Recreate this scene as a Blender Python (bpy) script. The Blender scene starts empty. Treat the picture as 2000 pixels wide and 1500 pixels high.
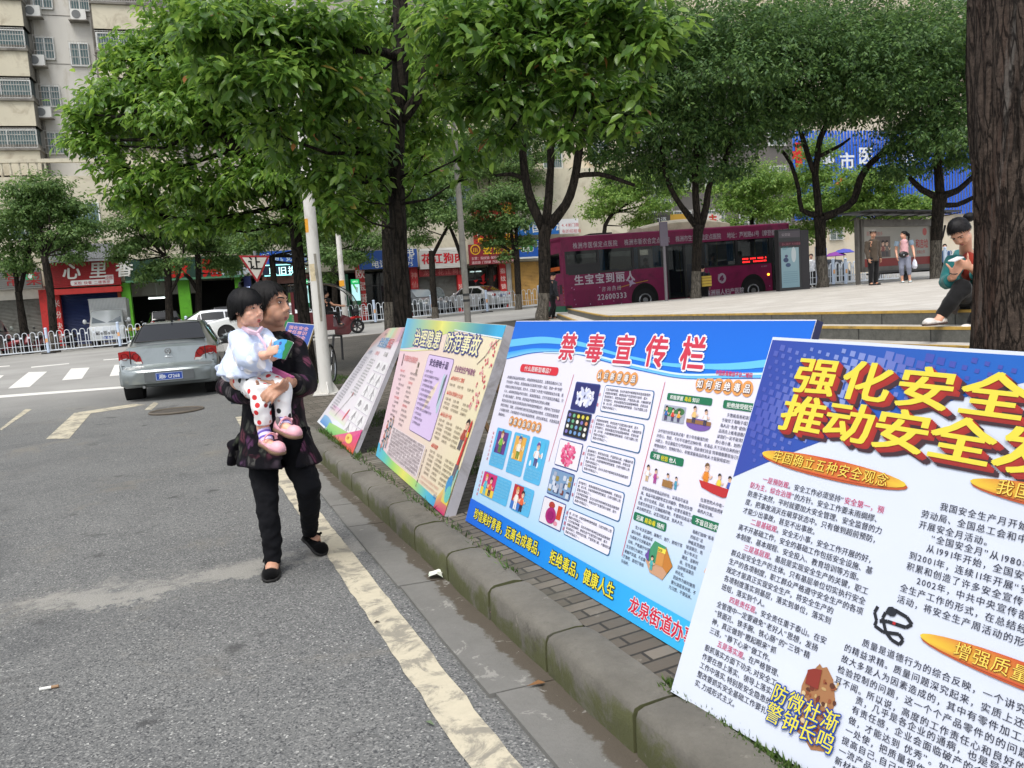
import bpy, math, random
import numpy as np
from mathutils import Vector as V, Matrix, noise
R = math.radians
SC = bpy.context.scene
COL = SC.collection
# ---------------------------------------------------------------- camera
FPX, HC, ROLL, CH = 1560.0, 590.0, R(3.9), 1.35      # focal length in px of a 2000 px wide frame, horizon row, roll, eye height
_p = math.atan((750 - HC) / FPX)
FW = V((0, math.cos(_p), -math.sin(_p)))
_u0 = V((0, math.sin(_p), math.cos(_p))); _r0 = V((1, 0, 0))
RT = _r0 * math.cos(ROLL) - _u0 * math.sin(ROLL)
UP = _u0 * math.cos(ROLL) + _r0 * math.sin(ROLL)
CAM = V((0, 0, CH))
cd = bpy.data.cameras.new('camera'); cd.sensor_width = 36; cd.lens = FPX / 2000 * 36; cd.clip_end = 2000; cd.clip_start = .05
co = bpy.data.objects.new('camera', cd); COL.objects.link(co)
co.matrix_world = Matrix(((RT.x, UP.x, -FW.x, 0), (RT.y, UP.y, -FW.y, 0), (RT.z, UP.z, -FW.z, CH), (0, 0, 0, 1)))
SC.camera = co
# ---------------------------------------------------------------- overcast daylight
SUN_EL, SUN_AZ = 62, 200     # degrees; azimuth clockwise from +Y
w = bpy.data.worlds.new('World'); SC.world = w; w.use_nodes = True
nt = w.node_tree; bg = nt.nodes['Background']
sk = nt.nodes.new('ShaderNodeTexSky'); sk.sky_type = 'NISHITA'; sk.sun_disc = False
sk.sun_elevation = R(SUN_EL); sk.sun_rotation = R(SUN_AZ); sk.air_density = 1.0; sk.dust_density = 3.0; sk.ozone_density = 1.0
hs = nt.nodes.new('ShaderNodeHueSaturation'); hs.inputs['Saturation'].default_value = .32
nt.links.new(sk.outputs[0], hs.inputs['Color']); nt.links.new(hs.outputs[0], bg.inputs[0])
bg.inputs[1].default_value = .15
sd = bpy.data.lights.new('sun', 'SUN'); sd.energy = 1.2; sd.angle = R(25); sd.color = (1, .96, .9)
so = bpy.data.objects.new('sun', sd); COL.objects.link(so)
so.rotation_euler = (R(90 - SUN_EL), 0, R(180 - SUN_AZ)); so.location = (0, -20, 60)
SC.view_settings.view_transform = 'Standard'; SC.view_settings.look = 'None'; SC.view_settings.gamma = 1; SC.view_settings.exposure = .7
SC.cycles.max_bounces = 6; SC.cycles.diffuse_bounces = 2; SC.cycles.transmission_bounces = 4; SC.cycles.transparent_max_bounces = 8; SC.cycles.use_denoising = True
# ---------------------------------------------------------------- geometry of the place
def ray(x, y): return FW + RT * ((x - 1000) / FPX) + UP * ((750 - y) / FPX)
def dep(x, y, Y):
    d = ray(x, y); return CAM + d * (Y / d.y)
def atz(x, y, z):
    d = ray(x, y); return CAM + d * ((z - CH) / d.z)
SN, ST = V((.9231, .3846, 0)), V((-.3846, .9231, 0))      # across / along the near street
def st(s, t, z=0): return V((s * SN.x + t * ST.x, s * SN.y + t * ST.y, z))
def tost(x, y): return x * SN.x + y * SN.y, x * ST.x + y * ST.y
F0, FD, FM = V((-.4, 43.5, 0)), V((.9539, .30, 0)), V((-.30, .9539, 0))   # railing line of the cross street, along and away
def ab(a, b, z=0): return F0 + FD * a + FM * b + V((0, 0, z))
def clamp(x, a=0, b=1): return a if x < a else b if x > b else x
def G(x, y): return clamp((y - 10) / 32, 0, 1.15) * (.87 + .017 * clamp(x, -40, 30))
def tmax(s):
    e = 27.0 - .09 * s
    return e if s > 6 else e - 6 * (1 - math.sqrt(max(0, 1 - ((6 - s) / 6) ** 2)))
def SW(x, y):
    s, t = tost(x, y)
    return G(x, y) + .15 + .05 * max(0, s - 1.27) * clamp((20 - t) / 12, .1, 1)
def PZ(x, y):
    s, t = tost(x, y); return .95 + .014 * max(0, s - 9)
def on(px, py, fn):
    d = ray(px, py); k = .8; prev = k
    while k < 400:
        p = CAM + d * k
        if p.z < fn(p.x, p.y): break
        prev = k; k *= 1.02
    lo, hi = prev, k
    for _ in range(30):
        m = (lo + hi) / 2; p = CAM + d * m
        if p.z < fn(p.x, p.y): hi = m
        else: lo = m
    return CAM + d * hi
def fac(px, py, b):                       # pixel -> (a, z) on a facade plane b metres beyond the railing
    d = ray(px, py); q = F0 + FM * b
    k = (q - CAM).dot(FM) / d.dot(FM); p = CAM + d * k
    return (p - F0).dot(FD), p.z
# ---------------------------------------------------------------- materials
def lin(c):
    if max(c) > 1.001: c = [v / 255 for v in c]
    return tuple(v / 12.92 if v <= .04045 else ((v + .055) / 1.055) ** 2.4 for v in c[:3])
MC = {}
def nodes(name):
    m = bpy.data.materials.new(name); m.use_nodes = True
    n = m.node_tree.nodes; l = m.node_tree.links
    return m, n, l, n['Principled BSDF']
def N(n, t, **k):
    x = n.new(t)
    for a, b in k.items():
        if a in x.inputs.keys() if isinstance(a, str) else False: x.inputs[a].default_value = b
        else: setattr(x, a, b)
    return x
def noi(n, l, co, scale, detail=4, rough=.55, dist=0):
    x = n.new('ShaderNodeTexNoise'); x.inputs['Scale'].default_value = scale; x.inputs['Detail'].default_value = detail
    x.inputs['Roughness'].default_value = rough; x.inputs['Distortion'].default_value = dist
    if co: l.new(co, x.inputs['Vector'])
    return x.outputs['Fac']
def ramp(n, l, f, *st_):
    x = n.new('ShaderNodeValToRGB'); e = x.color_ramp.elements
    while len(e) < len(st_): e.new(.5)
    for k, (p, c) in zip(e, st_): k.position = p; k.color = (*c, 1) if len(c) == 3 else c
    l.new(f, x.inputs[0]); return x.outputs[0]
def mix(n, l, f, a, b, mode='MIX'):
    x = n.new('ShaderNodeMix'); x.data_type = 'RGBA'; x.blend_type = mode
    for s, v in ((0, f), (6, a), (7, b)):
        if hasattr(v, 'links') or hasattr(v, 'is_linked'): l.new(v, x.inputs[s])
        else: x.inputs[s].default_value = v if s == 0 else (*v, 1) if len(v) == 3 else v
    return x.outputs[2]
def bump(n, l, b, h, strength=.3, dist=.01):
    x = n.new('ShaderNodeBump'); x.inputs['Strength'].default_value = strength; x.inputs['Distance'].default_value = dist
    l.new(h, x.inputs['Height']); l.new(x.outputs[0], b.inputs['Normal'])
def mat(name, col, rough=.6, metal=0, var=.12, vs=3., bs=0, bst=.2, bd=.01, emit=0, coat=0, spec=.5, dirt=None, alpha=None, stretch=None, sheen=0):
    """plain surface: base colour broken up by noise, optional bump and dirt colour"""
    if name in MC: return MC[name]
    m, n, l, b = nodes(name); c = lin(col)
    tc = n.new('ShaderNodeTexCoord'); o = tc.outputs['Object']
    if stretch:
        mp = n.new('ShaderNodeMapping'); mp.inputs['Scale'].default_value = stretch; l.new(o, mp.inputs[0]); o = mp.outputs[0]
    if var:
        f = noi(n, l, o, vs, 5, .6)
        cc = ramp(n, l, f, (.25, tuple(v * (1 - var) for v in c)), (.75, tuple(min(1, v * (1 + var)) for v in c)))
    else:
        cc = None; b.inputs['Base Color'].default_value = (*c, 1)
    if dirt:
        f2 = noi(n, l, o, vs * .6 + .7, 8, .7, .6); cc = mix(n, l, ramp(n, l, f2, (.5, (0, 0, 0)), (.68, (1, 1, 1))), cc if cc else c, lin(dirt))
    if cc: l.new(cc, b.inputs['Base Color'])
    b.inputs['Roughness'].default_value = rough; b.inputs['Metallic'].default_value = metal
    b.inputs['Specular IOR Level'].default_value = spec; b.inputs['Coat Weight'].default_value = coat; b.inputs['Coat Roughness'].default_value = .08
    b.inputs['Sheen Weight'].default_value = sheen
    if emit: b.inputs['Emission Color'].default_value = (*c, 1); b.inputs['Emission Strength'].default_value = emit
    if bs: bump(n, l, b, noi(n, l, o, bs, 5, .6), bst, bd)
    MC[name] = m; return m
def glassm(name, col, rough=.05, t=.6):
    """window glass: reflective, partly see-through"""
    if name in MC: return MC[name]
    m, n, l, b = nodes(name)
    b.inputs['Base Color'].default_value = (*lin(col), 1); b.inputs['Roughness'].default_value = rough; b.inputs['Specular IOR Level'].default_value = .8
    if t:
        tr = n.new('ShaderNodeBsdfTransparent'); tr.inputs[0].default_value = (.75, .8, .82, 1)
        mx = n.new('ShaderNodeMixShader'); mx.inputs[0].default_value = t
        l.new(b.outputs[0], mx.inputs[1]); l.new(tr.outputs[0], mx.inputs[2]); l.new(mx.outputs[0], n['Material Output'].inputs[0])
    MC[name] = m; return m
def printm(name='printed_ink', rough=.5, emit=0):
    if name in MC: return MC[name]
    m, n, l, b = nodes(name)
    a = n.new('ShaderNodeAttribute'); a.attribute_name = 'Col'
    mu = mix(n, l, 1., a.outputs[0], (.80, .80, .80), 'MULTIPLY'); hz_ = n.new('ShaderNodeHueSaturation'); hz_.inputs['Saturation'].default_value = 1.02; l.new(mu, hz_.inputs['Color']); l.new(hz_.outputs[0], b.inputs['Base Color']); b.inputs['Roughness'].default_value = rough
    tc = n.new('ShaderNodeTexCoord'); bump(n, l, b, noi(n, l, tc.outputs['Object'], 5, 3), .12, .02)
    if emit: l.new(a.outputs[0], b.inputs['Emission Color']); b.inputs['Emission Strength'].default_value = emit
    MC[name] = m; return m
# ---------------------------------------------------------------- meshes
def mesh_obj(name, vs, fs, mats=(), mi=None, parent=None, smooth=True, ang=35, cols=None):
    me = bpy.data.meshes.new(name); me.from_pydata([tuple(v) for v in vs], [], fs)
    for m in (mats if isinstance(mats, (list, tuple)) else [mats]): me.materials.append(m)
    if mi is not None and len(me.polygons) == len(mi): me.polygons.foreach_set('material_index', mi)
    if cols is not None:
        at = me.color_attributes.new('Col', 'FLOAT_COLOR', 'POINT')
        at.data.foreach_set('color', np.array([(*c, 1) for c in cols], dtype=np.float32).ravel())
    if smooth:
        me.polygons.foreach_set('use_smooth', [True] * len(me.polygons))
        if ang < 180: me.set_sharp_from_angle(angle=R(ang))
    me.update(); o = bpy.data.objects.new(name, me); COL.objects.link(o)
    if parent: o.parent = parent
    return o
class MB:
    def __init__(s): s.v = []; s.f = []; s.m = []
    def add(s, vs, fs, mi=0):
        o = len(s.v); s.v += [V(v) for v in vs]; s.f += [tuple(i + o for i in f) for f in fs]; s.m += [mi] * len(fs); return s
    def box(s, x0, y0, z0, x1, y1, z1, mi=0):
        return s.hexa([(x0, y0, z0), (x1, y0, z0), (x1, y1, z0), (x0, y1, z0), (x0, y0, z1), (x1, y0, z1), (x1, y1, z1), (x0, y1, z1)], mi)
    def hexa(s, p, mi=0):
        return s.add(p, [(3, 2, 1, 0), (4, 5, 6, 7), (0, 1, 5, 4), (1, 2, 6, 5), (2, 3, 7, 6), (3, 0, 4, 7)], mi)
    def bar(s, a, b, wx, wz=None, mi=0):          # box beam between two points
        a, b = V(a), V(b); d = (b - a).normalized(); wz = wz or wx
        u = d.cross(V((0, 0, 1))); u = u.normalized() if u.length > 1e-4 else V((1, 0, 0)); t = u.cross(d)
        u *= wx / 2; t *= wz / 2
        return s.hexa([a - u - t, a + u - t, b + u - t, b - u - t, a - u + t, a + u + t, b + u + t, b - u + t], mi)
    def loft(s, rings, mi=0, cap=True, closed=True):
        n = len(rings[0]); o = len(s.v)
        for r in rings: s.v += [V(p) for p in r]
        fs = []
        for i in range(len(rings) - 1):
            for j in range(n if closed else n - 1):
                k = (j + 1) % n; fs.append((o + i * n + j, o + i * n + k, o + (i + 1) * n + k, o + (i + 1) * n + j))
        if cap and closed: fs.append(tuple(o + j for j in reversed(range(n)))); fs.append(tuple(o + (len(rings) - 1) * n + j for j in range(n)))
        s.f += fs; s.m += [mi] * len(fs); return s
    def tube(s, pts, rad, n=8, mi=0, cap=True, jit=0, rnd=None):
        pts = [V(p) for p in pts]; k = len(pts)
        if not isinstance(rad, (list, tuple)): rad = [rad] * k
        d0 = (pts[1] - pts[0]).normalized(); u = d0.orthogonal().normalized()
        if abs(d0.z) < .9: u = (V((0, 0, 1)) - d0 * d0.z).normalized()
        elif True: u = (V((1, 0, 0)) - d0 * d0.x).normalized()
        rings = []
        for i in range(k):
            d = (pts[min(i + 1, k - 1)] - pts[max(i - 1, 0)])
            d = d.normalized() if d.length > 1e-9 else d0
            u = (u - d * u.dot(d)).normalized(); w_ = d.cross(u)
            r = rad[i]; ra, rb = r if isinstance(r, (tuple, list)) else (r, r)
            ring = []
            for j in range(n):
                a = 2 * math.pi * j / n; q = 1 + (jit * (rnd.random() - .5) if jit else 0)
                ring.append(pts[i] + (u * math.cos(a) * ra + w_ * math.sin(a) * rb) * q)
            rings.append(ring)
        return s.loft(rings, mi, cap)
    def ell(s, c, r, mi=0, nu=14, nv=9, rot=None):
        c = V(c); r = (r, r, r) if not isinstance(r, (tuple, list)) else r; rings = []
        for i in range(nv + 1):
            ph = -math.pi / 2 + math.pi * clamp(i / nv, .03, .97)
            rings.append([V((r[0] * math.cos(ph) * math.cos(2 * math.pi * j / nu), r[1] * math.cos(ph) * math.sin(2 * math.pi * j / nu), r[2] * math.sin(ph))) for j in range(nu)])
        rings = [[c + (rot @ p if rot else p) for p in g] for g in rings]
        return s.loft(rings, mi)
    def cyl(s, a, b, r, n=16, mi=0): return s.tube([a, b], r, n, mi)
    def ext(s, pts, d, mi=0):                # extrude planar polygon by vector
        n = len(pts); d = V(d); o = [V(p) for p in pts]
        return s.add(o + [p + d for p in o], [tuple(reversed(range(n))), tuple(range(n, 2 * n))] + [(j, (j + 1) % n, n + (j + 1) % n, n + j) for j in range(n)], mi)
    def build(s, name, mats, parent=None, smooth=True, ang=35, fix=True):
        o = mesh_obj(name, s.v, s.f, mats, s.m, parent, smooth, ang)
        if fix:
            import bmesh
            bm = bmesh.new(); bm.from_mesh(o.data); bmesh.ops.recalc_face_normals(bm, faces=bm.faces); bm.to_mesh(o.data); bm.free()
        return o
    def blob(s, name, mats, parent=None, vox=.02, it=4, disp=None, dscale=1):
        """one continuous skin over all shapes added so far"""
        o = mesh_obj('tmp', s.v, s.f, [], None, None, True, 180)
        import bmesh
        bm = bmesh.new(); bm.from_mesh(o.data); bmesh.ops.recalc_face_normals(bm, faces=bm.faces); bm.to_mesh(o.data); bm.free()
        r = o.modifiers.new('r', 'REMESH'); r.mode = 'VOXEL'; r.voxel_size = vox; r.adaptivity = 0
        q = o.modifiers.new('s', 'SMOOTH'); q.iterations = it; q.factor = .5
        dg = bpy.context.evaluated_depsgraph_get(); ev = o.evaluated_get(dg)
        me = bpy.data.meshes.new_from_object(ev); old = o.data
        bpy.data.objects.remove(o); bpy.data.meshes.remove(old)
        if disp:
            for v in me.vertices: v.co += v.normal * disp(v.co, v.normal)
        for m in (mats if isinstance(mats, (list, tuple)) else [mats]): me.materials.append(m)
        me.polygons.foreach_set('use_smooth', [True] * len(me.polygons)); me.name = name; me.update()
        o = bpy.data.objects.new(name, me); COL.objects.link(o)
        if parent: o.parent = parent
        return o
def thing(name, label, cat, loc=(0, 0, 0), rz=0, group=None):
    o = bpy.data.objects.new(name, None); COL.objects.link(o); o.empty_display_size = .2
    o.location = loc; o.rotation_euler = (0, 0, rz); return tag(o, label, cat, group)
def tag(o, label, cat, group=None):
    o['label'] = label; o['category'] = cat
    if group: o['group'] = group
    return o
def kind(o, k='structure'): o['kind'] = k; return o
def dup(root, loc, rz=None, label=None):
    r = root.copy(); COL.objects.link(r); r.location = loc
    if rz is not None: r.rotation_euler = (0, 0, rz)
    if label: r['label'] = label
    for c in list(root.children):
        k = c.copy(); COL.objects.link(k); k.parent = r
        for g in c.children:
            q = g.copy(); COL.objects.link(q); q.parent = k
    return r
# ---------------------------------------------------------------- print: lettering and pictures as coloured flat shapes
_tc = bpy.data.curves.new('glyph', 'FONT'); _tc.resolution_u = 2
_to = bpy.data.objects.new('glyph', _tc); GC = {}
def glyph(ch, off=0, res=2):
    k = (ch, off, res)
    if k not in GC:
        _tc.body = ch; _tc.offset = off; _tc.resolution_u = res
        me = _to.to_mesh(); GC[k] = ([tuple(v.co)[:2] for v in me.vertices], [tuple(p.vertices) for p in me.polygons]); _to.to_mesh_clear()
    return GC[k]
def adv(ch): return 1 if ord(ch) > 0x2000 and ch not in '“”·' else .56 if ch not in '.,:1 ' else .4
class Pr:
    def __init__(s, fn): s.fn = fn; s.v = []; s.f = []; s.c = []
    def raw(s, uvs, fs, col, h):
        o = len(s.v); s.v += [s.fn(u, v, h) for u, v in uvs]
        s.c += (col if isinstance(col, list) else [lin(col)] * len(uvs)); s.f += [tuple(i + o for i in f) for f in fs]; return s
    def strip(s, u0, u1, lo, hi, c0, h, nu=24, nv=4, c1=None, cf=None):     # between curves lo(u) and hi(u); c0 bottom, c1 top, or cf(tu,tv)
        uv, cs, fs = [], [], []; a = lin(c0) if c0 else None; b = lin(c1) if c1 else a
        for i in range(nu + 1):
            u = u0 + (u1 - u0) * i / nu; l_ = lo(u) if callable(lo) else lo; t_ = hi(u) if callable(hi) else hi
            for j in range(nv + 1):
                k = j / nv; uv.append((u, l_ + (t_ - l_) * k)); cs.append(lin(cf(i / nu, k)) if cf else tuple(x + (y - x) * k for x, y in zip(a, b)))
        for i in range(nu):
            for j in range(nv): q = i * (nv + 1) + j; fs.append((q, q + nv + 1, q + nv + 2, q + 1))
        return s.raw(uv, fs, cs, h)
    def rect(s, u0, v0, u1, v1, col, h=1, c1=None, cell=.1, cf=None):
        return s.strip(u0, u1, v0, v1, col, h, max(1, int((u1 - u0) / cell)), max(1, int((v1 - v0) / cell)), c1, cf)
    def poly(s, pts, col, h=1): return s.raw(pts, [tuple(range(len(pts)))], col, h)
    def ell(s, cx, cy, rx, ry, col, h=1, n=16, rot=0, cf=None):
        c, q = math.cos(rot), math.sin(rot); uv = []
        for i in range(n):
            a = 2 * math.pi * i / n; x, y = rx * math.cos(a), ry * math.sin(a); uv.append((cx + x * c - y * q, cy + x * q + y * c))
        if cf: return s.raw(uv, [tuple(range(n))], [lin(cf(math.cos(2 * math.pi * i / n))) for i in range(n)], h)
        return s.poly(uv, col, h)
    def rr(s, u0, v0, u1, v1, r, col, h=1):
        p = []
        for cx, cy, a0 in ((u1 - r, v0 + r, -90), (u1 - r, v1 - r, 0), (u0 + r, v1 - r, 90), (u0 + r, v0 + r, 180)):
            for k in range(4): a = R(a0 + k * 30); p.append((cx + r * math.cos(a), cy + r * math.sin(a)))
        return s.poly(p, col, h)
    def line(s, pts, wd, col, h=1):
        for (x0, y0), (x1, y1) in zip(pts, pts[1:]):
            L = math.hypot(x1 - x0, y1 - y0) or 1; nx, ny = -(y1 - y0) / L * wd / 2, (x1 - x0) / L * wd / 2
            s.raw([(x0 - nx, y0 - ny), (x1 - nx, y1 - ny), (x1 + nx, y1 + ny), (x0 + nx, y0 + ny)], [(0, 1, 2, 3)], col, h)
        return s
    def text(s, body, u, v, em, col, h=2, bold=.012, sx=1, pitch=None, ol=None, sl=0, vert=False, center=False, res=2):
        """u,v = left end of the base line"""
        pitch = pitch if pitch else em * sx
        if center: u -= sum(adv(c) for c in body) * pitch / 2
        x = 0; y = 0
        if ol: s.text(body, u, v, em, ol[0], h - 1 if len(ol) < 3 else ol[2], ol[1], sx, pitch, None, sl, vert, res=res)
        b = bold
        sh = [(0, 0)] if b < .008 else [(-b * .5, 0), (b * .5, 0)] if b < .024 else [(-b * .6, -b * .45), (b * .6, -b * .45), (-b * .6, b * .45), (b * .6, b * .45)] if b < .05 else [(b * math.cos(R(a)), b * math.sin(R(a))) for a in range(0, 360, 45)]
        for ch in body:
            if ch != ' ':
                vs, fs = glyph(ch, 0, res)
                for k, (ox, oy) in enumerate(sh): s.raw([(u + x + (px + ox + sl * py) * em * sx, v + y + (py + oy) * em) for px, py in vs], fs, col, h + k * .06)
            if vert: y -= pitch
            else: x += adv(ch) * pitch
        return s
    def build(s, name, parent=None, m=None): return mesh_obj(name, s.v, s.f, m or printm(), None, parent, False, 35, s.c)
# ================================================================ GROUND
def stmap(n, l):
    tc = n.new('ShaderNodeTexCoord'); mp = n.new('ShaderNodeMapping'); mp.inputs['Rotation'].default_value = (0, 0, R(-22.62))
    l.new(tc.outputs['Object'], mp.inputs[0]); sp = n.new('ShaderNodeSeparateXYZ'); l.new(mp.outputs[0], sp.inputs[0])
    return mp.outputs[0], sp.outputs[0], sp.outputs[1]
def mth(n, l, op, a, b=0, c=None):
    x = n.new('ShaderNodeMath'); x.operation = op
    for i, v in enumerate((a, b) + ((c,) if c is not None else ())):
        if hasattr(v, 'is_linked'): l.new(v, x.inputs[i])
        else: x.inputs[i].default_value = v
    return x.outputs[0]
def sstep(n, l, v, a, b):
    x = n.new('ShaderNodeMapRange'); x.interpolation_type = 'SMOOTHSTEP'; l.new(v, x.inputs[0])
    x.inputs[1].default_value = a; x.inputs[2].default_value = b; return x.outputs[0]
def asphalt():
    m, n, l, b = nodes('asphalt'); co, s, t = stmap(n, l)
    base = ramp(n, l, noi(n, l, co, 1.1, 6, .65), (.3, (.115, .118, .117)), (.7, (.165, .167, .161)))
    agg = n.new('ShaderNodeTexVoronoi'); agg.inputs['Scale'].default_value = 150; l.new(co, agg.inputs['Vector'])
    sp = n.new('ShaderNodeSeparateColor'); l.new(agg.outputs['Color'], sp.inputs[0])
    c = mix(n, l, sstep(n, l, sp.outputs[0], .55, 1.0), base, (.25, .25, .24))
    c = mix(n, l, sstep(n, l, sp.outputs[1], .62, 1.0), c, (.062, .064, .066))
    c = mix(n, l, mth(n, l, 'MULTIPLY', sstep(n, l, sp.outputs[2], .988, .992), .7), c, (.5, .5, .47))
    # dark wet / oil patches, brownish dust, and a worn pale cement streak across the lane
    big = noi(n, l, co, .9, 8, .72, .4)
    c = mix(n, l, mth(n, l, 'MULTIPLY', sstep(n, l, big, .54, .68), .6), c, (.2, .185, .155))
    c = mix(n, l, mth(n, l, 'MULTIPLY', sstep(n, l, noi(n, l, co, 2.3, 6, .6, .3), .62, .70), .75), c, (.05, .05, .05))
    c = mix(n, l, mth(n, l, 'MULTIPLY', sstep(n, l, noi(n, l, co, .55, 5, .6, 1.2), .5, .68), .35), c, (.075, .077, .078))
    wob = mth(n, l, 'ADD', mth(n, l, 'ADD', t, mth(n, l, 'MULTIPLY', noi(n, l, co, 1.6, 5, .7), .9)), mth(n, l, 'MULTIPLY', noi(n, l, co, 11, 8, .8), .34))
    band = mth(n, l, 'MULTIPLY', sstep(n, l, wob, 5.0, 5.04), mth(n, l, 'SUBTRACT', 1., sstep(n, l, wob, 5.17, 5.4)))
    band = mth(n, l, 'MULTIPLY', band, sstep(n, l, noi(n, l, co, 3.1, 7, .75), .38, .55))
    c = mix(n, l, mth(n, l, 'MULTIPLY', band, .75), c, (.31, .30, .27))
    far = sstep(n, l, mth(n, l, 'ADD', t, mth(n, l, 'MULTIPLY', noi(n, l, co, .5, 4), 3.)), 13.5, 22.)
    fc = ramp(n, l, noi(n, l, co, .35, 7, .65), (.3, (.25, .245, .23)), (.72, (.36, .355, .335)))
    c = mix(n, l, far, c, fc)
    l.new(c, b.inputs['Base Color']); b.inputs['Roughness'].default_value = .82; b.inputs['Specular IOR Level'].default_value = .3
    h = n.new('ShaderNodeTexVoronoi'); h.inputs['Scale'].default_value = 130; l.new(co, h.inputs['Vector'])
    bump(n, l, b, h.outputs['Distance'], .35, .008); return m
gx = list(np.linspace(-400, -60, 12)) + list(np.linspace(-56, 56, 57)) + list(np.linspace(60, 400, 12))
gy = list(np.linspace(-60, 8, 8)) + list(np.linspace(10, 50, 33)) + list(np.linspace(56, 500, 14))
vs = [(x, y, G(x, y)) for y in gy for x in gx]; k = len(gx)
fs = [(j * k + i, j * k + i + 1, (j + 1) * k + i + 1, (j + 1) * k + i) for j in range(len(gy) - 1) for i in range(k - 1)]
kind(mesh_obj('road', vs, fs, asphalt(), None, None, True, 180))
def pain(name, col, worn, scale=9, lo=.3):
    m, n, l, b = nodes(name); co, s, t = stmap(n, l)
    f = noi(n, l, co, scale, 8, .75, .5); c = mix(n, l, sstep(n, l, f, lo, lo + .13), worn, lin(col))
    v = n.new('ShaderNodeTexVoronoi'); v.feature = 'DISTANCE_TO_EDGE'; v.inputs['Scale'].default_value = 13; l.new(co, v.inputs['Vector'])
    c = mix(n, l, mth(n, l, 'SUBTRACT', 1., sstep(n, l, mth(n, l, 'ADD', v.outputs['Distance'], mth(n, l, 'MULTIPLY', noi(n, l, co, 20, 3), .03)), .006, .014)), c, (.36, .33, .26))
    c = mix(n, l, mth(n, l, 'MULTIPLY', noi(n, l, co, 24, 7, .8), .75), c, tuple(x * .55 for x in lin(col)))
    l.new(c, b.inputs['Base Color']); b.inputs['Roughness'].default_value = .75; bump(n, l, b, f, .2, .005); return m
PY = pain('worn_cream_paint', (205, 196, 172), (.2, .19, .165), 6, .41); PW = pain('white_road_paint', (232, 230, 224), (.3, .3, .29), 5, .2)
def stripe(name, P, nu, m, lift=.004, rag=0):
    """P(k, side) -> xy on the road; a strip that follows the ground"""
    rr = random.Random(5); v = []
    for i in range(nu + 1):
        for sd_ in (0, 1):
            p = P(i / nu, sd_); j = (rr.random() - .5) * rag; p = p + SN * j; v.append((p.x, p.y, G(p.x, p.y) + lift))
    return kind(mesh_obj(name, v, [(2 * i, 2 * i + 1, 2 * i + 3, 2 * i + 2) for i in range(nu)], m, None, None, False))
stripe('edge_line', lambda k, d: st(.665 + .135 * d, -4 + 15.6 * k), 160, PY, .004, .012)
def seg(name, p, q, wd, m, nu=8):
    d = (q - p); d.z = 0; nn = d.cross(V((0, 0, 1))).normalized() * wd / 2
    return stripe(name, lambda k, s_: p + d * k + nn * (2 * s_ - 1), nu, m)
def quadm(name, pts, m):
    P = [on(x, y, G) for x, y in pts]
    return stripe(name, lambda k, s_: (P[0].lerp(P[1], k) if s_ == 0 else P[3].lerp(P[2], k)), 6, m)
quadm('arrow_marking', [(90, 858), (145, 807), (180, 805), (135, 857)], PY)
quadm('arrow_marking', [(150, 806), (262, 789), (285, 791), (176, 808)], PY)
quadm('arrow_marking', [(0, 838), (50, 799), (62, 800), (2, 841)], PY)
quadm('arrow_marking', [(282, 801), (300, 786), (310, 788), (296, 801)], PY)
quadm('stop_line', [(-60, 777), (250, 754), (250, 758), (-60, 782)], PW)
for z in ([(16, 759), (56, 727), (92, 726), (58, 756)], [(121, 743), (139, 720), (175, 718), (160, 740)], [(214, 735), (224, 713), (258, 711), (252, 732)], [(-80, 775), (-28, 735), (8, 733), (-38, 770)], [(318, 719), (310, 706), (344, 704), (352, 716)]):
    quadm('zebra_bar', z, PW)
quadm('lane_line', [(61, 716.5), (135, 709.5), (135, 711), (61, 718.5)], PW); quadm('lane_line', [(202, 702.5), (240, 699.5), (240, 701), (202, 704)], PW); quadm('lane_line', [(-60, 719.5), (19, 714), (19, 715.5), (-60, 721.5)], PW)
stripe('road_edge_line', lambda k, d: ab(-14 + 40 * k, -14.0 + .13 * d), 30, PW, .01)
# gutter slabs
rr = random.Random(3)
def conc(name, c0, c1, moss=0, wet=.0, jt=None):
    m, n, l, b = nodes(name); co, s, t = stmap(n, l)
    c = ramp(n, l, noi(n, l, co, 2.2, 8, .68), (.3, c0), (.7, c1))
    c = mix(n, l, mth(n, l, 'MULTIPLY', noi(n, l, co, 55, 3, .8), .35), c, tuple(x * .45 for x in c0))
    if wet:
        c = mix(n, l, sstep(n, l, mth(n, l, 'ADD', s, mth(n, l, 'MULTIPLY', noi(n, l, co, 4.5, 7, .7), .2)), 1.13, 1.15), c, (.085, .07, .052))
        c = mix(n, l, mth(n, l, 'MULTIPLY', sstep(n, l, noi(n, l, co, 5.5, 8, .75, .8), .6, .62), .6), c, (.34, .33, .30))
    if moss:
        g = n.new('ShaderNodeNewGeometry'); sz = n.new('ShaderNodeSeparateXYZ'); l.new(g.outputs['Normal'], sz.inputs[0])
        side = mth(n, l, 'SUBTRACT', 1.25, sz.outputs[2])
        f = sstep(n, l, mth(n, l, 'MULTIPLY', side, noi(n, l, co, 4.2, 9, .72, .5)), .44, .62)
        c = mix(n, l, mth(n, l, 'MULTIPLY', f, moss), c, (.075, .082, .022))
        c = mix(n, l, mth(n, l, 'MULTIPLY', sstep(n, l, noi(n, l, co, 3, 8, .8), .55, .68), .65), c, (.05, .045, .036))
        c = mix(n, l, mth(n, l, 'MULTIPLY', sstep(n, l, noi(n, l, co, 7, 9, .8, .4), .63, .66), .5), c, (.27, .25, .21))
    l.new(c, b.inputs['Base Color']); b.inputs['Roughness'].default_value = .85
    bump(n, l, b, noi(n, l, co, 26, 8, .75), .55, .012); return m
mb = MB()
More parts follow.
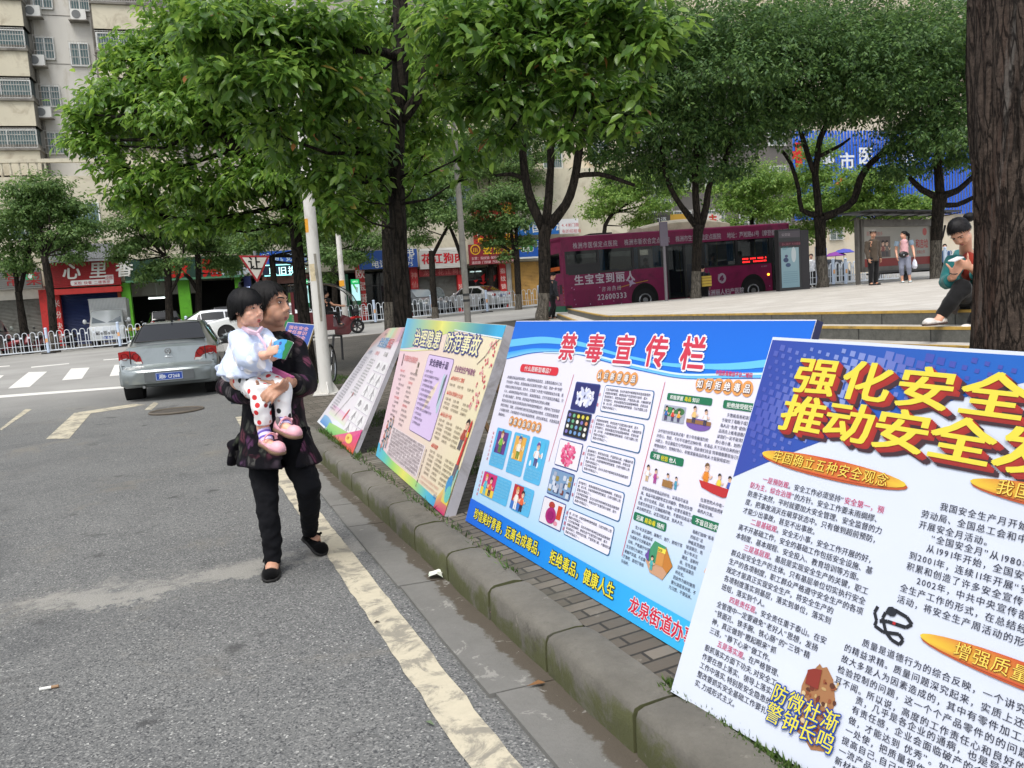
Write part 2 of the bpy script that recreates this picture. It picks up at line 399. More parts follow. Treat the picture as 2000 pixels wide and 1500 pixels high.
for i in range(-8, 22):
    t0, t1 = i * .62, i * .62 + .612; z0 = .012 + rr.random() * .006; j = rr.random() * .012; s0 = .868 + rr.random() * .02
    mb.hexa([st(s0, t0, -.1), st(1.14, t0, -.1), st(1.14, t1, -.1), st(s0 + j, t1, -.1), st(s0, t0, z0), st(1.14, t0, z0 - .01), st(1.14, t1, z0 - .01), st(s0 + j, t1, z0)])
kind(mb.build('gutter', conc('gutter_concrete', (.15, .148, .135), (.22, .215, .20), wet=1), smooth=False))
# kerb of worn stones
mb = MB(); tt = -4.4
while tt < 24:
    L = .56 + rr.random() * .04; pts = []
    for i in range(9):
        k = i / 8; t = tt + .009 + (L - .018) * k; e = .006 * math.sin(math.pi * k); dz = (rr.random() - .5) * .008; x = -.09 * max(0, abs(k - .5) * 2 - .86)
        cs = max(0, t - 16); off = .03 * cs * cs
        p0 = st(1.2, t); g = G(p0.x, p0.y)
        prof = [(1.118, -.1), (1.116 - e, .07), (1.119 - e, .138 + x), (1.130, .156 + x), (1.15, .163 + x + dz * .5), (1.24, .167 + x + dz), (1.277, .163 + x), (1.285, .1), (1.285, -.1)]
        pts.append([st(s + off + (rr.random() - .5) * .006, t, z + g) for s, z in prof])
    mb.loft(pts); tt += L
kind(mb.build('kerb', conc('kerb_stone', (.10, .093, .077), (.20, .188, .16), moss=.85), ang=50))
# brick pavement
def paver():
    m, n, l, b = nodes('brick_paving'); co, s, t = stmap(n, l)
    mp = n.new('ShaderNodeMapping'); mp.inputs['Rotation'].default_value = (0, 0, R(0)); l.new(co, mp.inputs[0])
    br = n.new('ShaderNodeTexBrick'); l.new(mp.outputs[0], br.inputs['Vector']); br.inputs['Scale'].default_value = 1; br.inputs['Brick Width'].default_value = .205; br.inputs['Row Height'].default_value = .072
    br.inputs['Mortar Size'].default_value = .006; br.inputs['Mortar Smooth'].default_value = .3; br.inputs['Bias'].default_value = -.3
    br.inputs['Color1'].default_value = (.10, .085, .066, 1); br.inputs['Color2'].default_value = (.215, .19, .155, 1); br.inputs['Mortar'].default_value = (.028, .025, .02, 1)
    c = mix(n, l, mth(n, l, 'MULTIPLY', sstep(n, l, noi(n, l, co, 1.7, 8, .7), .45, .7), .7), br.outputs['Color'], (.07, .066, .05))
    c = mix(n, l, mth(n, l, 'MULTIPLY', sstep(n, l, noi(n, l, co, 6, 8, .75), .58, .66), .35), c, (.32, .29, .24))
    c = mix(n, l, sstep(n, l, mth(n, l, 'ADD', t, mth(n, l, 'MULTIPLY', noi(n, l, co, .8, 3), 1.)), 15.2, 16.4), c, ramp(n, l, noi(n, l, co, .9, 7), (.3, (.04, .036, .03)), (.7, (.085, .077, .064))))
    l.new(c, b.inputs['Base Color']); b.inputs['Roughness'].default_value = .8
    x = mth(n, l, 'ADD', mth(n, l, 'MULTIPLY', br.outputs['Fac'], -1.), mth(n, l, 'MULTIPLY', noi(n, l, co, 30, 5), .4)); bump(n, l, b, x, .8, .012); return m
ss = [1.278, 1.45, 1.8, 2.4, 3.2, 4, 5, 6, 7, 8, 9.5, 11, 13, 16, 20, 25, 32, 40]; vs = []
for s in ss:
    for j in range(41):
        t = -8 + (tmax(s) - .02 + 8) * j / 40; cs = max(0, t - 16) if s < 1.5 else 0
        p = st(s, t); vs.append((p.x, p.y, SW(p.x, p.y)))
fs = [(i * 41 + j, (i + 1) * 41 + j, (i + 1) * 41 + j + 1, i * 41 + j + 1) for i in range(len(ss) - 1) for j in range(40)]
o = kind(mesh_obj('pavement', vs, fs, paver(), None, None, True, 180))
mb = MB(); c_ = []                                       # kerb along the cross street
for i in range(80):
    s = 1.3 + i * .5; p = st(s, tmax(s)); q = st(s + .1, tmax(s + .1)); d = (q - p).normalized(); nn = V((-d.y, d.x, 0)); z = SW(p.x, p.y); g = G(p.x, p.y)
    c_.append([V((*(p - nn * .14).xy, z + .004)), V((*(p - nn * .14).xy, g - .1)), V((*(p + nn * .03).xy, g - .1)), V((*(p + nn * .03).xy, z - .01)), V((*(p + nn * .01).xy, z + .006))])
mb.loft(c_); kind(mb.build('cross_street_kerb', mat('far_kerb', (118, 112, 100), .8, vs=2)))
# raised plaza: top slab and two steps, yellow painted nosings
PL = [(7.45, -14), (7.5, 6), (7.9, 13.9), (12.3, 24.2), (45, 21.5), (45, -14)]
def slabmat():
    m, n, l, b = nodes('plaza_stone'); co, s, t = stmap(n, l)
    br = n.new('ShaderNodeTexBrick'); l.new(co, br.inputs['Vector']); br.inputs['Scale'].default_value = 1; br.inputs['Brick Width'].default_value = .6; br.inputs['Row Height'].default_value = .3
    br.inputs['Mortar Size'].default_value = .005; br.inputs['Color1'].default_value = (.46, .425, .375, 1); br.inputs['Color2'].default_value = (.57, .54, .49, 1); br.inputs['Mortar'].default_value = (.2, .18, .16, 1); br.offset = .5
    c = mix(n, l, mth(n, l, 'MULTIPLY', sstep(n, l, noi(n, l, co, .8, 8, .7), .5, .75), .45), br.outputs['Color'], (.3, .275, .235))
    l.new(c, b.inputs['Base Color']); b.inputs['Roughness'].default_value = .6; bump(n, l, b, br.outputs['Fac'], -.3, .005); return m
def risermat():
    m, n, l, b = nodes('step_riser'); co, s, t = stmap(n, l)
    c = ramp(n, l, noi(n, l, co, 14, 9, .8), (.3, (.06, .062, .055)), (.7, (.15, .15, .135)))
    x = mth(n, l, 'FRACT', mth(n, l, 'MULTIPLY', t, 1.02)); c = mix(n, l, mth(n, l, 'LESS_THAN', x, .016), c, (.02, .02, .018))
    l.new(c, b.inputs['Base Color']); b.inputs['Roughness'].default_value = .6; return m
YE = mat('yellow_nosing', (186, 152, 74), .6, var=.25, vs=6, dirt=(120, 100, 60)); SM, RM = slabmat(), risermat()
def offset(pts, d):
    r = []
    for i in range(len(pts)):
        a, b, c = V(pts[i - 1]).to_3d(), V(pts[i]).to_3d(), V(pts[(i + 1) % len(pts)]).to_3d()
        n1 = (b - a).normalized(); n2 = (c - b).normalized(); n1 = V((-n1.y, n1.x, 0)); n2 = V((-n2.y, n2.x, 0)); m_ = (n1 + n2).normalized()
        q = b + m_ * d / max(.3, m_.dot(n1)); r.append((q.x, q.y))
    return r
def step(name, pts, dz, bot, edge=5):
    mb = MB(); P3 = []
    dn = []
    for i in range(len(pts)):
        a, b = pts[i], pts[(i + 1) % len(pts)]; k = max(1, int(math.hypot(b[0] - a[0], b[1] - a[1]) / 2))
        dn += [(a[0] + (b[0] - a[0]) * j / k, a[1] + (b[1] - a[1]) * j / k) for j in range(k)]
    n = len(dn)
    for s, t in dn: p = st(s, t); P3.append(V((p.x, p.y, PZ(p.x, p.y) + dz)))
    c = sum((p for p in P3), V()) / n; c.z = PZ(c.x, c.y) + dz
    lo = [V((p.x, p.y, p.z - bot)) for p in P3]
    o = len(mb.v); mb.v += P3 + lo
    mb.f.append(tuple(range(n))); mb.m.append(0)
    for i in range(n): mb.f.append((i, n + i, n + (i + 1) % n, (i + 1) % n)); mb.m.append(1)
    inn = []; 
    for (s, t) in offset(dn, -.055): p = st(s, t); inn.append(V((p.x, p.y, PZ(p.x, p.y) + dz + .005)))
    out = [];
    for (s, t) in offset(dn, .004): p = st(s, t); out.append(V((p.x, p.y, PZ(p.x, p.y) + dz + .005)))
    low = [p - V((0, 0, .028)) for p in out]
    for i in range(n):
        j = (i + 1) % n
        mb.add([inn[i], inn[j], out[j], out[i]], [(0, 1, 2, 3)], 2); mb.add([out[i], out[j], low[j], low[i]], [(0, 1, 2, 3)], 2)
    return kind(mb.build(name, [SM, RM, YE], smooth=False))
step('plaza', PL, 0, 1.0); step('plaza_step', offset(PL, .36), -.15, .9); step('plaza_step', offset(PL, .72), -.30, .8)
# ================================================================ BUILDINGS AND SHOPS
def fbox(mb, a0, a1, z0, z1, b0, b1, mi=0):
    return mb.hexa([ab(a0, b0, z0), ab(a1, b0, z0), ab(a1, b1, z0), ab(a0, b1, z0), ab(a0, b0, z1), ab(a1, b0, z1), ab(a1, b1, z1), ab(a0, b1, z1)], mi)
CREAM = mat('cream_render', (196, 189, 168), .85, var=.1, vs=.5, dirt=(165, 155, 135), bs=30, bst=.1)
PALE = mat('pale_grey_render', (194, 191, 183), .85, var=.08, vs=.6, dirt=(172, 165, 150), stretch=(1, 1, .25))
GREYW = mat('grey_concrete', (120, 116, 108), .85, var=.2, vs=.6, dirt=(80, 76, 70))
WHF = mat('white_window_frame', (215, 218, 215), .5, var=.05); DKF = mat('dark_metal', (45, 46, 47), .5, var=.15)
RUST = mat('grille_bars', (175, 172, 165), .6, var=.25, vs=4)
GLS = glassm('window_glass', (70, 95, 95), .08, 0); GLD = glassm('shop_glass', (30, 36, 38), .05, .5)
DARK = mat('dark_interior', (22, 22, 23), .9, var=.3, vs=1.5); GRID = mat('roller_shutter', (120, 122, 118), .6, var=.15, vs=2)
def window(par, a, z, w_, h, b, bars=True, cols=2, name='window'):
    mb = MB(); t = .06
    for q in ((a, a + w_, z, z + t), (a, a + w_, z + h - t, z + h), (a, a + t, z + t, z + h - t), (a + w_ - t, a + w_, z + t, z + h - t)): fbox(mb, *q, b - .05, b + .05)
    for i in range(1, cols): x = a + w_ * i / cols; fbox(mb, x - .03, x + .03, z + t, z + h - t, b - .045, b + .045)
    if bars:
        n = max(3, int(w_ / .13))
        for i in range(n + 1): x = a + w_ * i / n; fbox(mb, x - .009, x + .009, z + .02, z + h + .06, b - .22, b - .2, 1)
        for i in range(4): y = z + .03 + (h) * i / 3; fbox(mb, a - .02, a + w_ + .02, y - .014, y + .014, b - .20, b - .18, 1)
        for x in (a, a + w_): fbox(mb, x - .012, x + .012, z, z + .03, b - .2, b, 1)
    o = mb.build(name, [WHF, RUST], par, smooth=False)
    m2 = MB(); fbox(m2, a + .05, a + w_ - .05, z + .05, z + h - .05, b + .01, b + .02); m2.build('pane', GLS, o, smooth=False); return o
# --- apartment tower behind the left shops
TB = 11.0; rr = random.Random(11)
bt = thing('apartment_building', 'cream apartment block with protruding bays and barred windows above the left shops', 'building', ab(-30, TB, 0))
bt.location = (0, 0, 0)
a_bay = fac(64, 190, TB - 1.3)[0]; a_rec1 = fac(160, 80, TB)[0]; zf = [fac(25, y, TB - 1.3)[1] for y in (290, 193, 95)]; sh = (zf[2] - zf[0]) / 2
zb0 = zf[0]; a_r2 = fac(316, 30, TB - 1.3)[0]; a_l2 = fac(180, 30, TB - 1.3)[0]
mb = MB(); fbox(mb, a_bay - 12, a_r2 + .3, 3.2, 26, TB, TB + 10); w0 = mb.build('wall', PALE, bt, smooth=False)
for (x0, x1) in ((a_bay - 6.0, a_bay), (a_l2, a_r2)):
    for k in range(-1, 5):
        z = zb0 + sh * k
        m2 = MB(); fbox(m2, x0, x1, z - 1.45, z - .12, TB - 1.3, TB - .01); fbox(m2, x0 - .08, x1 + .08, z - .12, z, TB - 1.42, TB - .01, 1); fbox(m2, x0 - .03, x1 + .03, z - sh + 2.9, z - 1.45, TB - 1.25, TB - .01, 1)
        m2.build('bay_spandrel', [CREAM, GREYW], bt, smooth=False)
        window(bt, x0 + .05, z + .02, (x1 - x0) - .1, sh - 1.65, TB - 1.2, True, 4 if x1 - x0 > 4 else 3)
        m2 = MB(); fbox(m2, x0 + .1, x1 - .1, z, z + sh - 1.4, TB - .6, TB - .02); m2.build('room', mat('room_shade', (95, 105, 105), .9), bt, smooth=False)
for px, py, wd, ht in ((66, 18, 1.0, 1.3), (137, 22, 1.05, 1.4), (71, 117, 1.0, 1.25), (140, 130, 1.0, 1.3), (81, 210, 1.05, 1.2), (150, 226, 1.0, 1.25), (93, 302, 1.0, 1.25), (160, 320, 1.0, 1.25)):
    a, z = fac(px, py, TB); window(bt, a, z, wd, ht, TB - .06)
for a in [a_bay + .15, a_l2 - .2]:
    m2 = MB(); m2.tube([ab(a, TB - .12, 4), ab(a, TB - .12, 26)], .07, 8); m2.build('drainpipe', GREYW, bt)
m2 = MB()
for k in range(6): z = zb0 - .4 + sh * k; fbox(m2, a_bay + .02, a_l2 - .02, z, z + .03, TB - .02, TB + .02)
m2.build('facade_joint', GREYW, bt, smooth=False)
def aircon(px, py, b, lab):
    a, z = fac(px, py, b); t = thing('air_conditioner', lab, 'air conditioner', ab(a, b, z), math.atan2(FD.y, FD.x))
    m = MB(); m.box(0, -.34, .1, .8, 0, .68); m.build('casing', mat('ac_white', (212, 212, 206), .5, var=.06), t, smooth=False)
    m = MB(); m.cyl((.3, -.345, .39), (.3, -.36, .39), .23, 20)
    m.build('fan_grille', mat('ac_grille', (105, 108, 108), .6), t)
    m = MB(); m.box(-.02, -.4, .06, .06, 0, .1); m.box(.72, -.4, .06, .8, 0, .1); m.box(-.1, -.5, 0, .9, 0, .05); m.build('bracket', GREYW, t, smooth=False)
aircon(141, 45, TB, 'white air conditioner box under the top barred window beside the leafy tree'); aircon(51, 38, TB - .2, 'air conditioner on the wall beside the topmost cream bay')
aircon(60, 134, TB - .2, 'air conditioner with grey grille beside the second cream bay from the top'); aircon(73, 235, TB - .2, 'white air conditioner beside the lowest visible barred bay window')
# --- podium floor over the shops, balustrade
BF = 8.4; aL, aR = -48, 13.5
zt = fac(60, 345, BF)[1]; zs = 4.1
pod = thing('shop_row', 'two storey row of shops with shutters, pillars and grey canopy across the street', 'building', (0, 0, 0))
mb = MB(); fbox(mb, aL, aR, zs - .15, zt, BF, BF + 8); mb.build('wall', CREAM, pod, smooth=False)
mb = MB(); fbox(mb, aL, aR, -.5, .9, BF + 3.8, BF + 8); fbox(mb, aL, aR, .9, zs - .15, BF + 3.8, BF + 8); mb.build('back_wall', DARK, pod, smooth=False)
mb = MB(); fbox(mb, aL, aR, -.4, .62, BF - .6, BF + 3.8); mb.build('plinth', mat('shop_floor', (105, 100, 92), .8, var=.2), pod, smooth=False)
mb = MB()
for i in range(60):
    a = aL + .5 + i * .42
    if a > fac(230, 340, BF)[0]: break
    mb.tube([ab(a, BF + .1, zt), ab(a, BF + .1, zt + .2), ab(a, BF + .1, zt + .55), ab(a, BF + .1, zt + .75)], [.07, .1, .05, .07], 6)
fbox(mb, aL, fac(230, 340, BF)[0], zt + .75, zt + .95, BF, BF + .22); mb.build('balustrade', CREAM, pod)
for px, py, wd, ht in ((20, 470, 1.6, 1.5), (133, 455, 1.7, 1.6), (330, 470, 1.8, 1.5), (440, 470, 1.8, 1.5), (560, 440, 1.8, 1.5), (640, 440, 1.8, 1.5), (800, 420, 1.8, 1.5), (870, 410, 1.8, 1.5)):
    a, z = fac(px, py, BF); window(pod, a, z, wd, ht, BF - .05, False)
a0, a1 = fac(90, 500, BF)[0], fac(225, 500, BF)[0]; zq = fac(180, 506, BF - 1)[1]
mb = MB(); n = 40
for i in range(n):
    x0, x1 = a0 + (a1 - a0) * i / n, a0 + (a1 - a0) * (i + 1) / n
    mb.add([ab(x0, BF - 1.1, zq), ab((x0 + x1) / 2, BF - 1.1, zq + .06), ab((x0 + x1) / 2, BF, zq + .96), ab(x0, BF, zq + .9)], [(0, 1, 2, 3)]); mb.add([ab((x0 + x1) / 2, BF - 1.1, zq + .06), ab(x1, BF - 1.1, zq), ab(x1, BF, zq + .9), ab((x0 + x1) / 2, BF, zq + .96)], [(0, 1, 2, 3)])
fbox(mb, a0, a1, zq - .12, zq - .01, BF - 1.15, BF - 1.0); mb.build('corrugated_canopy', mat('grey_corrugated', (120, 122, 124), .5, var=.2, vs=2), pod, smooth=False)
# sign boards, pillars, shutters of each shop: helper takes pixel corners on its plane
def prf(b, off=0):
    return lambda u, v, h: ab(u, b - h * .004 - off, v)
def board(name, label, cat, x0, y0, x1, y1, b, bg, dr=None, depth=.18, tilt=None, rib=0, m=None, edge=(200, 200, 200), grp=None):
    """a sign: panel with depth plus its lettering, corners given as seen in the street elevation"""
    a0, z1 = fac(x0, y0, b); a1, z0 = fac(x1, y1, b); ym = fac((x0 + x1) / 2, (y0 + y1) / 2, b)[1]
    z0 = fac(x0, y0 + (y1 - y0), b)[1] if tilt is None else z0
    t = thing(name, label, cat, (0, 0, 0), 0, grp)
    mb = MB(); fbox(mb, a0, a1, z0, z1, b, b + depth)
    if rib:
        k = int((z1 - z0) / rib)
        for i in range(k): fbox(mb, a0 + .01, a1 - .01, z0 + rib * i, z0 + rib * (i + .5), b - .03, b - .001)
    mb.build('panel', m or mat('board_' + '_'.join(map(str, bg)), bg, .5, var=.12, vs=1.5), t, smooth=False)
    if dr:
        p = Pr(prf(b, .035 if rib else .0)); dr(p, a0, a1, z0, z1); p.build('lettering', t)
    return t
def shutter(px0, px1, b, z1, m, name='roller_shutter'):
    a0, a1 = fac(px0, 580, b)[0], fac(px1, 580, b)[0]; mb = MB(); n = 36
    for i in range(n):
        zz0, zz1 = .6 + (z1 - .6) * i / n, .6 + (z1 - .6) * (i + 1) / n
        mb.add([ab(a0, b, zz0), ab(a1, b, zz0), ab(a1, b - .035, (zz0 + zz1) / 2), ab(a0, b - .035, (zz0 + zz1) / 2), ab(a1, b, zz1), ab(a0, b, zz1)], [(0, 1, 2, 3), (3, 2, 4, 5)])
    mb.build(name, m, pod, smooth=False)
def pillar(px0, px1, b, z1, col, txt=None, tc=(235, 232, 225), pitch=.5, em=.42):
    a0, a1 = fac(px0, 590, b)[0], fac(px1, 590, b)[0]; mb = MB(); fbox(mb, a0, a1, .2, z1, b, BF + .3); o = mb.build('pillar', mat('pillar_' + '_'.join(map(str, col)), col, .6, var=.12, vs=2, dirt=tuple(int(c * .75) for c in col)), pod, smooth=False)
    if txt: p = Pr(prf(b)); p.text(txt, (a0 + a1) / 2 - em * .5, z1 - .95, em, tc, 1, .02, vert=True, pitch=pitch); p.build('lettering', o)
zo = zs - .15
GS = mat('grey_shutter', (108, 108, 102), .6, var=.15, vs=1.5, dirt=(80, 78, 70)); BS = mat('blue_shutter', (28, 44, 88), .55, var=.2, vs=1.5); YS = mat('yellow_shutter', (178, 140, 74), .6, var=.15, vs=1.5, dirt=(140, 108, 60))
shutter(-60, 82, BF + .1, 3.3, GS); shutter(112, 236, BF + .1, 3.6, BS); shutter(820, 898, BF + .1, 3.4, GS); shutter(1002, 1060, BF + .1, 3.9, YS)
mb = MB(); fbox(mb, fac(-60, 570, BF)[0], fac(88, 570, BF)[0], 3.3, zo, BF + .05, BF + .3); mb.build('lintel', mat('lintel_white', (196, 192, 182), .7), pod, smooth=False)
RED, GRN = (176, 30, 30), (98, 178, 40)
pillar(77, 93, BF - .25, 3.75, (190, 40, 36)); pillar(100, 117, BF - .26, 3.75, (188, 38, 36), '米粉快餐', (222, 214, 205), .62)
pillar(231, 238, BF - .2, 3.9, (178, 92, 44)); pillar(239, 257, BF - .25, 3.9, GRN); pillar(350, 373, BF - .25, 3.9, GRN); pillar(462, 474, BF - .25, 3.9, GRN)
pillar(480, 494, BF - .3, 3.9, (24, 38, 92)); pillar(596, 604, BF - .25, 3.6, (150, 152, 150)); pillar(676, 684, BF - .2, 3.7, (20, 82, 58)); pillar(700, 716, BF - .25, 4.4, (178, 40, 38), '欧宝橱柜', (238, 226, 218), .74, .6)
pillar(806, 820, BF - .25, 4.2, (166, 30, 34), '神仙狗肉', (205, 140, 130), .58); pillar(897, 910, BF - .25, 3.3, (190, 34, 38), '狗肉香', (226, 190, 180), .62); pillar(980, 992, BF - .2, 4.2, (172, 30, 32), '指纹锁', (230, 214, 205), .5, .36); pillar(993, 1002, BF - .15, 4.2, (150, 146, 138))
# glazed fronts
for x0, x1 in ((494, 596), (604, 640), (716, 806), (911, 980)):
    a0, a1 = fac(x0, 580, BF)[0], fac(x1, 580, BF)[0]; mb = MB(); fbox(mb, a0, a1, .7, 3.7, BF + .4, BF + .42); mb.build('shop_window', GLD, pod, smooth=False)
    mb = MB(); k = 3
    for i in range(k + 1): x = a0 + (a1 - a0) * i / k; fbox(mb, x - .04, x + .04, .65, 3.75, BF + .34, BF + .39)
    fbox(mb, a0, a1, 2.9, 2.98, BF + .34, BF + .385); mb.build('glazing_bar', DKF, pod, smooth=False)
LAMP = mat('lit_tube', (232, 246, 240), .4, var=0, emit=3.0)
for x0, x1, y in ((290, 324, 583), (918, 940, 531), (948, 962, 560)):
    a0, z = fac(x0, y, BF + 1.2); a1 = fac(x1, y, BF + 1.2)[0]; t = thing('tube_light', {290: 'lit fluorescent tube inside the green pillared shop', 918: 'lit tube lamp inside the lock shop doorway', 948: 'small lit lamp deeper inside the lock shop'}[x0], 'lamp', ab(a0, BF + 1.2, z))
    t.location = (0, 0, 0); mb = MB(); mb.cyl(ab(a0, BF + 1.2, z), ab(a1, BF + 1.2, z), .035, 8); mb.build('tube', LAMP, t); mb = MB(); fbox(mb, a0, a1, z + .05, z + .12, BF + 1.15, BF + 1.25); fbox(mb, (a0 + a1) / 2 - .02, (a0 + a1) / 2 + .02, z + .12, zo + .05, BF + 1.18, BF + 1.22); mb.build('housing', WHF, t, smooth=False)
W_ = (236, 236, 230)
board('shop_sign', 'grey slatted shop sign with faded red characters and green emblem, leftmost over the shutter', 'sign', -70, 530, 84, 570, BF - .6, (112, 112, 108), lambda p, a0, a1, z0, z1: (p.text('家常菜馆', a0 + .8, z0 + .22, .78, (150, 34, 34), 1, .02, pitch=1.0), p.rr(a1 - .75, z0 + .45, a1 - .3, z0 + .85, .1, (70, 160, 110), 1), p.ell(a1 - .52, z0 + .65, .1, .13, (225, 235, 228), 2)), rib=.11)
board('shop_sign', 'red slatted noodle shop sign with large white characters over the blue shutter', 'sign', 93, 514, 238, 563, BF - .6, (150, 20, 26), lambda p, a0, a1, z0, z1: (p.text('心里香', a0 + .62, z0 + .5, .92, W_, 2, .035, pitch=1.32, sl=.12), p.rr(a0 + 1.0, z0 + .06, a0 + 3.15, z0 + .34, .08, (238, 236, 236), 1), p.text('米粉 快餐 二楼雅座', a0 + 1.15, z0 + .11, .19, (190, 50, 70), 2, .02, pitch=.21), p.rect(a1 - .78, z0 + .28, a1 - .35, z0 + .56, (232, 214, 214), 1), p.text('小吃', a1 - .76, z0 + .34, .19, (180, 40, 50), 2)), rib=.1)
mb = MB(); a0 = fac(93, 570, BF - .7)[0]; a1 = fac(238, 570, BF - .7)[0]; zz = fac(165, 566, BF - .7)[1]
tt_ = thing('sign_fascia', 'plain red fascia beam under the red noodle shop sign', 'fascia', (0, 0, 0)); fbox(mb, a0, a1, zz - .2, zz + .1, BF - .7, BF - .2); mb.build('beam', mat('red_fascia', (176, 42, 38), .6, var=.15), tt_, smooth=False)
board('shop_sign', 'dark green shop sign with big red characters half hidden by trees', 'sign', 240, 508, 478, 553, BF - .6, (24, 58, 46), lambda p, a0, a1, z0, z1: (p.text('致翔', fac(333, 530, BF)[0], z0 + .22, 1.05, (205, 36, 34), 2, .05, pitch=1.75), p.text('汽车美容装饰', fac(412, 530, BF)[0], z0 + .18, .42, (214, 228, 238), 2, .03, pitch=.44), p.rect(a0, z0, a1, z0 + .12, (88, 140, 108), 1, cell=2)))
board('shop_sign', 'bright blue phone shop sign above the lit text panel', 'sign', 494, 492, 600, 517, BF - .6, (22, 84, 180), lambda p, a0, a1, z0, z1: p.text('手机数码', a0 + .4, z0 + .15, .55, (190, 215, 240), 1, .03, pitch=.7))
board('led_sign', 'lit scrolling text panel with pale characters and dotted border behind the yield sign', 'led sign', 512, 517, 572, 541, BF - .75, (14, 34, 56), None)
a0, z1 = fac(512, 517, BF - .75); a1, z0 = fac(572, 537, BF - .75); lt = [o for o in bpy.data.objects if o.get('category') == 'led sign'][0]
p = Pr(prf(BF - .75)); p.text('以旧换新', a0 + .3, z0 + .1, .5, (190, 250, 250), 1, .02, pitch=.56)
for i in range(26): x = a0 + .1 + i * (a1 - a0 - .2) / 25; p.rect(x - .03, z0 + .0, x + .03, z0 + .05, (150, 240, 240), 1, cell=1); p.rect(x - .03, z1 - .08, x + .03, z1 - .03, (150, 240, 240), 1, cell=1)
p.build('lettering', lt, printm('lit_ink', .5, 1.3))
board('shop_banner', 'faded brown strip of small characters under the lit text panel', 'banner', 512, 541, 600, 556, BF - .3, (112, 74, 66), lambda p, a0, a1, z0, z1: (p.text('手机维修 贴膜 充值缴费 以旧换新', a0 + .1, z0 + .3, .2, (160, 110, 96), 1), p.text('分期付款 号码办理 快速维修', a0 + .1, z0 + .06, .2, (160, 110, 96), 1)))
a0, z0 = fac(482, 566, BF - .3)
t = thing('lit_logo', 'small glowing white letters on the dark blue pillar', 'sign', (0, 0, 0)); p = Pr(prf(BF - .3)); p.text('VIVO', a0 + .02, z0 - .02, .3, (200, 215, 255), 1, .02, sx=.75, pitch=.2); p.build('lettering', t, printm('lit_ink'))
def phone_panel(x0, y0, x1, y1, lab):
    b = BF - .5; a0, z1 = fac(x0, y0, b); a1, _ = fac(x1, y0, b); z0 = fac(x0 + 3, y1, b)[1]
    t = thing('light_box', lab, 'light box', (0, 0, 0)); mb = MB(); fbox(mb, a0 - .03, a1 + .03, z0 - .25, z1 + .03, b, b + .2); fbox(mb, a0 + .1, a0 + .2, .55, z0 - .24, b + .05, b + .15); fbox(mb, a1 - .2, a1 - .1, .55, z0 - .24, b + .05, b + .15); mb.build('case', mat('green_case', (16, 104, 62), .5), t, smooth=False)
    p = Pr(prf(b)); p.rect(a0, z1 - .28, a1, z1, (28, 170, 92), 1, cell=1); p.rect(a0, z0, a1, z1 - .3, (176, 222, 224), 1, cell=1); p.text('OPPO', a0 + .08, z1 - .2, .16, (210, 245, 225), 2, .02, pitch=.14 * .9)
    m_ = (a0 + a1) / 2; zz = (z0 + z1) / 2 + .1; p.poly([(m_ - .16, zz + .22), (m_ - .08, zz + .28), (m_ + .08, zz - .05), (m_, zz - .1)], (60, 160, 60), 2); p.poly([(m_ + .02, zz + .1), (m_ + .14, zz + .05), (m_ + .1, zz - .28), (m_ - .0, zz - .2)], (130, 150, 150), 2); p.build('advert', t, printm('lit_ad', .4, .6))
phone_panel(685, 546, 701, 588, 'tall lit phone advert panel with green header beside the red cabinet shop column'); phone_panel(591, 546, 600, 592, 'narrow lit green phone advert panel behind the bark trunk and the white pole')
board('shop_sign', 'blue shop sign with white digits ending beside the white slatted sign', 'sign', 700, 491, 817, 527, BF - .6, (36, 78, 150), lambda p, a0, a1, z0, z1: (p.text('充电', a1 - 1.35, z0 + .75, .6, W_, 1, .03), p.text('车配件', a1 - 1.3, z0 + .42, .36, W_, 1, .02), p.text('975', a1 - .9, z0 + .06, .38, W_, 1, .02), p.text('电话：', a0 + .7, z0 + .1, .5, W_, 1, .03), p.text('推拉', a0 + 1.9, z0 + .6, .45, W_, 1, .02)))
board('shop_sign', 'white slatted restaurant sign with four large red characters', 'sign', 818, 486, 904, 526, BF - .6, (206, 204, 198), lambda p, a0, a1, z0, z1: p.text('花江狗肉', a0 + .1, z0 + .35, .68, (196, 26, 40), 2, .045, pitch=.70), rib=.1)
board('shop_banner', 'dark red cloth banner with dim characters under the white slatted sign', 'banner', 818, 527, 898, 541, BF - .3, (130, 28, 32), lambda p, a0, a1, z0, z1: p.text('龙江花江狗肉', a0 + .25, z0 + .08, .4, (190, 110, 104), 1, .02, pitch=.47))
board('shop_sign', 'dark red lock shop sign with yellow characters and round emblem', 'sign', 915, 478, 1006, 518, BF - .7, (118, 18, 30), lambda p, a0, a1, z0, z1: (p.ell(a0 + .42, z0 + .95, .33, .33, (222, 176, 40), 1), p.ell(a0 + .42, z0 + .95, .26, .26, (118, 18, 30), 2), p.text('ili', a0 + .26, z0 + .8, .4, (222, 176, 40), 3, .03, pitch=.2), p.text('金点原子', a0 + .9, z0 + .68, .62, (232, 190, 34), 2, .045, pitch=.66), p.text('主营：指纹锁 保险柜 防盗门 防盗锁', a0 + .12, z0 + .33, .2, (220, 190, 190), 1, .02, pitch=.2), p.text('遥控锁 门禁锁 汽车锁 摩托车锁', a0 + .12, z0 + .06, .2, (220, 190, 190), 1, .02, pitch=.2)))
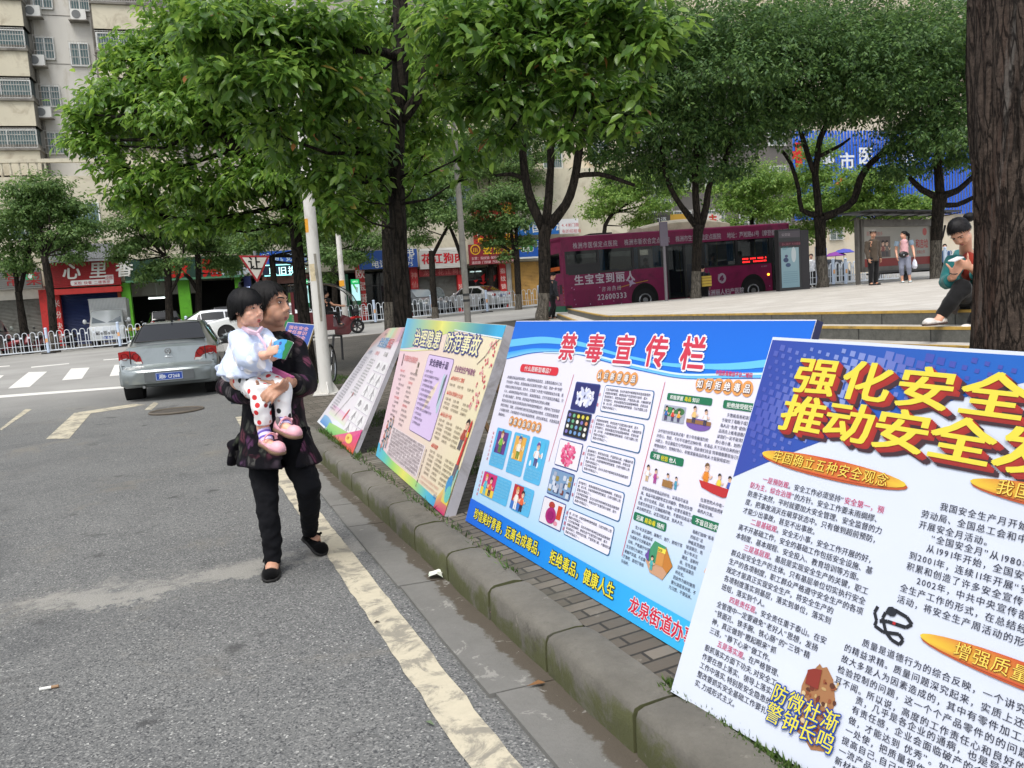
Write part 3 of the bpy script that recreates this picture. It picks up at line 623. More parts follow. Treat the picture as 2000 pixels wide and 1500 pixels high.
board('billboard', 'tall red billboard with yellow characters and a phone number above the lock shop', 'billboard', 921, 396, 1010, 477, BF - .7, (168, 26, 22), lambda p, a0, a1, z0, z1: (p.text('锁', a0 + 1.9, z1 - .85, .85, (246, 196, 20), 1, .04), p.text('城', a0 + 2.0, z1 - 1.75, .85, (246, 196, 20), 1, .04), p.text('匠', a0 + 2.1, z1 - 2.6, .8, (246, 196, 20), 1, .04), p.text('防盗锁指纹锁', a0 + .2, z0 + .55, .42, (232, 226, 216), 1, .03, pitch=.46), p.text('电话:182 73', a0 + .2, z0 + .06, .4, (246, 200, 40), 1, .03, pitch=.42)))
board('shop_sign', 'deep blue shop sign with a green square logo above the yellow shutter', 'sign', 1008, 470, 1062, 506, BF - .6, (20, 82, 170), lambda p, a0, a1, z0, z1: (p.rr(a0 + .28, z0 + .42, a0 + 1.15, z0 + 1.28, .12, (235, 240, 235), 1), p.rr(a0 + .32, z0 + .46, a0 + 1.11, z0 + 1.24, .1, (44, 160, 84), 2), p.text('a', a0 + .42, z0 + .86, .42, W_, 3, .04), p.ell(a0 + .84, z0 + .98, .11, .11, (200, 60, 50), 3), p.text('nd', a0 + .42, z0 + .52, .42, W_, 3, .04, pitch=.44), p.text('手机', a0 + 1.3, z0 + .6, .6, W_, 1, .02), p.rect(a0, z0, a1, z0 + .1, W_, 1, cell=2)))
board('shop_sign', 'blue upper sign with white characters beside the forked trunk', 'sign', 1010, 432, 1092, 460, BF - .7, (30, 104, 178), lambda p, a0, a1, z0, z1: p.text('中国移动', a0 + .15, z0 + .2, .72, W_, 1, .04, pitch=.82))
board('billboard', 'pale grey billboard with small red print right of the blue upper sign', 'billboard', 1092, 428, 1131, 457, BF - .75, (214, 214, 214), lambda p, a0, a1, z0, z1: (p.text('4.4米门面', a0 + .15, z1 - .5, .27, (200, 60, 70), 1, .01), p.text('有的招租商', a0 + .15, z1 - .9, .27, (200, 60, 70), 1, .01)))
# red ornaments inside the lock shop
t = thing('hanging_ornament', 'red paper cuttings hanging in the lock shop window', 'decoration', (0, 0, 0)); p = Pr(prf(BF + .32))
for px, py, wd, ht in ((940, 540, .25, .6), (952, 545, .3, .4), (960, 540, .35, .35), (972, 538, .28, .28), (936, 552, .5, .12), (925, 548, .3, .14)):
    a, z = fac(px, py, BF + .3); p.poly([(a, z), (a + wd, z + ht * .3), (a + wd * .8, z - ht * .4), (a + wd * .4, z - ht), (a + wd * .2, z - ht * .3)], (206, 34, 38), 1)
p.build('cutting', t)
# --- further buildings that close the street
def block(lab, a0, a1, b, h, m, rows, cols, w_=1.5, hh=1.6, z0=5, base=None):
    t = thing('apartment_building', lab, 'building', (0, 0, 0)); mb = MB(); fbox(mb, a0, a1, -1, h, b, b + 10); mb.build('wall', m, t, smooth=False)
    mb = MB(); fbox(mb, a0 - .2, a1 + .2, h, h + .5, b - .3, b + 10); mb.build('parapet', GREYW, t, smooth=False)
    for i in range(cols):
        for j in range(rows):
            if z0 + j * 3.1 + hh < h: window(t, a0 + (a1 - a0) * (i + .5) / cols - w_ / 2, z0 + j * 3.1, w_, hh, b - .06, True)
    return t
BEIG = mat('beige_render', (200, 190, 170), .85, var=.08, vs=.6, dirt=(196, 178, 150))
block('grey stuccoed block between the left tower and the red billboard', a_r2 + .6, -3.2, 12.5, 22, mat('stucco_grey', (168, 164, 154), .85, var=.12, vs=.5), 5, 6, z0=6)
bb = block('beige building with an arched barred window behind the forked tree', -2.8, 13.2, 9.6, 20, BEIG, 0, 0)
for px, py, wd, ht in ((1000, 330, 1.4, 1.6), (1060, 330, 1.4, 1.6), (1150, 320, 1.4, 1.5), (1210, 420, 1.6, 1.7), (1270, 415, 1.6, 1.7), (1210, 300, 1.6, 1.6), (1280, 300, 1.5, 1.6)):
    a, z = fac(px, py, 9.6); window(bb, a, z, wd, ht, 9.5)
a0, z0 = fac(1112, 422, 9.6); mb = MB(); pts = [(a0, z0), (a0 + 1.1, z0), (a0 + 1.1, z0 + 1.15)] + [(a0 + .55 + .55 * math.cos(R(k * 18)), z0 + 1.15 + .5 * math.sin(R(k * 18))) for k in range(1, 10)] + [(a0, z0 + 1.15)]
mb.ext([ab(a, 9.55, z) for a, z in pts], FM * .03, 1)
for i in range(10): x = a0 + .05 + i * .111; q = abs(x - a0 - .55) / .55; fbox(mb, x - .012, x + .012, z0, z0 + 1.15 + .5 * math.sqrt(max(0, 1 - q * q)), 9.45, 9.47)
for k in range(3): fbox(mb, a0, a0 + 1.1, z0 + .1 + k * .5, z0 + .13 + k * .5, 9.43, 9.45)
mb.build('arched_window', [DKF, GLS], bb, smooth=False)
GB = block('dark glazed shop building behind the bus with signs along its front', 13.6, 27.5, 11, 19, mat('dark_facade', (92, 88, 84), .7, var=.2, vs=.5), 4, 5, z0=5.5)
board('shop_sign', 'black sign with a white crescent logo seen over the bus roof', 'sign', 1150, 432, 1216, 452, 10.5, (34, 36, 40), lambda p, a0, a1, z0, z1: (p.text('蜜语', a0 + .3, z0 + .2, .45, (190, 196, 200), 1, .02, pitch=1.3), p.ell(a1 - .6, z0 + .5, .42, .42, (214, 218, 222), 1), p.ell(a1 - .5, z0 + .5, .3, .36, (34, 36, 40), 2)))
board('shop_sign', 'dark sign with white and yellow characters behind the bus air conditioner', 'sign', 1270, 420, 1360, 442, 10.5, (60, 58, 54), lambda p, a0, a1, z0, z1: (p.text('口语', a0 + .3, z0 + .2, .5, (220, 224, 226), 1, .02), p.rect(a0 + 1.6, z0, a0 + 2.9, z1, (186, 146, 50), 1, cell=1)))
board('shop_sign', 'pale sign with one red character over the bus roof', 'sign', 1362, 418, 1410, 440, 10.5, (190, 184, 176), lambda p, a0, a1, z0, z1: p.text('主', a0 + .9, z0 + .1, .75, (200, 32, 40), 1, .05))
# blue clad building
t = thing('commercial_building', 'building clad in bright blue corrugated panels with a red cross emblem', 'building', (0, 0, 0)); b9 = 20
a0 = fac(1516, 300, b9)[0]; a1 = fac(2120, 300, b9)[0]; zt9 = fac(1620, 255, b9)[1]; zb9 = fac(1620, 428, b9)[1]
mb = MB(); fbox(mb, a0 - 12, a1, -1, 27, b9 + .5, b9 + 12); mb.build('wall', BEIG, t, smooth=False)
mb = MB(); n = int((a1 - a0) / .35)
for i in range(n): x = a0 + i * .35; mb.add([ab(x, b9, zb9), ab(x + .2, b9, zb9), ab(x + .24, b9 + .12, zb9), ab(x + .35, b9 + .12, zb9), ab(x, b9, zt9), ab(x + .2, b9, zt9), ab(x + .24, b9 + .12, zt9), ab(x + .35, b9 + .12, zt9)], [(0, 1, 5, 4), (1, 2, 6, 5), (2, 3, 7, 6)])
mb.build('blue_cladding', mat('blue_cladding', (24, 92, 205), .45, var=.08), t, smooth=False)
p = Pr(prf(b9, .01)); a, z = fac(1560, 303, b9); p.rect(a - .35, z - 1.1, a + .35, z + 1.1, (214, 40, 40), 1, cell=3); p.rect(a - .95, z - .35, a + .95, z + .35, (214, 40, 40), 2, cell=3)
for i, (px, py) in enumerate(((1600, 320), (1640, 330), (1676, 318), (1760, 325))): a, z = fac(px, py, b9); p.text('都市医院'[i], a, z, 1.7, (236, 240, 244), 1, .04)
a, z = fac(1640, 360, b9); p.rect(a, z - .8, a + .5, z + .8, (214, 40, 40), 1, cell=3); p.rect(a - .5, z - .2, a + 1, z + .2, (214, 40, 40), 2, cell=3); p.build('lettering', t)
for i in range(5):
    for j in range(2): window(t, a0 - 11 + i * 2.2 + (8 if i > 3 else 0), 5 + j * 3.2, 1.5, 1.6, b9 + .4)
block('tall pale apartment block filling the gap behind the plaza trees', a1 + 1, a1 + 30, 22, 26, PALE, 6, 8, z0=4)
t = thing('wall', 'long grey boundary wall closing the far end of the street', 'wall', (0, 0, 0)); mb = MB(); fbox(mb, 27.8, a0 - 12.2, -1, 14, 24, 25); fbox(mb, -90, -48.5, -1, 15, 9, 14); mb.build('panel', GREYW, t, smooth=False)
# ================================================================ RAILINGS
RAIL = mat('white_railing_paint', (206, 212, 218), .45, var=.06); POST = mat('pale_blue_post', (190, 205, 225), .45, var=.05); RUB = mat('black_rubber_foot', (32, 32, 33), .8)
STK = mat('orange_sticker', (214, 160, 110), .6)
def railing(L=3.0, n=9):
    t = thing('railing', 'white looped steel railing section along the middle of the cross street', 'railing', (0, 0, 0), 0, 'railing sections along the cross street')
    mb = MB(); mb.cyl((0, 0, 0), (0, 0, 1.12), .065, 12); mb.ell((0, 0, 1.15), (.075, .075, .05), 0, 10, 6); mb.build('post', POST, t)
    mb = MB(); mb.box(-.05, -.07, .52, .05, -.066, .7); mb.build('sticker', STK, t, smooth=False)
    mb = MB(); mb.box(-.28, -.14, 0, .28, .14, .05); mb.build('foot', RUB, t, smooth=False)
    mb = MB(); p = (L - .1) / n; w_ = p * .64
    mb.box(.05, -.022, .12, L - .05, .022, .17); mb.box(.05, -.01, .42, L - .05, .01, .44)
    for i in range(n):
        x = .05 + p * (i + .5); pts = [(x - w_ / 2, 0, .17)] + [(x - w_ / 2 * math.cos(R(a)), 0, .92 + w_ / 2 * math.sin(R(a))) for a in range(0, 181, 30)] + [(x + w_ / 2, 0, .17)]
        mb.tube(pts, .015, 6)
        if i < n - 1: mb.box(x + w_ / 2, -.025, .76, x + p - w_ / 2, .025, .84)
    mb.build('panel', RAIL, t); return t
r0 = railing(); FA = []
aP = [fac(px, py, 0)[0] for px, py in ((56, 690), (235, 675), (719, 634), (986, 611))]
a_first = aP[1]; k0 = 0
for i in range(-6, 20):
    a = a_first + i * 3.02
    if a > 2.6: break
    p = ab(a, 0); q = ab(a + 3, 0); z = G(p.x, p.y); p.z = z; o = r0 if not k0 else dup(r0, p); k0 = 1
    o.location = p; o.rotation_euler = (0, -math.atan2(G(q.x, q.y) - z, 3), math.atan2(FD.y, FD.x))
for i, (px, py) in enumerate(((1572, 558), (1606, 556), (1628, 553), (1652, 552), (1846, 530))):     # short run behind the plaza trees
    p = dep(px, py, 36); p.z -= .1; o = dup(r0, p, math.atan2(FD.y, FD.x), 'white looped railing section beyond the bus stop side of the plaza'); o['group'] = 'railing sections beyond the plaza'
# ================================================================ TREES
def leafmat(name, dark, mid, lite, trans=.35, rough=.35, odd=None):
    m, n, l, b = nodes(name); g = n.new('ShaderNodeNewGeometry')
    st_ = [(0, dark), (.45, mid), (.9, lite)] + ([(.992, lite), (.996, odd)] if odd else [])
    c = ramp(n, l, g.outputs['Random Per Island'], *st_)
    l.new(c, b.inputs['Base Color']); b.inputs['Roughness'].default_value = rough; b.inputs['Specular IOR Level'].default_value = .5
    t = n.new('ShaderNodeBsdfTranslucent'); hs_ = n.new('ShaderNodeHueSaturation'); hs_.inputs['Value'].default_value = 1.5; hs_.inputs['Hue'].default_value = .485; l.new(c, hs_.inputs['Color']); l.new(hs_.outputs[0], t.inputs[0])
    x = n.new('ShaderNodeMixShader'); x.inputs[0].default_value = trans; l.new(b.outputs[0], x.inputs[1]); l.new(t.outputs[0], x.inputs[2]); l.new(x.outputs[0], n['Material Output'].inputs[0]); return m
def nrm(a): return a / np.maximum(1e-9, np.linalg.norm(a, axis=-1, keepdims=True))
def leaf_obj(name, P, D, Nn, L, Wd, m, parent, simple=False, droop=.25):
    n = len(P); S = nrm(np.cross(D, Nn)); U = nrm(np.cross(S, D)); L = L[:, None]; Wd = Wd[:, None]
    if simple:
        v = np.stack([P, P + D * L * .5 + S * Wd * .5 - U * L * .06, P + D * L - U * L * droop, P + D * L * .5 - S * Wd * .5 - U * L * .06], 1)
        q = np.arange(n)[:, None, None] * 4 + np.array([[0, 1, 2, 3]])[None]; q = q.reshape(-1, 4)
    else:
        f = lambda a, s, h: P + D * L * a + S * Wd * s + U * (Wd * h - L * droop * a * a)
        v = np.stack([P, f(.28, .36, .12), f(.28, 0, 0), f(.28, -.36, .12), f(.62, .42, .14), f(.62, 0, 0), f(.62, -.42, .14), f(1.0, 0, 0)], 1)
        q = np.array([[0, 2, 1, 1], [0, 3, 2, 2], [1, 2, 5, 4], [2, 3, 6, 5], [4, 5, 7, 7], [5, 6, 7, 7]])
        q = (np.arange(n)[:, None, None] * 8 + q[None]).reshape(-1, 4)
    v = v.reshape(-1, 3)
    fs = [tuple(r) if r[2] != r[3] else tuple(r[:3]) for r in q.tolist()]
    me = bpy.data.meshes.new(name); me.from_pydata(v.tolist(), [], fs); me.materials.append(m)
    if not simple: me.polygons.foreach_set('use_smooth', [True] * len(me.polygons))
    o = bpy.data.objects.new(name, me); COL.objects.link(o); o.parent = parent; return o
BARK = None
def barkm(name='bark', c0=(.022, .018, .014), c1=(.085, .068, .05), sc=9, patch=None):
    m, n, l, b = nodes(name); tc = n.new('ShaderNodeTexCoord'); mp = n.new('ShaderNodeMapping'); mp.inputs['Scale'].default_value = (1, 1, .15); l.new(tc.outputs['Object'], mp.inputs[0])
    dn = n.new('ShaderNodeTexNoise'); dn.inputs['Scale'].default_value = sc * .8; dn.inputs['Detail'].default_value = 6; l.new(mp.outputs[0], dn.inputs['Vector']); va = n.new('ShaderNodeVectorMath'); va.operation = 'MULTIPLY_ADD'; l.new(dn.outputs['Color'], va.inputs[0]); va.inputs[1].default_value = (.24,) * 3; l.new(mp.outputs[0], va.inputs[2])
    v = n.new('ShaderNodeTexVoronoi'); v.feature = 'DISTANCE_TO_EDGE'; v.inputs['Scale'].default_value = sc * 1.5; l.new(va.outputs[0], v.inputs['Vector']); cr = sstep(n, l, mth(n, l, 'ADD', v.outputs['Distance'], mth(n, l, 'MULTIPLY', noi(n, l, tc.outputs['Object'], sc * 3, 5), .14)), .03, .22)
    f = noi(n, l, tc.outputs['Object'], sc * 2.2, 9, .75, .3); c = ramp(n, l, f, (.3, c0), (.72, c1))
    if patch:
        for k, (col, lo) in enumerate(patch): c = mix(n, l, mth(n, l, 'MULTIPLY', sstep(n, l, noi(n, l, mp.outputs[0], 2.1 + k * 1.7, 7, .7, .6), lo, lo + .12), .75), c, col)
    c = mix(n, l, cr, tuple(x * .5 for x in c0), c); l.new(c, b.inputs['Base Color']); b.inputs['Roughness'].default_value = .92; b.inputs['Specular IOR Level'].default_value = .2
    bump(n, l, b, mth(n, l, 'ADD', mth(n, l, 'MULTIPLY', cr, .8), f), 1, .035); return m
BARK = barkm('bark', (.012, .010, .008), (.05, .04, .031)); BARKW = barkm('whitewashed_bark', (.10, .088, .07), (.24, .215, .18), 12)
def tree(name, label, Y, trunk, blobs, nclump, per, L, Wd, lm, seed, group='', white=None, limbs=(), simple=True, spread=.22, dz=1.0, reach=True, droop=.25, thick=.6):
    """trunk and limbs: (px, py, radius px) stations at depth Y; blobs: (px, py, radius px, depth offset)"""
    rg = np.random.default_rng(seed); rn = random.Random(seed); ppm = FPX / Y
    base = dep(trunk[0][0], trunk[0][1], Y); t = thing(name, label, 'tree', (0, 0, 0), 0, group or None)
    mb = MB()
    def path(st_, n_=10, yo=0):
        P = [dep(x, y, Y + (s[0] if s else 0)) for x, y, r, *s in st_]; r_ = [s[2] / ppm for s in st_]; Q = []; q = []
        if st_ is trunk: P.insert(0, P[0] - V((0, 0, .7))); r_.insert(0, r_[0] * 1.15)
        for i in range(len(P) - 1):
            k = max(2, int((P[i + 1] - P[i]).length / .35))
            for j in range(k):
                u = j / k; a = P[max(0, i - 1)]; b_, c = P[i], P[i + 1]; d = P[min(len(P) - 1, i + 2)]
                Q.append(.5 * ((2 * b_) + (c - a) * u + (2 * a - 5 * b_ + 4 * c - d) * u * u + (3 * b_ - a - 3 * c + d) * u ** 3)); q.append(r_[i] + (r_[i + 1] - r_[i]) * u)
        Q.append(P[-1]); q.append(r_[-1]); n0 = len(mb.f); mb.tube(Q, q, n_, 0, True, .14, rn)
        if white:
            for f in range(n0, len(mb.f)):
                if sum((mb.v[i].z for i in mb.f[f])) / len(mb.f[f]) < white: mb.m[f] = 1
        return Q
    TQ = path(trunk, 12)
    allq = list(TQ[len(TQ) // 3:])
    for lb in limbs: allq += path(lb, 8)
    B = []
    for bl in blobs:
        x, y, r = bl[:3]; c = dep(x, y, Y + (bl[3] if len(bl) > 3 else rn.uniform(-1, 1) * r / ppm * .8)); rr_ = r / FPX * c.y; B.append((c, rr_))
        if reach:
            a = min(allq, key=lambda q: (q - c).length + max(0, q.z - c.z) * 2); m_ = a.lerp(c, .5) + V((rn.uniform(-.1, .1), rn.uniform(-.1, .1), -.08)) * (c - a).length
            r1 = max(.012, .016 * (c - a).length); mb.tube([a, m_, c], [r1 * 1.2, r1 * .8, r1 * .3], 5)
            for k in range(5):
                e = c + V((rn.uniform(-1, 1), rn.uniform(-1, 1), rn.uniform(-.5, .8))) * rr_ * .8; mb.tube([m_.lerp(c, .6), c.lerp(e, .5) + V((0, 0, -.03)), e], [r1 * .4, r1 * .3, r1 * .15], 4)
    mb.build('trunk', [BARK, BARKW], t, ang=180)
    vol = np.array([b[1] ** 2 for b in B]); cnt = np.maximum(3, (nclump * vol / vol.sum()).astype(int)); CP, CD = [], []
    for (c, r), k in zip(B, cnt):
        d = nrm(rg.normal(size=(k, 3))); d[:, 2] = np.where(d[:, 2] < -.3, d[:, 2] * .5, d[:, 2]); d = nrm(d); rad = r * (1 - thick * rg.random((k, 1)) ** 1.6) * (1 + .28 * rg.standard_normal((k, 1)))
        CP.append(np.array(c)[None] + d * rad * np.array([1, 1, .82 * dz])); CD.append(d)
    CP = np.concatenate(CP); CD = np.concatenate(CD); n = len(CP); tot = n * per
    ci = np.repeat(np.arange(n), per); phi = rg.random(tot) * 2 * np.pi; rad = nrm(np.stack([np.cos(phi), np.sin(phi), np.zeros(tot)], 1))
    tw = nrm(CD[ci] * .6 + np.array([0, 0, .1])); D = nrm(rad * .8 + tw * .55 + np.array([0, 0, -.55]) * (.4 + rg.random((tot, 1))) + rg.normal(size=(tot, 3)) * .12)
    P = CP[ci] + tw * (rg.random((tot, 1)) - .6) * spread + rad * .03 + rg.normal(size=(tot, 3)) * spread * .22
    Nn = nrm(np.array([0, 0, 1.0]) + CD[ci] * .5 + rg.normal(size=(tot, 3)) * .35)
    leaf_obj('crown', P, D, Nn, L * (.55 + .75 * rg.random(tot)), Wd * (.75 + .45 * rg.random(tot)), lm, t, simple, droop); return t
LBIG = leafmat('broad_leaf', (.05, .115, .022), (.10, .21, .034), (.19, .32, .055), .5, .3, (.42, .2, .07))
LMID = leafmat('fresh_leaf', (.06, .14, .024), (.125, .25, .038), (.22, .36, .06), .5, .3)
LCAM = leafmat('camphor_leaf', (.035, .085, .028), (.07, .15, .042), (.13, .23, .06), .45, .5)
LLIT = leafmat('young_leaf', (.10, .20, .04), (.17, .30, .06), (.26, .38, .09), .5, .5)
LSTR = leafmat('street_leaf', (.055, .12, .032), (.10, .19, .05), (.17, .27, .08), .45, .5)
# foreground tree with the big drooping leaves
tree('broadleaf_tree', 'dark trunked tree rising behind the cream poster, its large drooping leaves hanging across the top', 8.7,
     [(806, 850, 26), (797, 720, 21), (788, 620, 18.5), (780, 500, 17), (776, 400, 16), (774, 300, 15.5), (778, 200, 15.5), (784, 100, 15), (782, 0, 14), (778, -120, 12)],
     [(400, 60, 75, -1.2), (480, 50, 100, -1), (450, 150, 70, -1.2), (560, 60, 105, -.9), (610, 140, 95, -.9), (660, 60, 100, -.7), (690, 190, 80, -.6), (600, 230, 60, -.8), (540, 150, 75, -1.3), (660, 330, 45, -.5), (720, 280, 50, -.3), (670, 400, 34, -.6), (640, 270, 55), (605, 345, 42, -.3), (575, 300, 44, -.5), (650, 375, 30, -.2), (520, 255, 45, -1), (740, 60, 70, 1.2), (715, 150, 60, .7),
      (900, 60, 100, -1.2), (990, 110, 95, -1.3), (1090, 100, 100, -1.3), (1190, 80, 95, -1.4), (1040, 200, 85, -1.2), (1140, 180, 75, -1.4), (1260, 90, 62, -1.6), (940, 200, 75, -.9), (1110, 262, 45, -1.4), (1215, 250, 30, -1.5), (915, 300, 34, -.6), (985, 270, 42, -.9), (1100, 10, 100, -1.2), (870, 150, 55, -.5), (1240, 180, 42, -1.5), (1210, 10, 80, -1.5), (980, 20, 90, -1), (1180, 225, 30, -1.4), (830, 300, 24, -.3), (850, 20, 70, -.6), (818, 345, 26, -.3), (742, 350, 24, -.3), (1300, 60, 36, -1.6), (1235, 225, 24, -1.5), (905, 345, 20, -.6)],
     1550, 9, .132, .066, LBIG, 4, limbs=[[(781, 235, 13), (812, 195, 11), (832, 140, 10), (836, 85, 9), (868, 50, 8, -.5), (960, 60, 6, -1), (1100, 70, 5, -1.3), (1220, 80, 3, -1.5)], [(775, 112, 10), (735, 98, 8, -.3), (672, 98, 7, -.6), (560, 90, 5, -.9), (470, 80, 3, -1)], [(868, 50, 6, -.5), (940, 160, 5, -.9), (1040, 200, 4, -1.2), (1130, 200, 3, -1.4)]], simple=False, spread=.2, dz=.72, thick=.85)
tree('broadleaf_tree', 'tree with bright layered crown beside the white lamp post', 13.6,
     [(612, 752, 17), (606, 730, 14.5), (597, 650, 12.5), (587, 560, 12), (579, 470, 11), (570, 400, 11), (558, 330, 10), (540, 250, 9), (520, 150, 8), (500, 40, 6)],
     [(292, 120, 58), (178, 245, 46), (222, 178, 58), (372, 92, 105), (250, 235, 90), (370, 220, 115), (470, 130, 130), (320, 340, 75), (420, 370, 85), (530, 340, 95), (510, 240, 120), (640, 320, 95), (740, 290, 85), (825, 255, 48), (690, 420, 55), (615, 420, 60), (255, 385, 42), (600, 110, 140), (740, 140, 130), (300, 180, 80), (140, 275, 28), (158, 222, 32), (205, 118, 26), (250, 92, 28), (390, 440, 45), (300, 420, 40), (470, 430, 45), (840, 200, 50), (800, 330, 48), (770, 380, 42), (430, 20, 110), (345, 48, 46), (200, 285, 48), (560, 440, 34), (820, 140, 60), (225, 330, 40)],
     4600, 9, .15, .07, LMID, 8, limbs=[[(568, 400, 12), (500, 330, 10, -.4), (420, 250, 7, -.6), (330, 200, 5, -.7)], [(556, 335, 12), (640, 260, 9, .4), (740, 220, 6, .5)], [(540, 250, 9), (460, 170, 7, .3), (330, 100, 5)]], simple=False, spread=.24, dz=.7, thick=.45)
# camphor trees of the plaza
def camphor(label, Y, trunk, limbs, blobs, seed, white=None, n=6500, lm=LCAM): return tree('camphor_tree', label, Y, trunk, blobs, n, 8, .15, .075, lm, seed, 'camphor trees around the plaza', white, limbs, True, .26, .66, thick=.42)
camphor('black forked camphor tree next to the rear end of the bus', 25.5, [(1058, 626, 14), (1061, 600, 11.5), (1064, 540, 11.5), (1063, 470, 11.5), (1066, 440, 13)],
        [[(1060, 445, 10), (1040, 400, 9), (1025, 340, 8), (1018, 250, 7), (1010, 120, 5)], [(1066, 440, 10), (1072, 380, 8), (1076, 300, 7), (1070, 180, 6), (1080, 60, 4)], [(1072, 440, 11), (1105, 400, 9), (1120, 360, 8), (1130, 300, 8), (1145, 200, 6), (1160, 80, 4)], [(1122, 345, 5), (1170, 340, 5), (1240, 362, 3)], [(1030, 352, 5), (1000, 340, 4), (968, 343, 3)]],
        [(960, 130, 120), (1080, 60, 150), (1000, 250, 75), (1190, 170, 120), (1150, 250, 70), (930, 290, 60), (890, 190, 80), (1060, 170, 110), (1240, 60, 110), (920, 40, 110), (1180, 300, 40)], 21, 1.62)
camphor('camphor tree with a grey whitewashed trunk in front of the bus door', 27, [(1359, 584, 12), (1359, 570, 9.5), (1360, 530, 9), (1362, 470, 9), (1366, 440, 11)],
        [[(1358, 440, 6.5), (1340, 415, 6), (1322, 390, 5), (1303, 350, 5), (1290, 280, 4)], [(1364, 440, 7), (1360, 400, 7), (1358, 340, 6), (1370, 200, 5)], [(1370, 440, 7), (1380, 400, 7), (1386, 360, 6), (1410, 330, 5), (1440, 240, 4)]],
        [(1300, 250, 110), (1400, 150, 140), (1350, 330, 75), (1250, 320, 70), (1470, 250, 90), (1300, 80, 130), (1430, 330, 40), (1380, 260, 90), (1230, 220, 80), (1440, 60, 130), (1330, 180, 100)], 22, 2.08)
camphor('camphor tree with wide low arms forking like a candelabrum by the plaza edge', 28, [(1607, 560, 12), (1607, 540, 10.5), (1604, 500, 10), (1602, 450, 10), (1602, 424, 12)],
        [[(1600, 428, 8), (1596, 380, 7), (1592, 340, 7), (1596, 310, 6), (1602, 270, 6), (1622, 220, 5), (1612, 160, 4)], [(1592, 345, 5), (1580, 310, 5), (1568, 270, 5), (1556, 240, 3)], [(1608, 424, 8), (1640, 412, 7), (1668, 390, 7), (1680, 350, 7), (1700, 320, 6), (1735, 290, 5), (1770, 265, 3)], [(1596, 420, 6), (1566, 410, 5), (1560, 370, 4), (1545, 320, 4), (1528, 295, 3)], [(1600, 305, 4), (1640, 285, 3), (1660, 270, 2)]],
        [(1600, 140, 140), (1540, 215, 75), (1690, 170, 110), (1620, 50, 140), (1480, 190, 70), (1560, 90, 110), (1650, 215, 60), (1500, 60, 110), (1730, 90, 110), (1590, 225, 40)], 23, 2.15)
camphor('thick camphor tree at the far side of the bus shelter near the big trunk', 27.5, [(1828, 546, 12), (1828, 530, 10.5), (1829, 470, 10), (1832, 410, 11), (1836, 380, 14)],
        [[(1830, 385, 7), (1800, 370, 6), (1775, 345, 4)], [(1836, 380, 9), (1832, 330, 8), (1830, 250, 6), (1840, 120, 4)], [(1842, 382, 8), (1870, 372, 6), (1895, 350, 5), (1940, 310, 4)], [(1840, 400, 5), (1870, 400, 5), (1900, 386, 4)]],
        [(1790, 280, 75), (1755, 330, 48), (1850, 180, 120), (1750, 180, 90), (1870, 310, 60), (1850, 60, 140), (1780, 90, 130), (1810, 235, 80), (1920, 250, 120), (1930, 120, 120)], 24, 2.25)
# bright street trees across the road, right half
def street(label, Y, trunk, blobs, seed, white=None, n=700, lm=LSTR, limbs=()): return tree('street_tree', label, Y, trunk, blobs, int(n * 2.4), 8, .17, .09, lm, seed, 'street trees across the road', white, limbs, True, .3, .72, thick=.5)
street('bright green bushy tree over the front half of the bus roof', 44, [(1470, 520, 4), (1468, 420, 4)], [(1450, 390, 55), (1500, 410, 45), (1480, 350, 55), (1430, 440, 30), (1530, 360, 40), (1420, 360, 40)], 31, None, 900, LLIT)
street('bright green tree behind the candelabrum forked camphor', 42, [(1600, 520, 4), (1604, 420, 4)], [(1560, 400, 50), (1620, 390, 60), (1590, 340, 45), (1650, 430, 40), (1570, 450, 40), (1600, 290, 36)], 32, None, 900, LLIT)
street('pale green spreading tree above the bus shelter canopy', 40, [(1720, 520, 4), (1720, 440, 4)], [(1700, 390, 55), (1760, 410, 45), (1680, 350, 40), (1730, 350, 40), (1790, 400, 40), (1660, 400, 36)], 33, None, 900, LLIT)
street('small light green tree over the rear half of the bus roof', 46, [(1180, 500, 4), (1182, 440, 4), (1200, 415, 3)], [(1170, 410, 35), (1210, 385, 42), (1250, 430, 30), (1240, 370, 36), (1280, 400, 34), (1310, 370, 30), (1200, 345, 34), (1270, 345, 34), (1180, 370, 30)], 34, None, 800, LLIT)
# street trees across the road, left half
street('forked street tree over the grey van at the left edge of the street', 39, [(52, 668, 9), (46, 640, 7.5), (40, 600, 6.5), (36, 570, 6.5)], [(20, 430, 60), (60, 480, 50), (90, 420, 50), (20, 510, 40), (70, 380, 40), (-40, 450, 70), (45, 520, 30)], 35, None, 700, LSTR, [[(36, 572, 5), (30, 530, 4), (22, 480, 3)], [(38, 570, 5), (48, 530, 4), (62, 470, 3)]])
street('street tree with whitewashed foot in front of the red noodle shop pillar', 37.5, [(107, 676, 9), (105, 650, 8), (101, 600, 7), (94, 540, 7), (86, 500, 6)], [(90, 400, 50), (130, 400, 45), (60, 410, 45), (150, 450, 40), (110, 470, 45), (90, 360, 40), (165, 480, 22), (40, 370, 36), (135, 500, 24), (170, 440, 24)], 36, 1.45, 800)
street('leafy street tree with a painted foot in front of the black car', 40, [(332, 660, 9), (331, 625, 7.5), (329, 560, 7), (325, 500, 6)], [(290, 470, 45), (340, 450, 50), (250, 480, 36), (310, 520, 36), (260, 430, 40), (350, 510, 26), (280, 540, 24), (230, 500, 24), (300, 400, 44), (370, 415, 44), (225, 440, 30), (240, 400, 30)], 37, 1.7, 800, LSTR, [[(330, 575, 4), (345, 550, 3), (356, 510, 3)]])
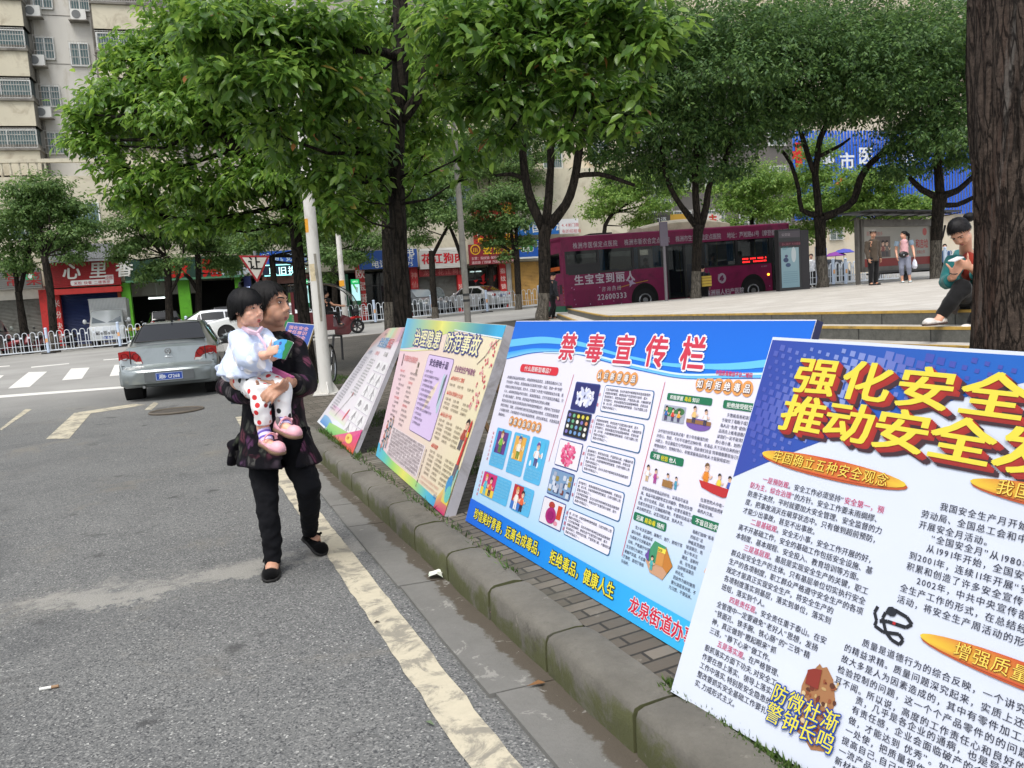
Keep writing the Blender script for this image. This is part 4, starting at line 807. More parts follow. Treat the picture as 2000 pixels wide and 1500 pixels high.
street('slimmer street tree beside the green pillar of the middle shop', 42, [(388, 660, 8), (388, 600, 6), (388, 550, 5.5), (386, 490, 5)], [(400, 480, 40), (440, 510, 36), (430, 460, 40), (460, 480, 30), (380, 450, 40), (455, 525, 18), (410, 425, 36)], 38, 1.3, 700, LSTR, [[(387, 570, 4), (372, 545, 4), (360, 535, 3)]])
street('street tree behind the yield sign post', 41, [(541, 630, 7), (536, 560, 6), (531, 500, 6)], [(520, 450, 45), (570, 460, 40), (490, 480, 36), (610, 480, 32), (640, 500, 36), (660, 450, 45), (690, 500, 32), (640, 540, 18), (720, 470, 32)], 39, None, 900)
street('tall street tree standing behind the white lamp post crown', 47, [(655, 600, 6), (652, 520, 5), (650, 420, 5)], [(620, 370, 60), (690, 350, 60), (650, 300, 60), (590, 400, 40), (720, 400, 45), (570, 330, 50), (740, 330, 40)], 42, None, 1300)
street('tall street tree rising behind the red billboard', 52, [(960, 600, 6), (958, 500, 5), (955, 400, 5)], [(930, 330, 55), (990, 320, 55), (950, 270, 60), (890, 340, 45), (1030, 350, 40), (1010, 270, 50), (870, 290, 45), (1060, 300, 36)], 43, None, 1300)
street('street tree with whitewashed foot in front of the white slatted sign', 41, [(851, 640, 8), (849, 600, 6.5), (845, 550, 6), (843, 490, 5.5)], [(830, 400, 45), (870, 420, 36), (800, 430, 36), (850, 350, 45), (820, 465, 24), (880, 370, 36), (790, 380, 36)], 40, 1.55, 800, LSTR, [[(845, 500, 4), (865, 460, 3), (880, 435, 3)], [(907, 560, 4), (902, 510, 4), (890, 470, 3.5), (876, 438, 3)]])
street('street tree with whitewashed foot beside the silver car', 43, [(1013, 620, 8), (1013, 590, 6.5), (1011, 540, 6), (1008, 490, 6)], [(960, 440, 40), (1000, 430, 40), (940, 400, 40), (1020, 470, 26), (970, 470, 30), (920, 440, 32), (990, 380, 40), (1030, 400, 30), (985, 500, 16)], 41, 1.8, 900, LSTR, [[(1010, 510, 4), (995, 490, 3.5), (980, 480, 3)], [(1009, 490, 4), (1008, 440, 3)], [(1005, 500, 3), (995, 440, 3), (970, 400, 2)]])
tree('roadside_tree', 'half whitewashed trunk standing just left of the dark foreground trunk', 18, [(766, 700, 12.5), (763, 650, 11.5), (761, 590, 11), (757, 500, 10), (752, 400, 9), (745, 300, 8)], [(700, 250, 110), (800, 260, 90), (760, 150, 120), (690, 350, 60), (650, 200, 90)], 700, 9, .14, .068, LMID, 51, white=1.72, simple=False, spread=.24)
# large fissured trunk on the right edge
mb = MB(); rings = []; Yt = 4.7; rg = random.Random(2)
for i in range(168):
    y = 960 - i * 8; c = dep(2017 - (800 - y) * .002, y, Yt); r0_ = .31 + .05 * math.exp(-((y - 800) / 120) ** 2) - .02 * math.exp(-((y - 420) / 160) ** 2); ring = []
    for j in range(140):
        a = 2 * math.pi * j / 140; d = V((math.cos(a), math.sin(a), 0)); q = V((d.x * 3.2, d.y * 3.2, c.z * .55))
        f = noise.noise(q * 2.2) * .028 + noise.noise(V((q.x * 5, q.y * 5, q.z * 2.4)) * 1.5) * .012 + noise.noise(V((q.x * 9, q.y * 9, q.z * 7))) * .006
        rid = abs(noise.noise(V((q.x * 2.6, q.y * 2.6, c.z * .5 + 5)))); f -= .02 * max(0, 1 - rid * 9)
        da = (a - R(254) + noise.noise(V((0, 0, c.z * 1.3))) * .06 + math.pi) % (2 * math.pi) - math.pi; f -= .055 * math.exp(-(da / .045) ** 2)
        kn = math.exp(-(((a - R(232)) * .37) ** 2 + (c.z - 1.52) ** 2) / .008); f += .03 * kn
        ring.append(c + d * (r0_ + f))
    rings.append(ring)
mb.loft(rings)
t = thing('large_tree', 'huge fissured brown trunk cropped by the right edge, hiding the sitting woman', 'tree', (0, 0, 0)); mb.build('trunk', barkm('red_brown_bark', (.035, .026, .021), (.15, .112, .088), 13, [((.085, .045, .033), .52), ((.17, .16, .145), .56)]), t, ang=180)
tops = [(2040, -120, 90, 0), (1900, -160, 110, .5), (2150, -60, 120, 0), (1800, -190, 100, .6)]
# ================================================================ POSTER BOARDS LEANING ALONG THE KERB
def board3(name, label, BL, BR, TL, TR, W, H, th, edge, top=None, um=None):
    BL, BR, TL, TR = map(V, (BL, BR, TL, TR)); nn = (BR - BL).cross(TL - BL).normalized()
    def fn(u, v, h):
        if um: u = um(u, v)
        a, b = u / W, v / H; return (BL * (1 - a) + BR * a) * (1 - b) + (TL * (1 - a) + TR * a) * b + nn * (h * .0011 + (.0012 if h else 0))
    t = thing(name, label, 'poster board', (0, 0, 0), 0, 'poster boards propped along the pavement'); nu, nv = 24, 12; mb = MB(); top = top or (lambda u: H)
    um_, um = um, None; g = lambda d: [[fn(W * i / nu, top(W * i / nu) * j / nv, 0) + nn * d for j in range(nv + 1)] for i in range(nu + 1)]
    A, B = g(0), g(-th); k = nv + 1; va = [p for r in A for p in r]; vb = [p for r in B for p in r]; o = len(va); fs = []
    for i in range(nu):
        for j in range(nv): q = i * k + j; fs.append((q, q + k, q + k + 1, q + 1)); fs.append((o + q, o + q + 1, o + q + k + 1, o + q + k))
    rim = [i * k for i in range(nu + 1)] + [nu * k + j for j in range(1, k)] + [i * k + nv for i in range(nu - 1, -1, -1)] + [j for j in range(nv - 1, 0, -1)]
    m_ = [0] * len(fs)
    for a, b in zip(rim, rim[1:] + rim[:1]): fs.append((a, o + a, o + b, b)); m_.append(1)
    mesh_obj('panel', va + vb, fs, [mat('board_face', (232, 232, 236), .55, var=.02), edge], m_, t, False)
    for u in (.35 * W, .72 * W) if W > 1 else ():
        m2 = MB()
        q = fn(u, H * .85, 0) - nn * (th + .03); f_ = q - V((nn.x, nn.y, 0)).normalized() * .42; f_.z = SW(f_.x, f_.y); m2.bar(q, f_, .04, .03); m2.build('prop', mat('raw_timber', (150, 120, 84), .8, var=.2), t, smooth=False)
    um = um_
    return t, Pr(fn)
EDG = mat('board_edge_white', (205, 203, 200), .6, var=.06, vs=6, dirt=(150, 145, 138)); EDB = mat('board_edge_blue', (40, 44, 80), .6); EDF = mat('foam_edge', (168, 166, 172), .7, var=.1, vs=5, dirt=(128, 124, 122))
def toon(p, u, v, s, shirt, pants=(60, 60, 90), hair=(40, 30, 30), skin=(236, 196, 170), h=3, lean=0, arm=1):
    X = lambda a, b: (u + (a + lean * b) * s, v + b * s)
    p.poly([X(-.14, .0), X(-.02, .0), X(.0, .36), X(-.15, .36)], pants, h); p.poly([X(.04, .0), X(.17, .0), X(.15, .36), X(.0, .36)], pants, h)
    p.poly([X(-.2, .33), X(.2, .33), X(.15, .66), X(-.15, .66)], shirt, h + 1); p.line([X(.15, .6), X(.3, .42), X(.4, .55)] if arm else [X(.15, .6), X(.24, .35)], .07 * s, skin, h + 1); p.line([X(-.15, .6), X(-.27, .38)], .07 * s, skin, h + 1)
    p.ell(*X(0, .82), .15 * s, .17 * s, skin, h + 1, 10); p.poly([X(-.17, .84), X(-.13, .98), X(0, 1.04), X(.13, .98), X(.17, .86), X(.05, .92)], hair, h + 2); p.ell(*X(-.05, .83), .018 * s, .024 * s, (30, 25, 25), h + 2, 6); p.ell(*X(.07, .83), .018 * s, .024 * s, (30, 25, 25), h + 2, 6)
# ---- nearest board: white with yellow title on blue
t4, p = board3('poster_board', 'white safety notice board with yellow raised title on blue, cropped by the right edge', (.413, 2.281, .16), (1.574, .178, .16), (.831, 2.512, 1.184), (1.782, .310, 1.115), 2.4, 1.13, .022, EDG)
H4 = 1.13
p.rect(0, 0, 2.4, H4, (222, 229, 244), 1, cell=.2)
bl = lambda u: min(H4 - .012, .668 + .585 * u - .135 * u * u)
p.strip(.004, 1.9, bl, lambda u: H4 - .01, (40, 88, 178), 2, 40, 6, cf=lambda a, b: (54 - 20 * min(1, a * 2.4), 74 + 30 * min(1, a * 2.4), 166 + 36 * min(1, a * 2)))
rr = random.Random(4)
for i in range(-6, 44):
    for j in range(-4, 26):
        u, v = .03 + i * .033 + j * .012, 1.12 - j * .026 - i * .006 + .1
        if u < .02 or u > 1.5 or v > 1.10 or v < bl(u) + .02: continue
        s = .0095 + .004 * math.sin(i * .5 + j * .7); k = clamp(.25 + .5 * math.sin(i * .23) + .4 * (j / 20)); c = tuple(int(a + (b - a) * k) for a, b in zip((72, 84, 176), (150, 168, 222)))
        p.poly([(u - s, v - s * .8), (u + s, v - s * 1.1), (u + s * 1.15, v + s * .8), (u - s * .9, v + s)], c, 3)
def title(body, u, v, pt):
    n = 7
    for k in range(n, 0, -1):
        c = (150 + (1 - k / n) * 45, 40 + (1 - k / n) * 22, 38 + (1 - k / n) * 16) if k < 5 else (70, 44, 52)
        p.text(body, u + .004 * k, v - .0027 * k, .118, c, 4 + (n - k) * .5, .035, sx=1.42, pitch=pt, sl=.06)
    p.text(body, u, v, .118, (238, 222, 78), 9, .035, sx=1.42, pitch=pt, sl=.06)
title('强化安全基础', .138, .972, .178); title('推动安全发展', .128, .853, .1635)
def oval(cx, cy, txt, em=.036):
    p.ell(cx + .004, cy - .005, .247, .026, (196, 92, 50), 4, 28); p.ell(cx, cy, .246, .0255, None, 5, 28, cf=lambda x: (206 + 34 * abs(x) ** 2, 72 + 140 * abs(x) ** 2.2, 50 + 20 * abs(x)))
    p.text(txt, cx - len(txt) * em * 1.06 / 2, cy - em * .36, em, (246, 220, 96), 8, .012, pitch=em * 1.06, ol=((170, 40, 36), .045, 7), sl=.1)
oval(.343, .7625, '牢固确立五种安全观念', .0375); oval(.99, .806, '我国安全生产月历程', .0385); oval(.952, .4235, '增强质量意识责任', .0385)
INK, PINK = (44, 46, 62), (206, 62, 112)
L4 = [('一是预防观', '。安全工作必须坚持“', '安全第一，预'), ('防为主，综合治理', '”的方针。安全工作要未雨绸缪、'), ('', '防患于未然，平时就要加大安全管理、安全监督的力'), ('', '度，把事故消灭在萌芽状态中。只有做到超前预防，'), ('', '才能少出事故，甚至不出事故。'), ('二是基础观', '。安全无小事，安全工作开展的好，'), ('', '离不开基础工作，安全的基础工作包括安全设施、基'), ('', '本制度、基本规程、安全投入、教育培训等方面。'), ('三是基层观', '。基层是实现安全生产的关键，职工'), ('', '群众是安全生产的主体。只有基层单位切实执行安全'), ('', '生产的各项制度，职工群众严格遵守安全生产的各项'), ('', '规定才能真正实现安全生产。将安全生产的'), ('', '各项制度落实到基层，落实到单位，落实到'), ('', '班组，落实到个人。'), ('四是责任观', '。安全责任重于泰山。在安'), ('', '全管理中一定要避免“老好人”思想，发扬'), ('', '“铁面孔、铁手腕、铁心肠”的“三铁”精'), ('', '神，真正做到“瞪起眼来”抓'), ('', '三违，“静下心来”做工作。'), ('五是落实观', '。在严格管理、'), ('', '狠抓落实方面下功夫,对安全工'), ('', '作要在想上落实、领导上落实、'), ('', '工作中落实,特别是安全隐患的'), ('', '整改要抓实安全基础工作要扎'), ('', '实,力戒形式主义。')]
EM = .0203
for k, seg_ in enumerate(L4):
    u = .125 if seg_[0] and k != 1 else .083; v = .699 - k * .0261 - .019
    for j, part_ in enumerate(seg_):
        c = PINK if j in (0, 2) else INK; p.text(part_, u, v, EM, c, 3, .02, pitch=EM * 1.005); u += sum(adv(x) for x in part_) * EM * 1.005
for v, u, s in ((.743, .685, '我国安全生产月开始于1980年'), (.715, .643, '劳动局、全国总工会和中央广播'), (.688, .643, '开展安全月活动。'), (.663, .681, '“全国安全月”从1980年开'), (.637, .675, '从1991年开始，全国安委会'), (.609, .636, '到2001年，连续11年开展“安全'), (.582, .636, '积累和创造了许多安全宣传教育'), (.555, .669, '2002年，中共中央宣传部、国'), (.527, .632, '全生产工作的形式，在总结经验的'), (.499, .631, '活动，将安全生产周活动的形式和内'),
                (.367, .568, '质量是道德行为的综合反映，一个讲究职业道德'), (.338, .524, '的精益求精。质量问题深究起来，实质上还是责任问'), (.310, .523, '故大多是人为因素造成的，其中有零件加工车间的质量'), (.282, .520, '检验控制的问题，这一个个产品零件的的问题，不可充'), (.254, .519, '耳不闻。所以说，高度的工作责任心和良好的职业道德'), (.231, .585, '责，几乎是各企业的通病，也是导致企业遭受损失'), (.206, .581, '有责任感，企业会面临破产的命运。企业'), (.179, .579, '做，才能达到 优秀”。如果我们每个人'), (.153, .577, '一处使，把质量视作 为自己的生命'), (.127, .574, '提高自己,自己完善自己的'), (.101, .572, '一流产品、一流服务'), (.075, .568, '新材料大'), (.05, .566, '新工艺、新技术')):
    p.text(s, u, v - .019, EM * 1.03, INK, 3, .02, pitch=EM * 1.12)
# the bronze bell picture with its four by two words and the strap picture
p.poly([(.44, .13), (.432, .19), (.44, .235), (.458, .245), (.468, .262), (.478, .255), (.49, .262), (.503, .25), (.515, .24), (.535, .19), (.53, .125), (.55, .11), (.545, .07), (.50, .055), (.47, .075), (.42, .085)], (168, 118, 78), 3)
rr = random.Random(9)
for k in range(70): u, v = rr.uniform(.44, .54), rr.uniform(.08, .24); p.ell(u, v, rr.uniform(.003, .009), rr.uniform(.003, .008), rr.choice([(120, 52, 36), (196, 164, 112), (92, 50, 32), (220, 196, 150), (150, 84, 52)]), 4 + rr.random(), 7)
p.poly([(.442, .2), (.44, .235), (.458, .245), (.48, .25), (.482, .2)], (142, 52, 40), 5.2)
p.text('防微杜渐', .352, .125, .052, (238, 226, 76), 8, .02, sx=.95, pitch=.0525, ol=((28, 70, 160), .075, 7), sl=.12); p.text('警钟长鸣', .348, .072, .054, (238, 226, 76), 8, .02, sx=.95, pitch=.0535, ol=((28, 70, 160), .075, 7), sl=.12)
p.line([(.587, .452), (.582, .436), (.592, .418), (.59, .405), (.615, .398), (.655, .407), (.668, .398), (.662, .384), (.64, .388), (.622, .40), (.606, .43), (.61, .445), (.632, .452)], .0085, (26, 28, 36), 3); p.line([(.632, .458), (.665, .452), (.681, .44), (.668, .428), (.62, .426), (.6, .42)], .009, (26, 28, 36), 3); p.ell(.625, .452, .014, .012, (30, 34, 44), 4, 8); p.rect(.634, .424, .642, .431, (190, 40, 44), 4, cell=1)
p.build('print', t4)
# ---- second board: blue header, anti drug notice
t3, p = board3('poster_board', 'anti drug notice board with deep blue header and yellow slogan on its blue base band', (-.304, 4.341, .16), (.573, 2.378, .16), (.05, 4.5, 1.242), (1.004, 2.6, 1.225), 2.15, 1.15, .03, EDB, um=lambda u, v: min(2.15, u * (1 - .104 * v / 1.15)))
HT = 1.15
p.rect(0, 0, 2.4, HT, (234, 232, 248), 1, (238, 236, 250), .1)
p.strip(0, 2.4, 0, .5, (150, 214, 246), 1.5, 24, 8, (236, 234, 249))
wv = lambda pts: (lambda u: np.interp(u, [a for a, _ in pts], [b for _, b in pts]))
sm = lambda pts: (lambda u, x=[a for a, _ in pts], y=[b for _, b in pts]: float(sum(np.interp(u + d, x, y) for d in np.linspace(-.1, .1, 7)) / 7))
BB = (20, 112, 226)
p.strip(0, 2.4, sm([(-.2, .90), (0, .925), (.3, .972), (.6, .988), (.85, .98), (1.3, .935), (1.7, .91), (2.4, .955)]), lambda u: HT - .004, (22, 118, 232), 2, 48, 4, (18, 108, 222))
p.strip(0, 2.4, sm([(-.2, .98), (0, .998), (.4, 1.03), (.8, 1.026), (1.2, .985), (1.6, .955), (2.0, .96), (2.4, 1.005)]), sm([(-.2, 1.02), (0, 1.042), (.4, 1.066), (.8, 1.048), (1.2, .997), (1.6, .968), (2.0, .985), (2.4, 1.035)]), (110, 202, 250), 3, 40, 2)
p.strip(0, 2.4, sm([(-.2, .905), (0, .93), (.3, .976), (.6, .992), (.9, .98), (1.3, .94), (1.7, .912), (2.4, .958)]), sm([(-.2, .935), (0, .968), (.3, 1.0), (.6, 1.004), (.9, .994), (1.3, .957), (1.7, .93), (2.4, .98)]), (128, 206, 250), 3.3, 40, 2, (60, 168, 244))
p.strip(.45, 2.4, sm([(.4, .976), (.9, .985), (1.3, .95), (1.7, .922), (2.4, .968)]), sm([(.4, .98), (.9, .996), (1.3, .958), (1.7, .93), (2.4, .975)]), (214, 240, 255), 3.6, 30, 1)
for i, ch in enumerate('禁毒宣传栏'): p.text(ch, .628 + .2695 * i - .002 * i * i, .962, .142, (214, 62, 84), 6, .042, sx=1.15, ol=((246, 244, 250), .085, 5))
p.text('中国禁毒微信平台二维码', 1.915, .94, .0205, (226, 66, 108), 5, .03, sx=.93)
p.rr(.214, .866, .664, .909, .02, (222, 50, 66), 3); p.text('什么是新型毒品？', .27, .876, .029, (250, 240, 240), 4, .025, sx=1.45)
def caps(u, v, txt, pt, em):
    for i, ch in enumerate(txt):
        p.ell(u + pt * (i + .5), v, pt * .56, em * .86, (238, 166, 98), 3 + .1 * i, 18)
    for i, ch in enumerate(txt): p.text(ch, u + pt * (i + .5) - em * 1.1 * .5, v - em * .38, em, (250, 246, 244), 6, .04, sx=1.1, ol=((96, 64, 76), .075, 5), sl=.1)
caps(1.05, .892, '认识新型毒品', .0572, .034); caps(.238, .598, '新型毒品的包装', .055, .032); caps(1.805, .90, '如何拒绝毒品', .0545, .034)
LN = ['所谓新型毒品是相对鸦片、海洛因传统毒品而言，主要是指通过人工化', '学合成的一类毒品。新型毒品从人们发现它的那一天起，就以一种“伪善”', '的面孔出现在世人面前。很多人，尤其是广大的青少年群体却认为冰毒、摇', '头丸、K粉等新型毒品不同于鸦片、海洛因等毒品，它们不是真正的毒品，只', '是“娱乐消遣品”。殊不知，新型毒品不但影响人们的身心健康，', '而且也是引发大量违法犯罪活动及多种疾病的传播流行，更影响了社会稳定', '和经济建设。因此，必须对他们进行新型毒品的知识教育，尤其是在座的青', '少年朋友来说，只有帮助青少年认识毒品的危害，自觉远离毒品，才能保证其', '健康成长。']
for k, s in enumerate(LN): p.text(s, .078, .822 - k * .0262, .0182, (66, 64, 92), 3, .02, sx=1.16, res=1)
def scribble(u0, u1, v, n, c, em=.015, lines=('毒品危害身心健康青少年要自觉远离毒品珍爱生命',), pt=None, gap=.019):
    for k in range(n):
        s = (lines[k % len(lines)] * 3)[k * 3:][:max(2, int((u1 - u0) / (em * 1.15)))]; p.text(s if k < n - 1 else s[:len(s) * 3 // 5], u0, v - k * gap, em, c, 4, .02, sx=1.15, res=1)
# three packaging cards, two wide cards
CB = (92, 186, 234)
for x0, x1, y0, y1, c, f_ in ((.112, .305, .338, .547, (104, 58, 140), 0), (.342, .53, .336, .548, (232, 178, 84), 1), (.558, .744, .33, .552, (86, 190, 234), 2)):
    p.rr(x0, y0, x1, y1, .012, CB, 3); p.rect(x0 + .03, y0 + .075, x1 - .03, y1 - .016, c, 4, cell=1); toon(p, (x0 + x1) / 2, y0 + .082, .115, [(120, 190, 70), (240, 236, 220), (236, 238, 244)][f_], [(90, 140, 60), (120, 150, 60), (90, 80, 140)][f_], [(150, 110, 60), (60, 90, 150), (120, 90, 160)][f_], h=5)
    for q in range(5): p.ell(x0 + .04 + q * .026, y0 + .09 + (q % 3) * .05, .011, .016, [(70, 60, 120), (246, 222, 150), (230, 240, 250)][f_], 4.5, 7)
    scribble(x0 + .012, x1 - .008, y0 + .056, 4, (140, 214, 246), .0115, gap=.014)
for x0, x1, c, c2, c3 in ((.085, .447, (204, 52, 120), (84, 190, 214), (240, 206, 76)), (.484, .712, (186, 46, 58), (240, 240, 240), (60, 120, 200))):
    p.rr(x0 + .02, .17, x1, .302, .012, CB, 3); m_ = x0 + (x1 - x0) * .5; p.rect(x0 + .005, .176, m_, .298, c, 4, cell=1); p.rect(x0 + .005, .176, m_, .215, c3, 4.4, cell=1); toon(p, x0 + .06, .178, .11, c2, c2, (220, 150, 60), h=5); toon(p, x0 + .125, .18, .1, (236, 110, 70), (40, 40, 70), h=5); scribble(m_ + .012, x1 - .01, .283, 7, (140, 214, 246), .0115, gap=.0155)
for x, y, s in ((.068, .515, '吸食毒品人员用'), (.052, .29, '花样包装欺骗'),):
    p.text(s, x, y - .012, .018, (214, 60, 90), 3, .02, vert=True, pitch=.024)
for a0, b0, a1, b1 in ((.829, .884, .781, .455), (1.598, .894, 1.536, .2)): p.line([(a0, b0), (a1, b1)], .0035, (214, 60, 84), 3)
PH = [(.876, 1.097, .722, .846, (38, 42, 110)), (.862, 1.078, .596, .709, (32, 30, 32)), (.846, 1.06, .455, .571, (240, 236, 240)), (.836, 1.046, .319, .431, (126, 158, 194)), (.822, 1.03, .182, .295, (232, 228, 236))]
rr = random.Random(12)
for i, (x0, x1, y0, y1, c) in enumerate(PH):
    p.rr(x0 - .006, y0 - .005, x1 + .006, y1 + .005, .01, (64, 84, 150), 3); p.rect(x0, y0, x1, y1, c, 4, cell=1); U = lambda: (rr.uniform(x0 + .018, x1 - .018), rr.uniform(y0 + .014, y1 - .014))
    if i == 0:
        for k in range(80): a, q = rr.random() * 6.28, math.sqrt(rr.random()) * .9; p.ell((x0 + x1) / 2 + math.cos(a) * q * .09, (y0 + y1) / 2 + math.sin(a) * q * .05, rr.uniform(.006, .016), rr.uniform(.006, .013), rr.choice([(232, 234, 250), (206, 212, 240), (246, 246, 254)]), 5 + k * .01, 7, rr.random() * 3)
    if i == 1:
        for a in range(5):
            for b_ in range(4): p.ell(x0 + .024 + a * .042, y0 + .018 + b_ * .026, .0135, .0095, rr.choice([(226, 214, 90), (110, 180, 140), (128, 120, 190), (222, 150, 110), (236, 236, 226), (170, 90, 160), (120, 160, 210)]), 5, 8)
    if i == 2:
        for k in range(75): a, q = rr.random() * 6.28, math.sqrt(rr.random()); p.ell((x0 + x1) / 2 + math.cos(a) * q * .062, (y0 + y1) / 2 + math.sin(a) * q * .05, .012, .008, rr.choice([(228, 92, 140), (240, 130, 168), (212, 70, 120)]), 5 + k * .01, 7)
    if i == 3:
        for k in range(24): u, v = U(); p.rr(u - .014, v - .011, u + .014, v + .011, .004, rr.choice([(158, 140, 64), (116, 60, 52), (60, 74, 112), (206, 214, 228), (214, 220, 232), (168, 176, 196)]), 5 + k * .01)
    if i == 4: p.ell(x0 + .1, y0 + .045, .05, .036, (172, 36, 118), 6, 18); p.ell(x0 + .1, y0 + .045, .03, .02, (150, 20, 104), 7, 14); p.ell(x0 + .09, y0 + .09, .03, .016, (176, 60, 50), 5, 9); p.rect(x0 + .15, y0 + .04, x0 + .19, y0 + .1, (206, 74, 48), 5, cell=1); p.ell(x0 + .155, y0 + .02, .02, .01, (226, 150, 170), 5, 8)
for v, s in ((.80, '冰 毒'), (.678, '摇头丸'), (.53, '麻 果'), (.39, 'K 粉'), (.262, '迷幻蘑菇')): p.text(s, 1.103 - (.8 - v) * .105, v, .0175, (214, 60, 90), 3, .02, vert=True, pitch=.0235)
for k, (x0, x1, y0, y1) in enumerate(((1.148, 1.535, .737, .849), (1.123, 1.512, .598, .709), (1.106, 1.493, .462, .571), (1.088, 1.468, .318, .427), (1.068, 1.445, .179, .287))):
    p.rr(x0 - .005, y0 - .004, x1 + .005, y1 + .004, .014, (46, 108, 158), 3); p.rr(x0, y0, x1, y1, .012, (238, 236, 250), 4); L_ = ['又名甲基苯丙胺，会对人体的中枢神经系统造成极强的', '刺激性和依赖性，吸食后会产生强烈的兴奋感，能大', '量消耗体力，降低免疫功能，严重损害心脏、大脑组织甚', '至导致死亡。吸食成瘾者还会造成精神障碍，表现出妄', '想、好斗等，冰毒的精神依赖性极强，已成为国际上危', '害最大的毒品之一。']
    for q in range(6): p.text(L_[(q + k) % 6] if q < 5 else L_[5], x0 + .012, y1 - .021 - q * .0158, .0128, (62, 62, 84), 5, .022, sx=1.16, res=1)
def tagbox(x0, x1, y0, y1, a, b='', c=''):
    p.rr(x0, y0, x1, y1, .008, (24, 116, 80), 3); em = (y1 - y0) * .66; u = x0 + .022
    for s, col in ((a, (240, 246, 240)), (b, (240, 226, 60)), (c, (240, 246, 240))): p.text(s, u, y0 + em * .3, em, col, 4, .03, sx=1.2); u += len(s) * em * 1.22 + .006
tagbox(1.632, 1.92, .824, .852, '积极掌握', '毒品', '知识'); tagbox(1.592, 1.812, .587, .617, '不要', '轻信', '他人'); tagbox(1.561, 1.779, .345, .376, '远离', '易染毒', '场所'); tagbox(1.985, 2.34, .822, .852, '拒绝接受陌生人的馈赠'); tagbox(1.915, 2.2, .405, .436, '不盲目追求时髦')
p.rect(1.625, .742, 1.77, .805, (170, 176, 190), 3, cell=1); p.ell(1.67, .78, .04, .018, (60, 140, 80), 3.5); p.ell(1.735, .785, .03, .014, (70, 120, 70), 3.5)
for x, s, c in ((1.65, .055, (60, 110, 180)), (1.695, .05, (222, 70, 60)), (1.735, .048, (236, 170, 60))): toon(p, x, .745, s, c, (80, 70, 110), h=5)
p.ell(1.86, .748, .075, .022, (120, 90, 170), 3, 14); p.rect(1.785, .75, 1.935, .765, (150, 110, 70), 4, cell=1); toon(p, 1.83, .752, .062, (236, 200, 130), h=5); toon(p, 1.9, .75, .058, (236, 236, 240), h=5)
T2 = ['决不因为好奇以身试毒！青少年有极强烈的', '好奇心，但是，千万不可放任这种好奇，在毒品', '问题上，你正面临生与死的抉择，因此我们应该', '增强自制力，控制好奇心，积极掌握毒品的有关', '知识。']
for k, s in enumerate(T2): p.text(s, 1.614 - k * .003, .695 - k * .0195, .0148, (56, 58, 84), 3, .02, sx=1.14, res=1)
T3 = ['多数吸毒者初次吸食', '于接受了毒贩子或其他吸', '毒人员“免费”提供的毒', '品而走上吸毒道路的，所', '以我们一定不能贪图眼前', '的小恩小惠，始终要道', '天下没有白来的好处，任', '何事情都要靠自己的努力', '才能获得成功！']
for k, s in enumerate(T3): p.text(s, 1.995 + (.02 if k == 0 else 0) - k * .004, .795 - k * .0198, .0148, (56, 58, 84), 3, .02, sx=1.14, res=1)
for x, s, c, lp in ((1.6, .062, (240, 240, 240), (220, 190, 150)), (1.655, .055, (176, 70, 150), (176, 70, 150)), (1.735, .05, (190, 214, 236), (150, 110, 70)), (1.79, .046, (80, 160, 190), (80, 160, 190))): toon(p, x, .5, s, c, lp, h=4)
p.rect(1.71, .5, 1.775, .525, (160, 116, 66), 7, cell=1)
T4 = ['经常向你吹嘘毒品的好处，以毒品可以治', '病、毒品可能减肥等谎言诱骗你，使你丧失警', '惕，经不住诱惑。因此，有病一定要去看医生，', '在医生的指导下正确服用药物，不要听信毒品可', '以治病的谎言，以至沉陷泥潭，毁灭人生。']
for k, s in enumerate(T4): p.text(s, 1.582 - k * .003, .466 - k * .0195, .0148, (56, 58, 84), 3, .02, sx=1.12, res=1)
p.poly([(1.92, .558), (1.94, .535), (2.0, .525), (2.06, .52), (2.1, .53), (2.14, .55)], (196, 52, 54), 4)
for x, c in ((1.955, (230, 140, 50)), (2.03, (240, 216, 80)), (2.085, (70, 96, 190))): toon(p, x, .535, .085 if x < 2 else .06, c, c, (120, 90, 60) if x < 2 else (40, 30, 30), h=3)
for k, s in enumerate(['往甚密的人中有一个吸', '容易受到感染而吸毒，', '毒的人交友。']): p.text(s, 1.945 - k * .004, .488 - k * .0195, .0148, (56, 58, 84), 3, .02, sx=1.14, res=1)
T5 = ['青少年涉足酒吧、歌舞厅、迪厅、游戏厅等', '娱乐场所，最容易成', '为毒贩子引诱吸毒的', '目标。严格遵守中学', '生日常行为规范，不', '吸烟不饮酒，不去歌', '厅酒吧、游戏厅等娱', '乐场所。']
for k, s in enumerate(T5): p.text(s, (1.585 if k == 0 else 1.572) - k * .005, .316 - k * .0198, .0145, (56, 58, 84), 3, .02, sx=1.1, res=1)
p.poly([(1.726, .302), (1.80, .296), (1.855, .243), (1.811, .185), (1.73, .19), (1.684, .239)], (70, 150, 110), 3); p.poly([(1.69, .226), (1.84, .226), (1.811, .185), (1.73, .19)], (206, 160, 128), 4); p.poly([(1.80, .296), (1.855, .243), (1.83, .212), (1.80, .226)], (200, 130, 60), 4.5); p.rect(1.755, .226, 1.8, .272, (214, 150, 80), 5, cell=1); p.rect(1.757, .272, 1.805, .288, (240, 226, 90), 6, cell=1); p.text('DOOR', 1.759, .275, .012, (90, 60, 40), 7, .02); toon(p, 1.735, .2, .05, (80, 180, 180), (80, 180, 180), h=6); p.poly([(1.684, .239), (1.705, .27), (1.712, .222)], (110, 80, 160), 5)
T6 = ['毒贩们鼓吹“吸毒', '的标志”这', '种极其荒唐的', '错误观念，而', '青少年关注', '潮流，追新时', '尚，往往会被', '这种错误观念', '所左右。', '因此作为新时期青', '要分清是非对错，不', '为习惯，不要盲从。']
